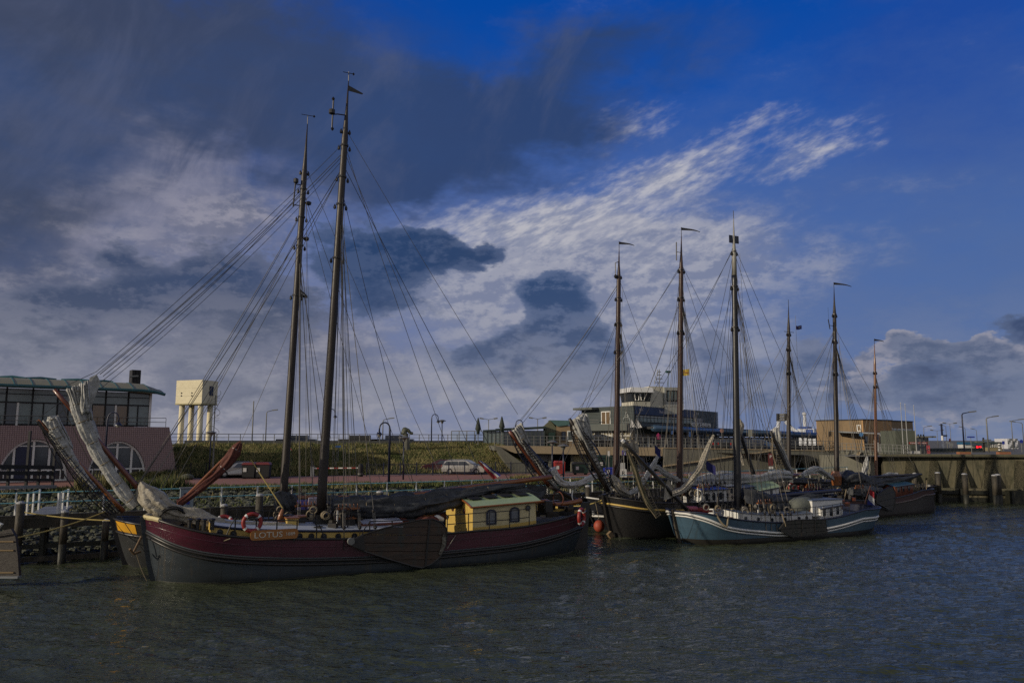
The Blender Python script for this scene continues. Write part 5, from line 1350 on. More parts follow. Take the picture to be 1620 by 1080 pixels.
E.furled([E.c(1082, 763), E.c(1100, 764), E.c(1130, 759), E.c(1165, 757), E.c(1200, 757), E.c(1230, 752), E.c(1249, 752)], [.26, .42, .46, .42, .38, .48, .36], M_sail_wh, 'furled_mainsail', lump=.2, fold=6, squash=.8)
E.furled([E.c(1096, 760, .3), E.c(1120, 753, .3), E.c(1150, 750, .3), E.c(1180, 755, .3)], [.1, .2, .22, .1], M_sail_wh, 'furled_mainsail', lump=.2, fold=5)
E.spar(E.c(1072, 783), E.c(1196, 762), .11, .12, M_wood_or, 'gaff', 1.1)
E.spar(E.c(1110, 760), E.c(1262, 751), .1, .12, M_wood_rd, 'boom', 1.1)
for (a, b_, sg) in (((1074, 417), (925, 652), .25), ((1074, 421), (902, 662), .4), ((1074, 470), (965, 775), .2), ((1074, 474), (960, 780), .3), ((1074, 418), (1043, 716), .1)): E.rope(E.mp(*a), E.c(*b_), .022, M_wire, sg)
for (a, b_, sg) in (((1081, 417), (1250, 752), .2), ((1081, 421), (1190, 758), .2), ((1080, 470), (1150, 758), .1)): E.rope(E.mp(*a), E.c(*b_), .02, M_wire, sg, 'topping_lift')
E.shrouds((.75, .86), .2, 6, .024, .42); dangling(E, .45, .9, 9, .015); mast_clutter(E, E.zs(E.m0.x) - .1, 12)
house(E, 1110, 1150, 776, 774, 1.3, M_white, mat('blue tarpaulin', (.02, .06, .35), .6), ((1118, 792, .3, .5), (1129, 791, .3, .5), (1140, 790, .3, .5)), rise=.15)
house(E, 1150, 1164, 770, 769, .9, mat('cream paint', (.6, .52, .4), .5), M_white, ((1157, 780, .25, .35),), rise=.12)
house(E, 1200, 1232, 777, 771, 1.3, M_white, M_green, ((1206, 788, .28, .5), (1220, 785, .28, .5)), rise=.45)
house(E, 1172, 1192, 772, 770, 1.1, M_bluetop, M_bluetop, (), rise=.15)

# D: small dark barge between the black one and the jetty
D = world_ship('sailing_barge', 'low dark barge with a white capped bow, behind the stern of the maroon barge', (5.9, 53.3, 0), (20.0, 60.9, 0), 3.9, bluntb=.24, blunts=.2)
D.x0 = D.c(924, 788).x; D.x1 = D.L + .4
zD = D.c(924, 786).z
D.hull(None, None, mat('dark slate hull', (.02, .022, .03), .4), MATS['dark slate hull'], M_white, m_cap=M_white, rk=.9, sheer=[(D.x0, zD), (D.x0 + 3, zD - .5), (D.L - 3, zD - .6), (D.x1, zD - .2)], strk=[(D.x0, zD - 1.25), (D.x0 + 3, zD - 1.3), (D.L - 3, zD - 1.3), (D.x1, zD - 1.1)])
D.stem(M_iron, .14, .25)
D.mast((975, 745), (979.5, 394), .22, bands=(.55, .67, .78, .88), m=MATS['dark brown mast'])
MB().tube([D.m0.lerp(D.m1, .90) + Vector((-.3, 0, -.5)), D.m0.lerp(D.m1, .9) + Vector((-.3, 0, .6)), D.m0.lerp(D.m1, .9) + Vector((0, 0, .7))], .035, 6).lathe([(.05, -.15), (.13, 0), (.05, .15)], 8, tuple(D.m0.lerp(D.m1, .9) + Vector((-.3, 0, -.4)))).build('masthead_lantern_bracket', M_iron, D.mobj)
D.spar(D.c(868, 768), D.c(806, 682), .14, .11, M_wood_rd, 'bowsprit', 1.0)
D.spar(D.c(930, 800), D.c(868, 768), .14, .14, M_wood_dk, 'bowsprit_heel', 1.0)
D.furled([D.c(822, 672), D.c(822, 688), D.c(829, 702), D.c(838, 718), D.c(850, 735)], [.12, .36, .28, .18, .1], M_sail_wh, 'furled_jib', lump=.35, fold=6, squash=.7)
D.furled([D.c(833, 706), D.c(850, 730), D.c(866, 752), D.c(880, 770)], [.12, .2, .22, .1], M_sail_wh, 'netted_sail', lump=.35, fold=6)
D.pleats([(809, 682), (823, 668)], [(826, 708), (838, 702)], 5, .16, M_sail_wh)
D.net([D.c(808, 684), D.c(840, 725), D.c(872, 770)], [D.c(807, 688), D.c(822, 720), D.c(842, 752), D.c(868, 785)], 22, 5, .022, wide=.6)
D.pleats([(809, 682), (823, 668)], [(826, 708), (838, 702)], 5, .16, M_sail_wh)
D.net([D.c(808, 684), D.c(840, 725), D.c(872, 770)], [D.c(815, 680), D.c(852, 722), D.c(890, 762)], 22, 4, .022, wide=-.4)
D.furled([D.c(872, 742), D.c(880, 755), D.c(890, 764), D.c(903, 767), D.c(918, 764), D.c(932, 757), D.c(945, 752), D.c(958, 750)], [.3, .3, .24, .22, .2, .2, .2, .12], mat('white nylon sail', (.62, .6, .56), .8, c2=(.45, .43, .4), ns=3, bump=.02, bs=7), 'furled_staysail', lump=.3, fold=4)
for (a, b_, sg) in (((976, 448), (823, 667), .25), ((976, 452), (826, 670), .4), ((976, 502), (868, 765), .2), ((976, 506), (880, 760), .3), ((976, 446), (807, 682), .5)): D.rope(D.mp(*a), D.c(*b_), .022, M_wire, sg)
for (a, b_, sg) in (((983, 440), (1100, 757), .2), ((983, 500), (1060, 757), .1)): D.rope(D.mp(*a), D.c(*b_), .02, M_wire, sg, 'topping_lift')
D.shrouds((.67, .78), .2, 6, .022, .4); dangling(D, .45, .85, 8, .015); mast_clutter(D, D.zs(D.m0.x) - .1, 15)
D.spar(D.c(985, 757), D.c(1085, 758), .1, .1, M_wood_dk, 'boom')

# H: dark red barge far right with the big dark sail cover
Hs = world_ship('sailing_barge', 'dark red and black barge with a large dark leeboard, furthest right by the quay wall', (21.9, 60.0, 0), (36.3, 68.2, 0), 4.2, bluntb=.2, blunts=.17)
Hs.x0 = -.8; Hs.x1 = Hs.c(1461, 787).x
Hs.hull([(1300, 789), (1340, 791), (1380, 792), (1420, 787), (1445, 781), (1460, 775)], [(1300, 800), (1340, 800), (1380, 799), (1420, 795), (1445, 790), (1461, 783)],
        mat('oxblood hull paint', (.05, .012, .010), .5, c2=(.03, .012, .010)), mat('black brown hull', (.022, .016, .013), .5), mat('pale strake', (.12, .09, .08), .6), rk=.8)
Hs.stem(M_iron); Hs.rudder(M_hdark, .8)
Hs.mast((1324, 745), (1319.5, 457), .20, bands=(.55, .72, .86), m=M_wood_dk)
MB().tube([Hs.m0.lerp(Hs.m1, .80) + Vector((-.6, 0, 0)), Hs.m0.lerp(Hs.m1, .8)], .025, 5).tube([Hs.m0.lerp(Hs.m1, .8) + Vector((-.6, 0, -.3)), Hs.m0.lerp(Hs.m1, .8) + Vector((-.75, 0, .5))], .04, 5).tube([Hs.m0.lerp(Hs.m1, .8) + Vector((-.7, 0, .5)), Hs.m0.lerp(Hs.m1, .8) + Vector((-.7, 0, 1.5))], .01, 4).build('masthead_lantern_bracket', M_iron, Hs.mobj)
Hs.spar(Hs.c(1252, 757), Hs.c(1219, 682), .16, .11, M_iron, 'bowsprit', 1.0)
Hs.furled([Hs.c(1228, 676), Hs.c(1229, 690), Hs.c(1238, 712), Hs.c(1247, 735), Hs.c(1255, 750)], [.16, .32, .16, .14, .1], M_sail_wh, 'furled_jib', lump=.35, fold=5)
Hs.net([Hs.c(1221, 686), Hs.c(1236, 720), Hs.c(1252, 755)], [Hs.c(1222, 692), Hs.c(1222, 715), Hs.c(1230, 748)], 16, 3, .024, M_rope, wide=.4)
Hs.furled([Hs.c(1270, 752), Hs.c(1282, 745), Hs.c(1292, 741), Hs.c(1303, 747), Hs.c(1318, 757)], [.16, .22, .22, .2, .14], M_sail_wh, 'furled_staysail', lump=.3, fold=4)
Hs.furled([Hs.c(1330, 762), Hs.c(1345, 757), Hs.c(1365, 762), Hs.c(1390, 764), Hs.c(1420, 760), Hs.c(1450, 752)], [.5, .85, .62, .42, .36, .15], M_sail_dk, 'covered_mainsail', lump=.2, fold=3, squash=.9)
Hs.spar(Hs.c(1328, 757), Hs.c(1458, 750), .1, .09, M_wood_dk, 'boom')
MB().lathe([(.35, -.5), (.42, .2), (.3, .6)], 12, Hs.c(1323, 757)).build('mast_tabernacle', M_wood_or, Hs.root)
Hs.furled([Hs.c(1345, 778, -1), Hs.c(1370, 780, -1), Hs.c(1395, 778, -1)], [.3, .5, .3], M_sail_dk, 'deck_tarpaulin', lump=.4, ties=False)
Hs.leeboard([(1387, 795), (1388, 783), (1396, 776), (1406, 770), (1412, 769), (1416, 778), (1416, 795), (1414, 806), (1411, 808), (1398, 801)], 2.3, .1, M_iron, 4)
house(Hs, 1416, 1444, 770, 766, 1.2, M_wood_rd, mat('teal cabin roof', (.06, .12, .10), .5), ((1421, 778, .26, .4), (1429, 777, .26, .4), (1438, 776, .26, .4)), rise=.2)
for (a, b_, sg) in (((1317, 520), (1220, 682), .25), ((1317, 524), (1254, 752), .2), ((1317, 560), (1256, 758), .2), ((1317, 522), (1228, 676), .4)): Hs.rope(Hs.mp(*a), Hs.c(*b_), .024, M_wire, sg)
for (a, b_, sg) in (((1323, 518), (1455, 751), .2), ((1322, 560), (1420, 755), .2)): Hs.rope(Hs.mp(*a), Hs.c(*b_), .022, M_wire, sg, 'topping_lift')
Hs.shrouds((.72, .86), .2, 6, .026, .42); dangling(Hs, .5, .85, 4, .016); mast_clutter(Hs, Hs.zs(Hs.m0.x) - .1, 17)
b = MB()
for k in range(20):
    p = Hs.c(1440 + random.random() * 30, 775, random.uniform(-1, 1)); b.tube([p, p + Vector((random.uniform(-.2, .2), 0, random.uniform(.3, .9)))], .03, 5)
b.build('cockpit_gear', M_rope, Hs.root, kind='stuff')
Hs.rope(Hs.c(1416, 806, -2.4), Hs.c(1384, 795, -2.4), .03, M_iron, .2, 'leeboard_tackle')
# G and I: inner row
G_ = world_ship('sailing_barge', 'dark barge with a thick black bowsprit raised, against the jetty behind the blue barge', (19.2, 62.4, 0), (30.5, 69.8, 0), 3.6, bluntb=.22, blunts=.2)
G_.x0 = -.8; G_.x1 = G_.L + .5
G_.hull(None, None, M_iron, M_hdark, M_iron, rk=.9, sheer=[(-.8, 2.1), (3, 1.6), (9, 1.5), (14, 1.9)], strk=[(-.8, 1.5), (3, 1.1), (9, 1.0), (14, 1.4)])
G_.mast((1248, 740), (1247.5, 483), .18, bands=(.6, .74, .83), m=M_wood_dk)
MB().tube([G_.m0.lerp(G_.m1, .84) + Vector((-.6, 0, 0)), G_.m0.lerp(G_.m1, .84) + Vector((.7, 0, 0))], .025, 5).build('crosstree', M_iron, G_.mobj)
G_.spar(G_.c(1193, 752), G_.c(1167, 672), .17, .13, M_iron, 'bowsprit', 1.0)
G_.furled([G_.c(1166, 660), G_.c(1170, 674), G_.c(1168, 700), G_.c(1176, 735)], [.12, .3, .14, .1], M_sail_or, 'furled_jib', lump=.35, fold=5)
for (a, b_, sg) in (((1246, 530), (1168, 660), .2), ((1246, 534), (1196, 750), .2), ((1246, 560), (1192, 752), .2)): G_.rope(G_.mp(*a), G_.c(*b_), .024, M_wire, sg)
for (a, b_, sg) in (((1250, 530), (1330, 745), .2), ((1250, 560), (1300, 748), .1)): G_.rope(G_.mp(*a), G_.c(*b_), .022, M_wire, sg, 'topping_lift')
G_.shrouds((.74, .83), .2, 5, .024, .4); dangling(G_, .5, .8, 4, .016); mast_clutter(G_, 1.2, 19)
G_.furled([G_.c(1252, 760), G_.c(1275, 762), G_.c(1300, 764), G_.c(1318, 762)], [.2, .36, .36, .15], M_sail_dk, 'furled_mainsail', lump=.3, fold=4)
G_.furled([G_.c(1268, 776), G_.c(1285, 772), G_.c(1300, 776)], [.2, .5, .2], mat('plum tarpaulin', (.10, .02, .04), .7, bump=.02), 'plum_tarpaulin', lump=.3, ties=False)
Is = world_ship('sailing_barge', 'small barge with a varnished orange mast, innermost on the right', (32.2, 71.3, 0), (40.5, 76.0, 0), 3.0, bluntb=.22, blunts=.2)
Is.x0 = -.6; Is.x1 = Is.L + .4
Is.hull(None, None, M_iron, M_hdark, M_iron, rk=.9, sheer=[(-.6, 1.9), (3, 1.5), (9, 1.7)], strk=[(-.6, 1.4), (3, 1.0), (9, 1.2)])
Is.mast((1386.5, 755), (1383.5, 545), .15, bands=(.7, .8), m=mat('orange pine mast', (.17, .07, .026), .45, c2=(.11, .045, .018), ns=5, coat=.2))
Is.furled([Is.c(1372, 722), Is.c(1370, 735), Is.c(1366, 750), Is.c(1362, 757)], [.1, .22, .2, .16], M_sail_wh, 'furled_jib', lump=.3, fold=4)
for (a, b_) in (((1383, 600), (1366, 745)), ((1383, 600), (1352, 755))): Is.rope(Is.mp(*a), Is.c(*b_), .022, M_wire, .1)
for (a, b_) in (((1386, 590), (1428, 745)), ((1386, 600), (1450, 750))): Is.rope(Is.mp(*a), Is.c(*b_), .022, M_wire, .1, 'topping_lift')
Is.shrouds((.8,), .3, 3, .024, .4); Is.furled([Is.c(1392, 755), Is.c(1410, 752), Is.c(1430, 755)], [.15, .3, .15], M_sail_wh, 'furled_mainsail', lump=.3)

# pennants on the mastheads
M_penn = mat('dark pennant cloth', (.015, .015, .02), .8)
for S_, w_, lab in ((D, 1.1, 'dark pennant on the masthead furthest left of the right hand group'), (E, 1.3, 'long dark pennant on the brown mast second from the left in the right hand group'),
                    (Hs, 1.45, 'thin drooping pennant on the tallest of the three right hand mastheads'), (Is, .9, 'small pennant above the orange mast')):
    v = vane_flag(S_, w_, .2, M_penn); v['label'] = lab
# ---------------------------------------------------------------- loose things on and between the barges
M_nlred = mat('flag red', (.34, .02, .03), .8); M_nlw = mat('flag white', (.55, .54, .52), .8); M_nlb = mat('flag blue', (.02, .03, .2), .8)
M_flagb = mat('navy flag cloth', (.012, .014, .11), .8)
axF = Fs.ax
t0 = Fs.wor(Fs.c(1377, 770)); 
fl = thing('flag', 'red white and blue striped flag flying from the stern of the blue barge', 'flag', t0)
hd = (Fs.wor(Fs.c(1371, 790)) - t0)
for k, m in enumerate((M_nlred, M_nlw, M_nlb)):
    rows = []
    for i in range(9):
        u = i / 8; drop = Fs.wor(Fs.c(lerp(1377, 1383, u), lerp(772, 780, u))) - t0
        row = []
        for j in (k / 3, (k + 1) / 3):
            row.append(drop + Vector((0, .12 * math.sin(u * 6), 0)) + Vector((-.28 * j + .25 * u * j, 0, -j * (1.0 + .35 * u))) )
        rows.append(row)
    MB().grid(rows).build('stripe', m, fl, smooth=True)
MB().tube([(0, 0, .1), Fs.wor(Fs.c(1368, 795)) - t0], .03, 6).build('flagstaff', M_wood_or, fl)
t0 = Bq.wor(Bq.c(756, 730))
fl = thing('flag', 'furled red white and blue flag drooping on a slanting staff behind the grey furled sail', 'flag', t0)
d_ = Bq.wor(Bq.c(781, 758)) - t0; sd_ = Vector((.3, 0, .16))
for k, m in enumerate((M_nlred, M_nlw, M_nlb)):
    MB().grid([[d_ * u + sd_ * (j * (.5 + u)) + Vector((0, .06 * math.sin(9 * u + j), 0)) for j in ((k / 3) ** .5 * .9, ((k + 1) / 3) ** .8)] for u in [i / 8 for i in range(9)]]).build('stripe', m, fl, smooth=True)
MB().tube([(0, 0, 0) , d_ * 1.5], .025, 6).build('flagstaff', M_wood_or, fl)
for (S_, px, py, lab, w_) in ((E, 1036, 703, 'narrow navy flag hanging beside the white furled staysail of the black barge', .35), (Fs, 1117, 728, 'navy flag drooping behind the cream furled jib of the blue barge', .55)):
    q = S_.wor(S_.c(px, py)); f = thing('flag', lab, 'flag', q)
    MB().grid([[Vector((w_ * u, .06 * math.sin(5 * u), -.35 * u - j * (.55))) for j in (0, .5, 1)] for u in (0, .33, .66, 1)]).build('cloth', M_flagb, f, smooth=True)
    MB().tube([(0, 0, .2), (0, 0, -2.2)], .012, 4).build('halyard', M_wire, f)
q = G_.wor(G_.c(1259, 515)); f = thing('flag', 'small navy flag with a white bird near the masthead of the spiked mast', 'flag', q)
MB().grid([[Vector((.5 * u, .04 * math.sin(6 * u), -j * .33 - .03 * math.sin(5 * u))) for j in (0, 1)] for u in (0, .25, .5, .75, 1)]).build('cloth', M_flagb, f, smooth=True)
MB().add([(.12, -.06, -.08), (.24, -.06, -.18), (.38, -.07, -.08), (.26, -.06, -.26)], [(0, 1, 2, 3)]).build('bird_emblem', M_nlw, f)
MB().tube([(0, 0, .9), (0, 0, -5)], .012, 4).build('halyard', M_wire, f)
q = Bq.wor(Bq.c(474, 456)); f = thing('flag', 'small black and white burgee flying halfway up the thinner left mast', 'flag', q)
MB().add([(0, 0, 0), (.45, 0, -.42), (.45, .02, -.55), (.02, 0, -.5)], [(0, 1, 2, 3)]).build('cloth', M_penn, f)
MB().add([(.08, -.02, -.2), (.3, -.02, -.36), (.3, -.02, -.42), (.08, -.02, -.3)], [(0, 1, 2, 3)]).build('white_mark', M_nlw, f)
# lifebuoys
q = A.wor(A.near(398, 843) + Vector((0, -.02, .45))); lifebuoy(q, -A.ay, .36, 'red and white lifebuoy hanging on the rail above the wooden name board')
q = A.wor(A.c(355, 826, .9)); lifebuoy(q, -A.ay + Vector((0, 0, .8)), .34, 'red lifebuoy lying against the lowered cream sail near the bow')
q = A.wor(A.near(913, 820) + Vector((.14, -.22, .1))); lifebuoy(q, (A.ax * .75 - A.ay).normalized(), .40, 'red lifebuoy hung outside the maroon stern')
q = G_.wor(G_.c(1252, 771)); lifebuoy(q, -G_.ay, .32, 'left of the two pinkish lifebuoys behind the blue barge')
q = G_.wor(G_.c(1268, 770)); lifebuoy(q, -G_.ay, .36, 'right of the two pinkish lifebuoys behind the blue barge')
# fenders
P = D.wor(D.c(947, 832, -1.9)); P.z = .45
fender(on(948, 842, 0) + Vector((0, 0, .42)), .36, 'orange ball fender floating between the maroon stern and the black bow', rope_to=D.wor(D.near(941, 790)))
q = A.wor(A.near(559, 856) + Vector((0, -.15, 0))); fender(q, .17, 'small black tyre-like fender beside the pivot of the big leeboard', M_black, 1.0)
q = D.wor(D.near(937, 806) + Vector((0, -.2, 0))); fender(q, .16, 'long grey fender hanging at the dark bow behind the maroon stern', M_greyp, 2.6)
# ================================================================ jetty
jet = thing_part('jetty', None); jet['label'] = 'long timber jetty with turquoise and white railing behind the barges'; jet['category'] = 'jetty'
jet.location = (-20.3, 41, 0)
J0 = Vector((-20.3, 41, 0))
def jl(x, back, z):
    y = edge_y(JET, x); return Vector((x - .45 * back, y + .88 * back, z)) - J0
JXS = [-34 + i * 2.35 for i in range(30)]
def jbeam(name, m, back, z, w, h, x0=-34, x1=35.0, n=24):
    P = [jl(lerp(x0, x1, i / n), back, z) for i in range(n + 1)]
    b = MB()
    for p, q in zip(P, P[1:]): b.beam(p, q + (q - p).normalized() * .0, w, h)
    return b.build(name, m, jet)
jbeam('fascia_board', M_pile, 0, 1.92, .16, .50)
jbeam('fascia_board', M_pile_d, 2.0, 1.85, .14, .4)
jbeam('kerb_beam', M_pile, .12, 2.24, .22, .14)
jbeam('waling_beam', M_pile, .1, .16, .22, .24)
jbeam('waling_beam', M_pile_d, .25, .75, .2, .22)
x = -34.0; k = 0
plank_me = None
while x < 35:
    a = jl(x, .1, 2.13); c_ = jl(x, 2.1, 2.13); d = (c_ - a)
    if plank_me is None:
        o = MB().box((0, 0, 0), (2.0, .21, .06)).build('deck_plank', mat('grey jetty plank', (.12, .115, .10), .85, c2=(.07, .068, .06), ns=2), jet); plank_me = o.data
    else:
        o = bpy.data.objects.new('deck_plank', plank_me); COL.objects.link(o); o.parent = jet
    o.location = (a + c_) / 2 + Vector((0, 0, random.uniform(0, .008))); o.rotation_euler = (0, 0, math.atan2(d.y, d.x))
    x += .235 * .88; k += 1
    if x > 22: x += .05
for i in range(30):
    x = -33 + i * 2.4
    if x > 35: break
    for bk in (.22, 1.9):
        p = jl(x, bk, 0)
        MB().tube([p + Vector((0, 0, -1)), p + Vector((0, 0, 2.0))], .16, 8).build('pile', M_pile_d, jet)
# railing on the landward side
rail = [jl(lerp(-34, 35, i / 40), 1.85, 0) for i in range(41)]
for z_ in (3.30, 2.80):
    MB().tube([p + Vector((0, 0, z_)) for p in rail], .034, 6).build('rail', M_teal, jet)
x = -33.4
while x < 35:
    p = jl(x, 1.85, 2.12); MB().box(p + Vector((0, 0, .6)), (.075, .06, 1.2)).build('rail_post', M_white, jet); x += 1.75
# gangway with its own railing
ga = thing('gangway', 'short gangway with turquoise rails between jetty and shore on the left', 'gangway', J0 + jl(-23.6, 1.9, 2.1))
gd = Vector((-.35, .93, .02)) * 4.5; sdv = Vector((.93, .35, 0)) * .7
MB().beam(Vector((0, 0, 0)), gd, 1.4, .12).build('walkway', M_greyp, ga)
for s_ in (-1, 1):
    for z_ in (1.15, .6): MB().tube([sdv * s_ + Vector((0, 0, z_)), sdv * s_ + gd * .62 + Vector((0, 0, z_ - .05))], .03, 6).build('rail', M_teal, ga)
    for f in (0, .3, .62): MB().box(sdv * s_ + gd * f + Vector((0, 0, .58)), (.08, .08, 1.15)).build('rail_post', M_white, ga)
def mooring_post(px, py_top, back, r, lab, ztop=None, y=None, wide=None):
    # stands in front of the jetty line
    if y is None:
        lo, hi = 25.0, 90.0
        for _ in range(30):
            mid = (lo + hi) / 2; P = at(px, py_top, mid)
            if mid > edge_y(JET, P.x) - back: hi = mid
            else: lo = mid
        y = mid
    P = at(px, py_top, y); t = thing('mooring_post', lab, 'mooring post', (P.x, P.y, 0))
    z = P.z
    MB().tube([(0, 0, -1), (0, 0, .9)], [r * 1.06, r * 1.03], 10).build('wet_foot', M_pile_d, t, smooth=True)
    MB().tube([(0, 0, .9), (0, 0, z - .08)], [r * 1.0, r * .96], 10).build('shaft', M_pile, t, smooth=True)
    MB().lathe([(r * .8, z - .09), (r * 1.0, z - .07), (r * .95, z), (r * .4, z + .05)], 10).build('cap', mat('white post cap', (.4, .4, .4), .6), t)
    return t
mooring_post(33, 794, .55, .19, 'tallest mooring post at far left, wrapped by a yellow rope')
mooring_post(102.5, 808, .75, .19, 'mooring post left of the netted bowsprit, second from the left')
mooring_post(168, 822, .5, .17, 'mooring post just left of the amber bow panel')
mooring_post(411, 782, .5, .22, 'mooring post above the wooden name board')
mooring_post(355, 798, .5, .2, 'low mooring post right of the brown red furled sail')
mooring_post(601, 777, .4, .22, 'mooring post showing just above the orange boom')
mooring_post(930, 768, .4, .2, 'mooring post under the white furled staysail')
mooring_post(1418, 748, .3, .2, 'mooring post behind the dark red barge')
mooring_post(1447, 748, .3, .2, 'mooring post at the far end of the jetty')
mooring_post(1483, 747, 0, .26, 'slim mooring post at the quay wall, leftmost of those on the open wall', y=75.6)
mooring_post(1525.5, 749, 0, .26, 'mooring post at the middle buttress of the quay wall', y=74.4)
mooring_post(1573, 751, 0, .26, 'left one of the pair of mooring posts at the right', y=73.4)
mooring_post(1578, 750, 0, .26, 'right one of the pair of mooring posts at the right', y=73.7)
def meter_box(px0, px1, pyt, pyb, lab):
    P = at((px0 + px1) / 2, pyb, 0.1)
    lo, hi = 30, 90
    for _ in range(30):
        mid = (lo + hi) / 2; q = at((px0 + px1) / 2, pyb, mid)
        if mid > edge_y(JET, q.x) + 1.2: hi = mid
        else: lo = mid
    w = (px1 - px0) / 1217 * mid; h = (pyb - pyt) / 1217 * mid
    t = thing('power_box', lab, 'power box', (q.x, q.y, 2.16), R(28))
    MB().box((0, 0, h / 2), (w, .4, h)).build('cabinet', mat('light grey blue cabinet', (.25, .30, .34), .5), t)
    MB().box((0, -.22, h * .65), (w * .5, .04, h * .3)).build('meter_window', M_post, t)
    MB().box((w * .1, -.24, h * .35), (w * .25, .03, h * .12)).build('socket', M_blue, t)
    MB().box((0, 0, h + .03), (w + .08, .48, .06)).build('lid', M_greyp, t)
meter_box(285, 304, 767, 800, 'grey blue shore power box on the jetty left of the brown red sail')
meter_box(668, 686, 767, 781, 'small grey shore power box on the jetty above the dark furled mainsail')
# mooring ropes
def mrope(a, b_, lab, sag=.2, r=.03, m=M_rope_y):
    a, b_ = Vector(a), Vector(b_); P = [a.lerp(b_, i / 12) - Vector((0, 0, sag * 4 * (i / 12) * (1 - i / 12))) - a for i in range(13)]
    o = MB().tube(P, r, 6).build('mooring_rope', m); o.location = a; tag(o, lab, 'mooring rope')
pA = at(33, 809, 39.0)
mrope(pA, Bq.wor(Bq.c(178, 823)), 'yellow mooring rope from the tallest post to the amber bow', .08)
mrope(at(22, 851, 33.5), Bq.wor(Bq.c(166, 809)), 'yellow rope slanting up from the rudder at the left edge to the netted bow', .12)
mrope(E.wor(E.near(960, 787)), D.wor(D.c(905, 800)), 'yellow rope between the two dark bows beside the orange fender', .15, .035)
# stern of a ship outside the left edge
rs = thing('rudder', 'dark timber rudder with three rusty straps at the left edge of the picture', 'rudder', at(10, 913, 32.5) * 1)
q0 = Vector(rs.location); q0.z = 0; rs.location = q0
def rl(px, py, y=32.5): return at(px, py, y) - q0
MB().prism([rl(-60, 912), rl(30, 912), rl(28, 880), rl(24, 848), rl(17, 836), rl(8, 838), rl(-25, 852), rl(-60, 855)], (0, .16, 0)).build('rudder_blade', mat('dark weathered rudder timber', (.035, .026, .02), .6, c2=(.018, .015, .013), ns=2, stretch=(.3, 1, 3), bump=.02), rs)
for y_ in (856, 870, 905): MB().beam(rl(-60, y_) + Vector((0, -.03, 0)), rl(22, y_) + Vector((0, -.03, 0)), .03, .05).build('rudder_strap', mat('rusty strap', (.22, .15, .07), .7), rs)
MB().beam(rl(-60, 912) + Vector((0, 0, .0)), rl(31, 912), .28, .08).build('blade_foot', M_greyp, rs)
MB().beam(rl(-60, 855) + Vector((0, -.1, 0)), rl(20, 842) + Vector((0, -.1, 0)), .05, .04).build('tiller_line', M_iron, rs)
MB().tube([rl(-6, 826), rl(2, 829), rl(-5, 836)], .1, 6).build('white_fitting', M_white, rs)
# stone breakwater toe: dark sill between the piles
MB().beam(J0 + jl(-34, .9, .05), J0 + jl(34, .9, .05), .5, .3).build('timber_sill', M_pile_d, None) if False else None

# ================================================================ buildings
class Frame:
    def __init__(s, name, label, cat, A, B, z0):
        s.A = Vector((A[0], A[1], z0)); s.Bv = Vector((B[0], B[1], z0)); s.ax = (s.Bv - s.A); s.L = s.ax.length; s.ax.normalize()
        s.ay = Vector((-s.ax.y, s.ax.x, 0)); s.root = thing(name, label, cat, s.A, math.atan2(s.ax.y, s.ax.x))
    def p(s, px, py, off=0.0):
        d = ray(px, py); o = Vector((0, 0, H)) - (s.A + s.ay * off); t = -o.dot(s.ay) / d.dot(s.ay)
        w = Vector((0, 0, H)) + d * t - s.A; return Vector((w.dot(s.ax), w.dot(s.ay), w.z))
    def box(s, name, m, x0, x1, y0, y1, z0, z1, parent=None):
        return MB().box(((x0 + x1) / 2, (y0 + y1) / 2, (z0 + z1) / 2), (abs(x1 - x0), abs(y1 - y0), abs(z1 - z0))).build(name, m, parent or s.root)
    def window(s, px0, py0, px1, py1, m_frame, n=1, off=0.0, mg=None, rows=1, fw=.12, proud=.04):
        a, b_ = s.p(px0, py0, off), s.p(px1, py1, off); x0, x1 = a.x, b_.x; z1, z0 = max(a.z, b_.z), min(a.z, b_.z)
        z1 = (a.z + s.p(px1, py0, off).z) / 2; z0 = (b_.z + s.p(px0, py1, off).z) / 2
        b = MB(); y = off - proud
        for i in range(n + 1):
            x = lerp(x0, x1, i / n); b.box((x, y, (z0 + z1) / 2), (fw, proud * 2, z1 - z0 + fw))
        for j in range(rows + 1):
            z = lerp(z0, z1, j / rows); b.box(((x0 + x1) / 2, y + .006, z), (x1 - x0, proud * 2, fw))
        f = b.build('window', m_frame, s.root)
        for i in range(n):
            MB().box((lerp(x0, x1, (i + .5) / n), off - .01, (z0 + z1) / 2), ((x1 - x0) / n - fw, .03, z1 - z0 - fw)).build('pane', mg or M_glass, f)
        return f
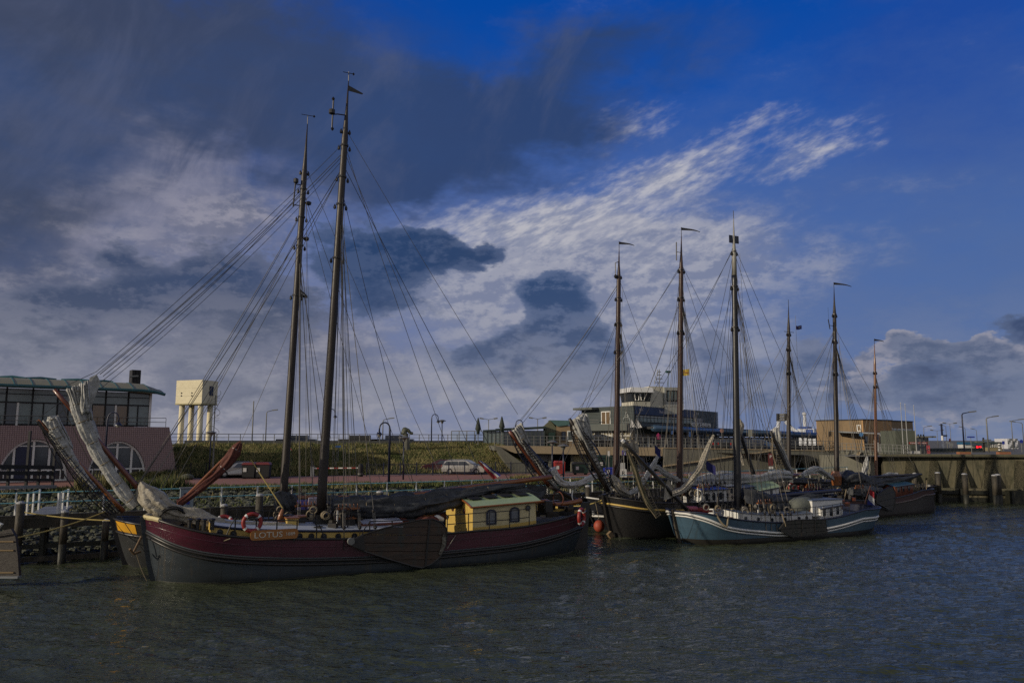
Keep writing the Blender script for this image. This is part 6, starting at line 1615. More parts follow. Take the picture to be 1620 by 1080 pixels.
# ---- left: tiled building with arched windows and glass storey
Lb = Frame('harbour_building', 'pink tiled building with two arched windows and glass upper floor, far left', 'building', (-43.9, 64), (-32.3, 74), 2.5)
def tile_mat():
    m = bpy.data.materials.new('mauve wall tiles'); m.use_nodes = True; t = NT(m.node_tree); p = t.n['Principled BSDF']
    tc = t.new('ShaderNodeTexCoord').outputs['Object']; sp = t.new('ShaderNodeSeparateXYZ'); t.l.new(tc, sp.inputs[0])
    br = t.new('ShaderNodeTexBrick'); br.offset = 0.0
    t.l.new(t.comb(sp.outputs[0], sp.outputs[2], 0.0), br.inputs['Vector'])
    br.inputs['Scale'].default_value = 1.0; br.inputs['Brick Width'].default_value = .17; br.inputs['Row Height'].default_value = .17; br.inputs['Mortar Size'].default_value = .02
    br.inputs['Color1'].default_value = (.33, .235, .225, 1); br.inputs['Color2'].default_value = (.30, .21, .20, 1); br.inputs['Mortar'].default_value = (.12, .075, .07, 1)
    t.l.new(t.mix(t.sstep(t.noise(tc, .5, 5).outputs[0], .4, .7), br.outputs[0], (.14, .09, .085)), p.inputs['Base Color']) if False else t.l.new(br.outputs[0], p.inputs['Base Color'])
    p.inputs['Roughness'].default_value = .6; return m
M_tile = tile_mat()
xW0, xW1 = -6.0, Lb.p(268, 676).x; wt_ = Lb.p(230, 675).z; xB1 = Lb.p(281, 752).x
arches = []
for pa, pb, pt in ((-6, 107, 694), (137, 231, 697)):
    a, c_ = Lb.p(pa, 757), Lb.p(pb, 755); zt_ = Lb.p((pa + pb) / 2, pt).z; arches.append((a.x, c_.x, zt_))
cols = MB(); xs_ = [xW0]
for (a, c_, zt_) in arches: xs_ += [lerp(a, c_, .5 - .5 * math.cos(math.pi * i / 20)) for i in range(21)]
def arch_z(x):
    for (a, c_, zt_) in arches:
        if a <= x <= c_: r = (c_ - a) / 2; return zt_ * math.sqrt(max(0, 1 - ((x - (a + c_) / 2) / r) ** 2))
    return 0
xs_ = sorted(xs_)
for p_, q_ in zip(xs_, xs_[1:]):
    inside = any(a <= (p_ + q_) / 2 <= c_ for a, c_, _ in arches)
    z0_, z1_ = (arch_z(p_), arch_z(q_)) if inside else (0, 0)
    cols.add([(p_, 0, z0_), (q_, 0, z1_), (q_, 0, wt_), (p_, 0, wt_)], [(0, 1, 2, 3)])
    if inside: cols.add([(p_, 0, z0_), (q_, 0, z1_), (q_, .5, z1_), (p_, .5, z0_)], [(0, 1, 2, 3)])
last = xs_[-1]
cols.add([(last, 0, 0), (xB1, 0, 0), (xW1, 0, wt_), (last, 0, wt_)], [(0, 1, 2, 3)])
cols.add([(xB1, 0, 0), (xB1, 9, 0), (xW1, 9, wt_), (xW1, 0, wt_)], [(0, 1, 2, 3)]); cols.add([(xW0, 0, wt_), (xW1, 0, wt_), (xW1, 9, wt_), (xW0, 9, wt_)], [(0, 1, 2, 3)])
cols.build('tiled_wall', M_tile, Lb.root)
for (a, c_, zt_), mull in zip(arches, ((.22, .49, .72), (.0, .26, .49, .74))):
    cx_, r = (a + c_) / 2, (c_ - a) / 2
    w = thing_part('arched_window', Lb.root)
    arc = [Vector((cx_ + r * .97 * math.cos(math.pi * i / 24), .3, zt_ * .97 * math.sin(math.pi * i / 24))) for i in range(25)]
    MB().tube(arc, .12, 6).build('arch_frame', M_white, w)
    MB().add([(p.x, .42, p.z) for p in arc], [tuple(range(25))]).build('glass', M_glass, w)
    b = MB()
    for f in mull:
        if f <= 0: continue
        x = lerp(a, c_, f); z = arch_z(x) * .96; b.box((x, .34, z / 2), (.17, .12, z))
    b.box((cx_, .36, zt_ * .83 if mull[0] else zt_ * .83), (r * 1.05, .08, .1)); b.box((cx_, .35, zt_ * .26), (r * 1.9, .1, .12)); b.box((cx_, .345, .06), (r * 1.96, .1, .12))
    for f in (.1, .9, .35, .62): b.box((lerp(a, c_, f), .36, zt_ * .13), (.08, .08, zt_ * .26))
    b.build('glazing_bars', M_white, w)
    if mull[0]: MB().box((lerp(a, c_, .35), .33, zt_ * .42), (r * .42, .06, zt_ * .8)).build('door', mat('dark blue door', (.01, .015, .05), .4), w)
# upper storey
zg = Lb.p(150, 618, .8).z; xg1 = Lb.p(237, 650, .8).x
M_glb = mat('pale storey glazing', (.17, .21, .20), .08, spec=.9, c2=(.06, .08, .075), ns=.5)
Lb.box('rear_wall', mat('storey interior', (.14, .11, .08), .8), xW0, xg1 - .2, 5, 5.2, wt_, zg)
nb_ = 10
for k in range(nb_):
    x0_, x1_ = lerp(xW0, xg1, k / nb_), lerp(xW0, xg1, (k + 1) / nb_)
    wi = thing_part('glazing_bay', Lb.root)
    b = MB(); b.box((x0_, .8, (wt_ + zg) / 2), (.12, .14, zg - wt_)).box(((x0_ + x1_) / 2, .8, lerp(wt_, zg, .62)), (x1_ - x0_, .12, .12)).box(((x0_ + x1_) / 2, .8, lerp(wt_, zg, .84)), (x1_ - x0_, .1, .06)).box(((x0_ + x1_) / 2, .8, wt_ + .1), (x1_ - x0_, .1, .14))
    if k % 3 != 1: b.box((lerp(x0_, x1_, .45), .8, lerp(wt_, zg, .31)), (.09, .1, (zg - wt_) * .62))
    b.build('mullion', M_black, wi)
    MB().box(((x0_ + x1_) / 2, .84, lerp(wt_, zg, .81)), (x1_ - x0_ - .12, .02, (zg - wt_) * .36)).build('pane', M_glb, wi)
    MB().box((lerp(x0_, x1_, .23), .84, lerp(wt_, zg, .31)), ((x1_ - x0_) * .4, .02, (zg - wt_) * .58)).build('pane', M_glb if k % 2 else M_glass, wi)
    MB().box((lerp(x0_, x1_, .72), .845, lerp(wt_, zg, .31)), ((x1_ - x0_) * .5, .02, (zg - wt_) * .58)).build('pane', mat('amber glazing', (.16, .09, .03), .1, spec=.9) if k in (7, 8) else M_glb, wi)  # amber is just the base colour of panes in two bays
    if k in (1, 4, 8): MB().box((lerp(x0_, x1_, .45), .78, lerp(wt_, zg, .31)), (.16, .1, (zg - wt_) * .6)).build('door_frame', M_white, wi)
MB().box((xg1, .8, (wt_ + zg) / 2), (.2, .2, zg - wt_)).build('corner_post', M_white, Lb.root)
Lb.box('side_glazing', M_glb, xg1 - .03, xg1 + .03, .8, 6, wt_ + .1, zg)
# terrace rail
for z_ in (.85, 1.75 if False else .45): MB().tube([(xW0, .15, wt_ + z_), (xW1 - .3, .15, wt_ + z_)], .03, 6).build('terrace_rail', M_galv, Lb.root)
for k in range(12): MB().tube([(lerp(xW0, xW1 - .3, k / 11), .15, wt_), (lerp(xW0, xW1 - .3, k / 11), .15, wt_ + .85)], .025, 6).build('terrace_post', M_galv, Lb.root)
# barrel roof of tan sheets between teal ribs
xr1 = Lb.p(261, 619, -.3).x
M_tan = mat('tan roof sheet', (.25, .23, .14), .6, c2=(.19, .175, .11), ns=1); M_tealr = mat('teal roof trim', (.035, .12, .13), .5); M_tealg = mat('verdigris roof light', (.08, .24, .22), .4)
roof = thing_part('barrel_roof', Lb.root)
def rp(x, u):
    e = max(0, (x - (xr1 - 2.0)) / 2.0); y = lerp(-.4, 2.6, u); z = zg + .12 + .85 * math.sin(u * math.pi / 2) - .30 * e ** 2 * (1 + u) - (0 if u > 0 else 0)
    return (x, y, z)
nx_ = 15
for k in range(nx_):
    x0_, x1_ = lerp(xW0, xr1, k / nx_), lerp(xW0, xr1, (k + 1) / nx_)
    MB().grid([[rp(x0_ + .04, j / 6) for j in range(7)], [rp(x1_ - .04, j / 6) for j in range(7)]]).build('roof_sheet', M_tan, roof, smooth=True)
    MB().tube([rp(x1_, j / 6) for j in range(7)], .045, 5).build('roof_rib', M_tealr, roof)
MB().tube([rp(lerp(xW0, xr1, i / 20), 0) for i in range(21)], .15, 6).build('eaves_fascia', M_tealr, roof)
Lb.box('roof_deck', M_greyp, xW0, xr1 - 1.4, 2.5, 8, zg + .7, zg + .85, roof)
MB().add([rp(lerp(xW0, xr1, i / 12), 0) for i in range(13)] + [(lerp(xW0, xr1, i / 12), 1.5, zg + .04) for i in range(12, -1, -1)], [tuple(range(26))]).build('soffit', mat('pale soffit', (.3, .29, .2), .7), roof)
for (pa, pb, m) in ((0, 40, M_tealg), (41, 90, M_tealr), (98, 150, M_tealg), (152, 180, M_tealr)):
    a, c_ = Lb.p(pa, 595, 2.6).x, Lb.p(pb, 595, 2.6).x
    MB().tube([(a, 2.8, zg + .95), ((a + c_) / 2, 2.8, zg + 1.05), (c_, 2.8, zg + .95)], .16, 6).build('roof_light', m, roof)
xc0, xc1 = Lb.p(208.5, 600, 4).x, Lb.p(222.5, 600, 4).x; zc_ = Lb.p(215, 585, 4).z
ch = Lb.box('chimney', M_black, xc0, xc1, 4, 5, zg, zc_)
for k in range(6): Lb.box('chimney_rib', M_iron, lerp(xc0, xc1, (k + .3) / 6), lerp(xc0, xc1, (k + .7) / 6), 3.93, 4.0, zg, zc_ - .05, ch)
MB().tube([(xc0 - .3, 3.8, zc_ - .7), (xc0 + .5, 3.7, zc_ - .62)], .1, 6).build('vent_pipe', M_galv, ch)
# dark timber terrace in front of it
tf = thing('terrace_fence', 'black timber terrace fence in front of the left arched window', 'fence', at(-10, 762, 54))
for (z_, h_) in ((1.05, .28), (.62, .28), (.15, .2)): MB().beam(at(-10, 762, 54) - tf.location + Vector((0, 0, z_)), at(84, 762, 57.5) * 1 - tf.location + Vector((0, 0, z_)), .08, h_).build('rail_board', M_black, tf)
for px, hh in ((12, 1.3), (41, 4.0), (60, 1.3), (83, 3.2)):
    q = at(px, 768, lerp(54, 57.5, (px + 10) / 94)) - tf.location; MB().box(q + Vector((0, 0, hh / 2 - .4)), (.16, .16, hh + .6)).build('post', M_black, tf)
MB().beam(at(-10, 771, 53.4) - tf.location, at(84, 769, 57) - tf.location, .9, .2).build('deck_edge', M_greyp, tf)

# ---- water tower like box on four legs
T = thing('lookout_tower', 'cream concrete box raised on round columns behind the dike', 'tower', at(308, 690, 130))
T.location.z = 4.6; T.rotation_euler = (0, 0, R(-18)); M_cream = mat('cream concrete', (.74, .66, .45), .7, c2=(.62, .55, .37), ns=.35, dirt=((.5, .44, .3), .5, .66))
zb0, zb1 = H + 57 / 1217 * 130 - 4.6, H + 92 / 1217 * 130 - 4.6
w2, d2 = 2.65, 1.9
MB().prism([(-w2, -d2, zb0), (w2, -d2, zb0), (w2, -d2, zb1 + .1), (-w2, -d2, zb1 + .1)], (0, 2 * d2, 0)).build('tank_box', M_cream, T)
MB().box((0, 0, zb0 - .12), (w2 * 2 + .1, d2 * 2 + .1, .22)).build('base_slab', mat('dark cream slab edge', (.42, .37, .2), .7), T)  # base slab in a darker cream than the box
for sx in (-1.9, 1.9):
    for sy in (-1.15, 1.15): MB().tube([(sx, sy, -3), (sx, sy, zb0)], [.5, .45], 14).build('column', M_cream, T, smooth=True)
for z_ in (zb0 + 1.2, zb0 + 2.5): MB().box((0, -d2 - .004, z_), (w2 * 2, .008, .03)).build('panel_joint', mat('panel joint', (.4, .36, .25), .7), T)
for sx in (-1.5, .6):
    for dz_ in (0, .45): MB().lathe([(.12, 0), (.12, .06)], 10, (sx, -d2 - .07, zb0 + 1.25 + dz_), 'Y').build('vent_hole', M_black, T)
MB().box((w2 + .02, .3, zb0 + 2.1), (.06, 1.0, 1.6)).build('window', M_post, T)
MB().box((w2 + .05, .3, zb0 + 2.1), (.03, .06, 1.6)).build('glazing_bar', M_galv, T)
st = MB()
for k in range(30):
    a = k * .5; st.beam((w2 + 1.0, .2, zb0 + 1.2 - k * .26), (w2 + 1.0 + .8 * math.cos(a), .2 + .8 * math.sin(a), zb0 + 1.2 - k * .26), .25, .04)
st.build('spiral_stair', M_galv, T, kind='stuff')
MB().tube([(w2 + 1.0 + .82 * math.cos(k * .25), .2 + .82 * math.sin(k * .25), zb0 + 2.1 - k * .13) for k in range(60)], .03, 5).build('stair_handrail', M_galv, T)
MB().tube([(w2 + 1.0, .2, -3), (w2 + 1.0, .2, zb0 + 1.4)], .08, 8).build('stair_newel', M_galv, T)

# ---- lamps
def lamp(kind, base, top_z, lab, m=M_post, side=1, arm=1.2, r=.07, group=None, ang=0):
    """base world point on the ground; top_z height above it"""
    t = thing('street_lamp', lab, 'street lamp', base, ang, group); h = top_z
    if kind == 'crook':
        P = [(0, 0, 0), (0, 0, h - .55)] + [(side * (.42 - .42 * math.cos(a)), 0, h - .5 + .5 * math.sin(a)) for a in [math.pi * k / 8 for k in range(1, 9)]] + [(side * .84, 0, h - .75)]
        MB().tube(P, [r * 1.2, r] + [r * .7] * 9, 8).build('post', m, t, smooth=True)
        MB().lathe([(.06, .12), (.12, .05), (.24, -.08), (.25, -.14)], 12, (side * .84, 0, h - .85)).build('shade', m, t)
        MB().lathe([(.02, -.28), (.14, -.24), (.18, -.12)], 10, (side * .84, 0, h - .85)).build('globe', M_lens, t)
    elif kind == 'disc':
        MB().tube([(0, 0, 0), (0, 0, h - .3)], [r * 1.1, r * .8], 8).build('post', m, t, smooth=True)
        MB().lathe([(.10, -.42), (.22, -.15), (.5, -.10), (.52, -.05), (.2, .06), (.02, .1)], 16, (0, 0, h - .05)).build('lamp_disc', M_galv, t)
    elif kind == 'arm':
        MB().tube([(0, 0, 0), (0, 0, h - .25), (side * .12, 0, h - .07), (side * .35, 0, h - .02), (side * arm, 0, h + .12)], [r * 1.2, r, r * .8, r * .7, r * .6], 8).build('post', m, t, smooth=True)
        MB().box((side * (arm + .3), 0, h + .15), (.8, .26, .14), 0, 0, -side * .12).build('lamp_head', M_galv, t)
    elif kind == 'twin':
        MB().tube([(0, 0, 0), (0, 0, h)], [r * 1.1, r * .8], 8).build('post', m, t, smooth=True)
        for s_ in (-1, 1):
            MB().tube([(0, 0, h - .05), (s_ * arm, 0, h + .1)], r * .6, 6).build('arm', m, t)
            MB().box((s_ * (arm + .25), 0, h + .12), (.6, .26, .2), 0, 0, -s_ * .15).build('lamp_head', M_galv, t)
    return t
def lamp_px(kind, px, py_top, Y, zbase, lab, **k):
    q = at(px, py_top, Y); return lamp(kind, (q.x, q.y, zbase), q.z - zbase, lab, **k)
lamp_px('crook', 171, 652, 58, 2.4, 'navy crook neck street lamp in front of the second arched window', side=1)
lamp_px('disc', 334, 682, 72, 2.5, 'flat topped navy lamp at the dike foot beside the parked white car')
lamp_px('crook', 617, 668, 62.5, 2.5, 'tall navy crook neck lamp on the promenade, lantern hanging to the left', side=-1, r=.085)
lamp_px('disc', 639, 690, 70, 2.5, 'navy lamp with flat disc head right of the tall crook lamp')
lamp_px('crook', 520, 647, 96, 5.4, 'crook lamp on the dike just right of the thicker mast', side=1)
lamp_px('crook', 683, 655, 98, 5.4, 'crook lamp on the dike crown, lantern hanging right', side=1)
lamp_px('disc', 699.5, 664, 100, 5.4, 'short disc headed lamp on the dike crown')
lamp_px('arm', 606, 663, 110, 5.3, 'pale lamp with a single short arm on the dike road behind the crook lamp', m=M_galv, side=1, arm=.9)
lamp_px('arm', 422, 650, 112, 5.3, 'pale single arm lamp on the dike road left of the thinner mast', m=M_galv, side=1, arm=.9)
lamp_px('twin', 773, 663, 115, 4.5, 'twin headed lamp between the two folded parasols', m=M_galv, arm=.8)
lamp_px('twin', 850.5, 662, 112, 4.5, 'twin headed lamp behind the terrace pavilion', m=M_galv, arm=.75)
lamp_px('crook', 816, 664, 93, 4.5, 'crook lamp half hidden by the small netted bowsprit sail', side=1)
lamp_px('disc', 873.5, 697, 72, 2.5, 'navy lamp with amber top left of the red bin')
lamp_px('disc', 891, 703, 68, 2.5, 'navy lamp on the promenade right of the red bin')
pm = thing('steel_pole', 'tall thin grey pole on the dike between the tower and the thinner mast', 'pole', (at(399, 690, 100).x, 100, 5.4))
MB().tube([(0, 0, 0), (0, 0, at(399, 634, 100).z - 5.4)], [.09, .07], 8).build('shaft', M_galv, pm)
MB().tube([(0, 0, .2), (0, 0, .6)], .14, 8).build('collar', M_galv, pm)
pm = thing('steel_pole', 'grey steel pole right beside the navy lamp near the parked white car', 'pole', (at(336, 752, 72.6).x, 72.6, 2.5))
MB().tube([(0, 0, 0), (0, 0, at(338, 683, 72.6).z - 2.5)], .08, 8).build('shaft', M_galv, pm)
MB().tube([(0, 0, .2), (0, 0, .9)], .12, 8).build('collar', M_galv, pm)
yard = [('arm', 1521.4, 653, 92, 'tallest lamp in the ferry yard, single arm to the right', 1, 1.0), ('arm', 1560, 660, 106, 'second tall single arm lamp right of the red light sign', 1, 1.0),
        ('arm', 1599.6, 664.7, 118, 'tall lamp in front of the white checkered building', 1, 1.2), ('arm', 1617, 668, 120, 'lamp nearest the right edge with its arm to the left', -1, 1.2),
        ('twin', 1482.3, 681, 170, 'low twin headed lamp furthest left in the ferry yard', 1, .9), ('arm', 1496, 673, 165, 'thin lamp between twin lamps in the yard', -1, .7), ('twin', 1502.5, 670, 150, 'taller twin headed lamp in the yard', 1, .8),
        ('arm', 1526.5, 676, 170, 'thin far lamp just right of the tallest yard lamp', -1, .6), ('arm', 1544.5, 679, 180, 'thin far lamp above the red light sign', -1, .6), ('arm', 1461, 675, 150, 'faint far lamp left of the ferry yard', 1, .9)]
for kd, px, pt, Y, lab, sd, ar in yard: lamp_px(kd, px, pt, Y, 4.3, lab, m=M_galv if px not in (1521.4,) else M_post, side=sd, arm=ar, r=.055 if Y > 115 else .08)
for px, pt in ((1424.6, 638), (1431.6, 640), (1445.4, 642)):
    q = at(px, pt, 96); t = thing('flagpole', {1424.6: 'left', 1431.6: 'middle', 1445.4: 'right'}[px] + ' one of three bare white flagpoles', 'flagpole', (q.x, 96, 4.3)); MB().tube([(0, 0, 0), (0, 0, q.z - 4.3)], [.06, .035], 8).build('shaft', mat('dull white pole', (.38, .38, .37), .5), t); MB().lathe([(.01, 0), (.09, .06), (.01, .12)], 6, (0, 0, q.z - 4.3)).build('finial', M_white, t)
# ---- sculpture on the dike
q = at(643, 700, 90); sc = thing('sculpture', 'dark weathered figure on a plinth on the dike crown', 'sculpture', (q.x, 90, 5.4))
MB().tube([(0, 0, -.6), (0, 0, .45), (-.1, 0, 1.1), (-.15, 0, 1.3)], [.42, .36, .3, .35], 10).build('plinth', M_conc_g, sc)
MB().tube(smooth_path([(-.35, 0, 1.25), (-.25, 0, 1.6), (.1, 0, 1.75), (.45, 0, 1.45), (.75, 0, 1.4)], 3), [.3, .34, .32, .34, .36, .3, .22, .2, .18, .16, .14, .13, .1], 8, lump=.4).tube([(.1, 0, 1.7), (.2, 0, 1.95)], [.16, .1], 6).build('figure', mat('verdigris bronze', (.07, .075, .05), .6), sc)
# ---- dike railing
dr = thing('dike_railing', 'grey steel railing along the top of the grassy dike', 'railing', (-30, 86.5, 5.5))
D0 = Vector((-30, 86.5, 5.5)); dl = []
for i in range(33):
    x = lerp(-37, -1.2, i / 32); dl.append(Vector((x, interp(DT, x) + .3, 5.5)) - D0)
for p in dl: MB().tube([p, p + Vector((0, 0, 1.18))], .045, 6).build('rail_post', M_galv, dr)
for z_ in (1.18, .8, .42): MB().tube([p + Vector((0, 0, z_)) for p in dl], .04 if z_ > 1 else .028, 6).build('rail', M_galv, dr)
bl = thing('road_parapet', 'low dark kerb wall behind the dike railing', 'wall', (-20, 94, 5.5))
MB().beam(Vector((-18, -4, .22)), Vector((19, 9, .18)), .3, .5).build('parapet_body', M_conc_g, bl)
for k in range(3):
    q = at((462, 562, 620)[k], 696, 97) ; o = MB().box((0, 0, .4), (5, 1.0, .7)).box((.2, 0, .95), (2.6, .9, .5)).build('parked_car', M_cardk if k != 1 else M_black); o.location = (q.x, 99, 5.4)
    tag(o, ('roof of a dark car behind the dike railing right of the thinner mast', 'dark car roof on the dike road behind the crook lamp', 'dark car roof on the dike road beside the bronze figure')[k], 'car')
# ---- cars
def car(loc, ang, m, lab, L=4.7, W=1.8, Hh=1.5, estate=True, rack=True):
    t = thing('parked_car', lab, 'car', loc, ang)
    prof = [(-.5, .30), (-.5, .62), (-.485, .78), (-.46, .80 if not estate else .92)]
    prof = [(-.5, .28), (-.505, .60), (-.48, .92), (-.42, 1.36), (-.36, 1.43), (0, 1.47), (.08, 1.43), (.235, 1.02), (.41, .90), (.475, .76), (.5, .55), (.49, .28)] if estate else \
           [(-.5, .28), (-.505, .62), (-.47, .90), (-.36, 1.28), (-.22, 1.42), (0, 1.45), (.10, 1.38), (.25, 1.02), (.42, .86), (.48, .72), (.5, .5), (.49, .28)]
    for_body = [(x * L, z * Hh / 1.5) for x, z in prof]
    rows = []
    for y, s_ in ((-1, 0), (-.93, 1), (0, 1), (.93, 1), (1, 0)):
        row = []
        for (x, z) in for_body:
            up = max(0, (z - .9) / .6); yy = y * W / 2 * (1 - .18 * up); row.append((x * (.985 if s_ == 0 else 1), yy, z - (.04 if s_ == 0 and z > .5 else 0)))
        rows.append(row)
    b = MB().grid(rows); n = len(for_body)
    b.add(rows[0], [tuple(range(n))]); b.add(rows[-1], [tuple(range(n))]); b.build('body', m, t)
    # side glass, proud of the body
    for sd in (-1, 1):
        for (x0, x1, x2, x3) in ((-.44, -.285, -.285, -.385), (-.275, -.115, -.115, -.275), (-.10, .15, .06, -.10)):
            zb, zt = .95 * Hh / 1.5, 1.34 * Hh / 1.5
            yb, yt = sd * (W / 2 * .995), sd * (W / 2 * (1 - .18 * .73) + .015)
            MB().add([(x0 * L, yb, zb), (x1 * L, yb, zb), (x2 * L, yt, zt), (x3 * L, yt, zt)], [(0, 1, 2, 3)]).build('side_window', M_glass, t)
        for wx in (-.30, .31):
            w = thing_part('wheel', t, (wx * L, sd * (W / 2 - .06), .32))
            MB().torus((0, 0, 0), .24, .09, (0, 1, 0), 18, 8).build('tyre', M_tyre, w)
            rm = MB().lathe([(.19, -.03 * sd), (.19, .05 * sd)], 14, (0, 0, 0), 'Y')
            rm.build('rim', M_chrome, w)
        MB().box((.49 * L - .05, sd * W * .36, .66), (.12, .3, .16)).build('headlight', M_lens, t)
        MB().box((-.5 * L + .03, sd * W * .40, .85), (.08, .2, .3)).build('tail_light', M_red, t)
        if rack: MB().tube([(-.36 * L, sd * W * .36, 1.49), (.05 * L, sd * W * .36, 1.51)], .025, 5).build('roof_rail', M_chrome, t)
    MB().add([(.225 * L, -W * .42, 1.04), (.225 * L, W * .42, 1.04), (.09 * L, W * .38, 1.40), (.09 * L, -W * .38, 1.40)], [(0, 1, 2, 3)]).build('windscreen', M_glass, t).location = (.012, 0, .02)
    MB().add([(-.478 * L, -W * .42, .98), (-.478 * L, W * .42, .98), (-.422 * L, W * .38, 1.33), (-.422 * L, -W * .38, 1.33)], [(0, 1, 2, 3)]).build('rear_window', M_glass, t).location = (-.015, 0, .01)
    MB().box((.5 * L, 0, .5), (.06, .9, .16)).build('grille', M_black, t)
    MB().box((.5 * L + .03, 0, .42), (.03, .52, .11)).build('number_plate', mat('yellow plate', (.6, .45, .05), .5), t)
    MB().box((.0, 0, .24), (L * .94, W * .8, .14)).build('underbody', M_black, t)
    return t
q = at(736, 750, 81); car((q.x, 81, 2.5), R(-14), M_silver, 'silver estate car with roof rails parked behind the black fence')
q = at(699, 744, 84.3); car((q.x, 84.3, 2.5), R(192), M_carred, 'dark red car half hidden behind the silver estate', estate=False, rack=False)
q = at(382, 752, 74.0); car((q.x, 74.3, 2.5), R(188), M_silver, 'pale grey car parked left of the black bins with red lids', estate=False, rack=False)
q = at(372, 748, 77.0); car((q.x, 77.2, 2.5), R(190), M_cardk, 'dark blue car behind the pale grey car', estate=False, rack=False)
def wheelie(px0, px1, pyt, pyb, Y, m, m_lid, lab, z=2.5, name='waste_container'):
    q = at((px0 + px1) / 2, pyb, Y); w = (px1 - px0) / 1217 * Y; h = (pyb - pyt) / 1217 * Y
    t = thing(name, lab, 'container', (q.x, Y, z), R(6))
    MB().prism([(-w / 2 * .9, -.5, .15), (w / 2 * .9, -.5, .15), (w / 2, -.5, h * .86), (-w / 2, -.5, h * .86)], (0, 1.0, 0)).build('body', m, t)
    MB().prism([(-w / 2 - .04, -.56, h * .86), (w / 2 + .04, -.56, h * .86), (w / 2 * .8, -.5, h), (-w / 2 * .8, -.5, h)], (0, 1.1, 0)).build('lid', m_lid, t)
    for sx in (-1, 1):
        for sy in (-.35, .35): MB().lathe([(.1, -.03), (.1, .03)], 10, (sx * w * .35, sy, .1), 'Y').build('castor', M_black, t)
    MB().box((-w * .25, -.53, h * .55), (.3, .02, .35)).build('sticker', M_nlw, t); return t
wheelie(384, 404, 731, 756, 71.8, M_black, mat('dark red lid', (.14, .012, .014), .5), 'left of the two black wheeled bins with red lids')
wheelie(404.5, 427, 731, 756, 72, M_black, MATS['dark red lid'], 'right of the two black wheeled bins with red lids')
wheelie(877, 893, 726, 748, 79, M_red, M_red, 'red container under the viaduct')
wheelie(906, 930, 729, 748, 80, mat('bottle green', (.008, .028, .02), .5), M_black, 'dark green container left of the netted bowsprit under the viaduct')
wheelie(944, 968, 716, 746, 80.5, MATS['bottle green'], MATS['bottle green'], 'largest dark green container under the viaduct')
wheelie(956, 973.5, 736, 749, 77, M_blue, M_blue, 'blue wheeled bin right before the brown mast')
q = at(570, 754, 75.5); t = thing('litter_bin', 'round black litter bin at the end of the red and white barrier', 'litter bin', (q.x, 75.5, 2.5))
MB().lathe([(.24, 0), (.26, .1), (.26, .95), (.2, 1.15), (.1, 1.25)], 14).build('body', M_black, t); MB().lathe([(.27, .25), (.27, .32)], 14).build('band', M_galv, t)
# barrier
q = at(530, 752, 75.6); t = thing('road_barrier', 'red and white barrier boom beside the thicker mast', 'barrier', (q.x, 75.6, 2.5))
for k in range(11):
    MB().box((-2.0 + k * .42, 0, .80 + .004 * k), (.42, .06, .11)).build('boom_segment', M_red if k % 2 else M_white, t)
MB().box((-2.2, 0, .5), (.3, .3, 1.1)).build('barrier_housing', M_greyp, t)
MB().box((-2.2, -.18, 1.25), (.22, .1, .5)).build('signal_head', M_black, t)
# black fence
fe = thing('bar_fence', 'black iron bar fence between promenade and road', 'fence', (at(580, 754, 76.5).x, 76.5, 2.5))
F0 = Vector(fe.location); fa, fb = Vector((F0.x, 76.5, 2.5)) - F0, Vector((4.6, 82.2, 2.5)) - F0
n_ = 120; n2 = 12
for k in range(n2 + 1):
    p = fa.lerp(fb, k / n2); MB().box(p + Vector((0, 0, .65)), (.09, .09, 1.35)).build('fence_post', M_post, fe)
for z_ in (.18, 1.12): MB().beam(fa + Vector((0, 0, z_)), fb + Vector((0, 0, z_)), .04, .05).build('rail', M_post, fe)
bar = None
for k in range(n_):
    p = fa.lerp(fb, (k + .5) / n_)
    if bar is None: o = MB().box((0, 0, 0), (.022, .022, 1.0)).build('bar', M_post, fe); bar = o.data
    else: o = bpy.data.objects.new('bar', bar); COL.objects.link(o); o.parent = fe
    o.location = p + Vector((0, 0, .64))
fe = thing('mesh_fence', 'dark mesh fence at the dike foot beside the pink tiled building', 'fence', (at(276, 757, 72).x, 72, 2.5))
F0 = Vector(fe.location); fa, fb = Vector((0, 0, 0)), Vector((at(372, 755, 75.5).x, 75.5, 2.5)) - F0
b = MB()
for k in range(46): p = fa.lerp(fb, k / 45); b.box(p + Vector((0, 0, .65)), (.012, .012, 1.3))
for k in range(14): b.beam(fa + Vector((0, 0, .1 + k * .09)), fb + Vector((0, 0, .1 + k * .09)), .01, .012)
b.build('wire_mesh', M_black, fe, kind='stuff')
for k in range(5): p = fa.lerp(fb, k / 4); MB().box(p + Vector((0, 0, .7)), (.07, .07, 1.4)).build('fence_post', M_black, fe)
q = at(296, 756, 69.5); o = MB().lathe([(.02, -.1), (.45, .0), (.62, .2), (.5, .42), (.2, .52), (.01, .54)], 14).build('boulder', M_stone); o.location = (q.x, 69.5, 2.5); o.scale = (1, .8, 1); tag(o, 'rounded grey boulder on the promenade right of the pink tiled building', 'boulder')
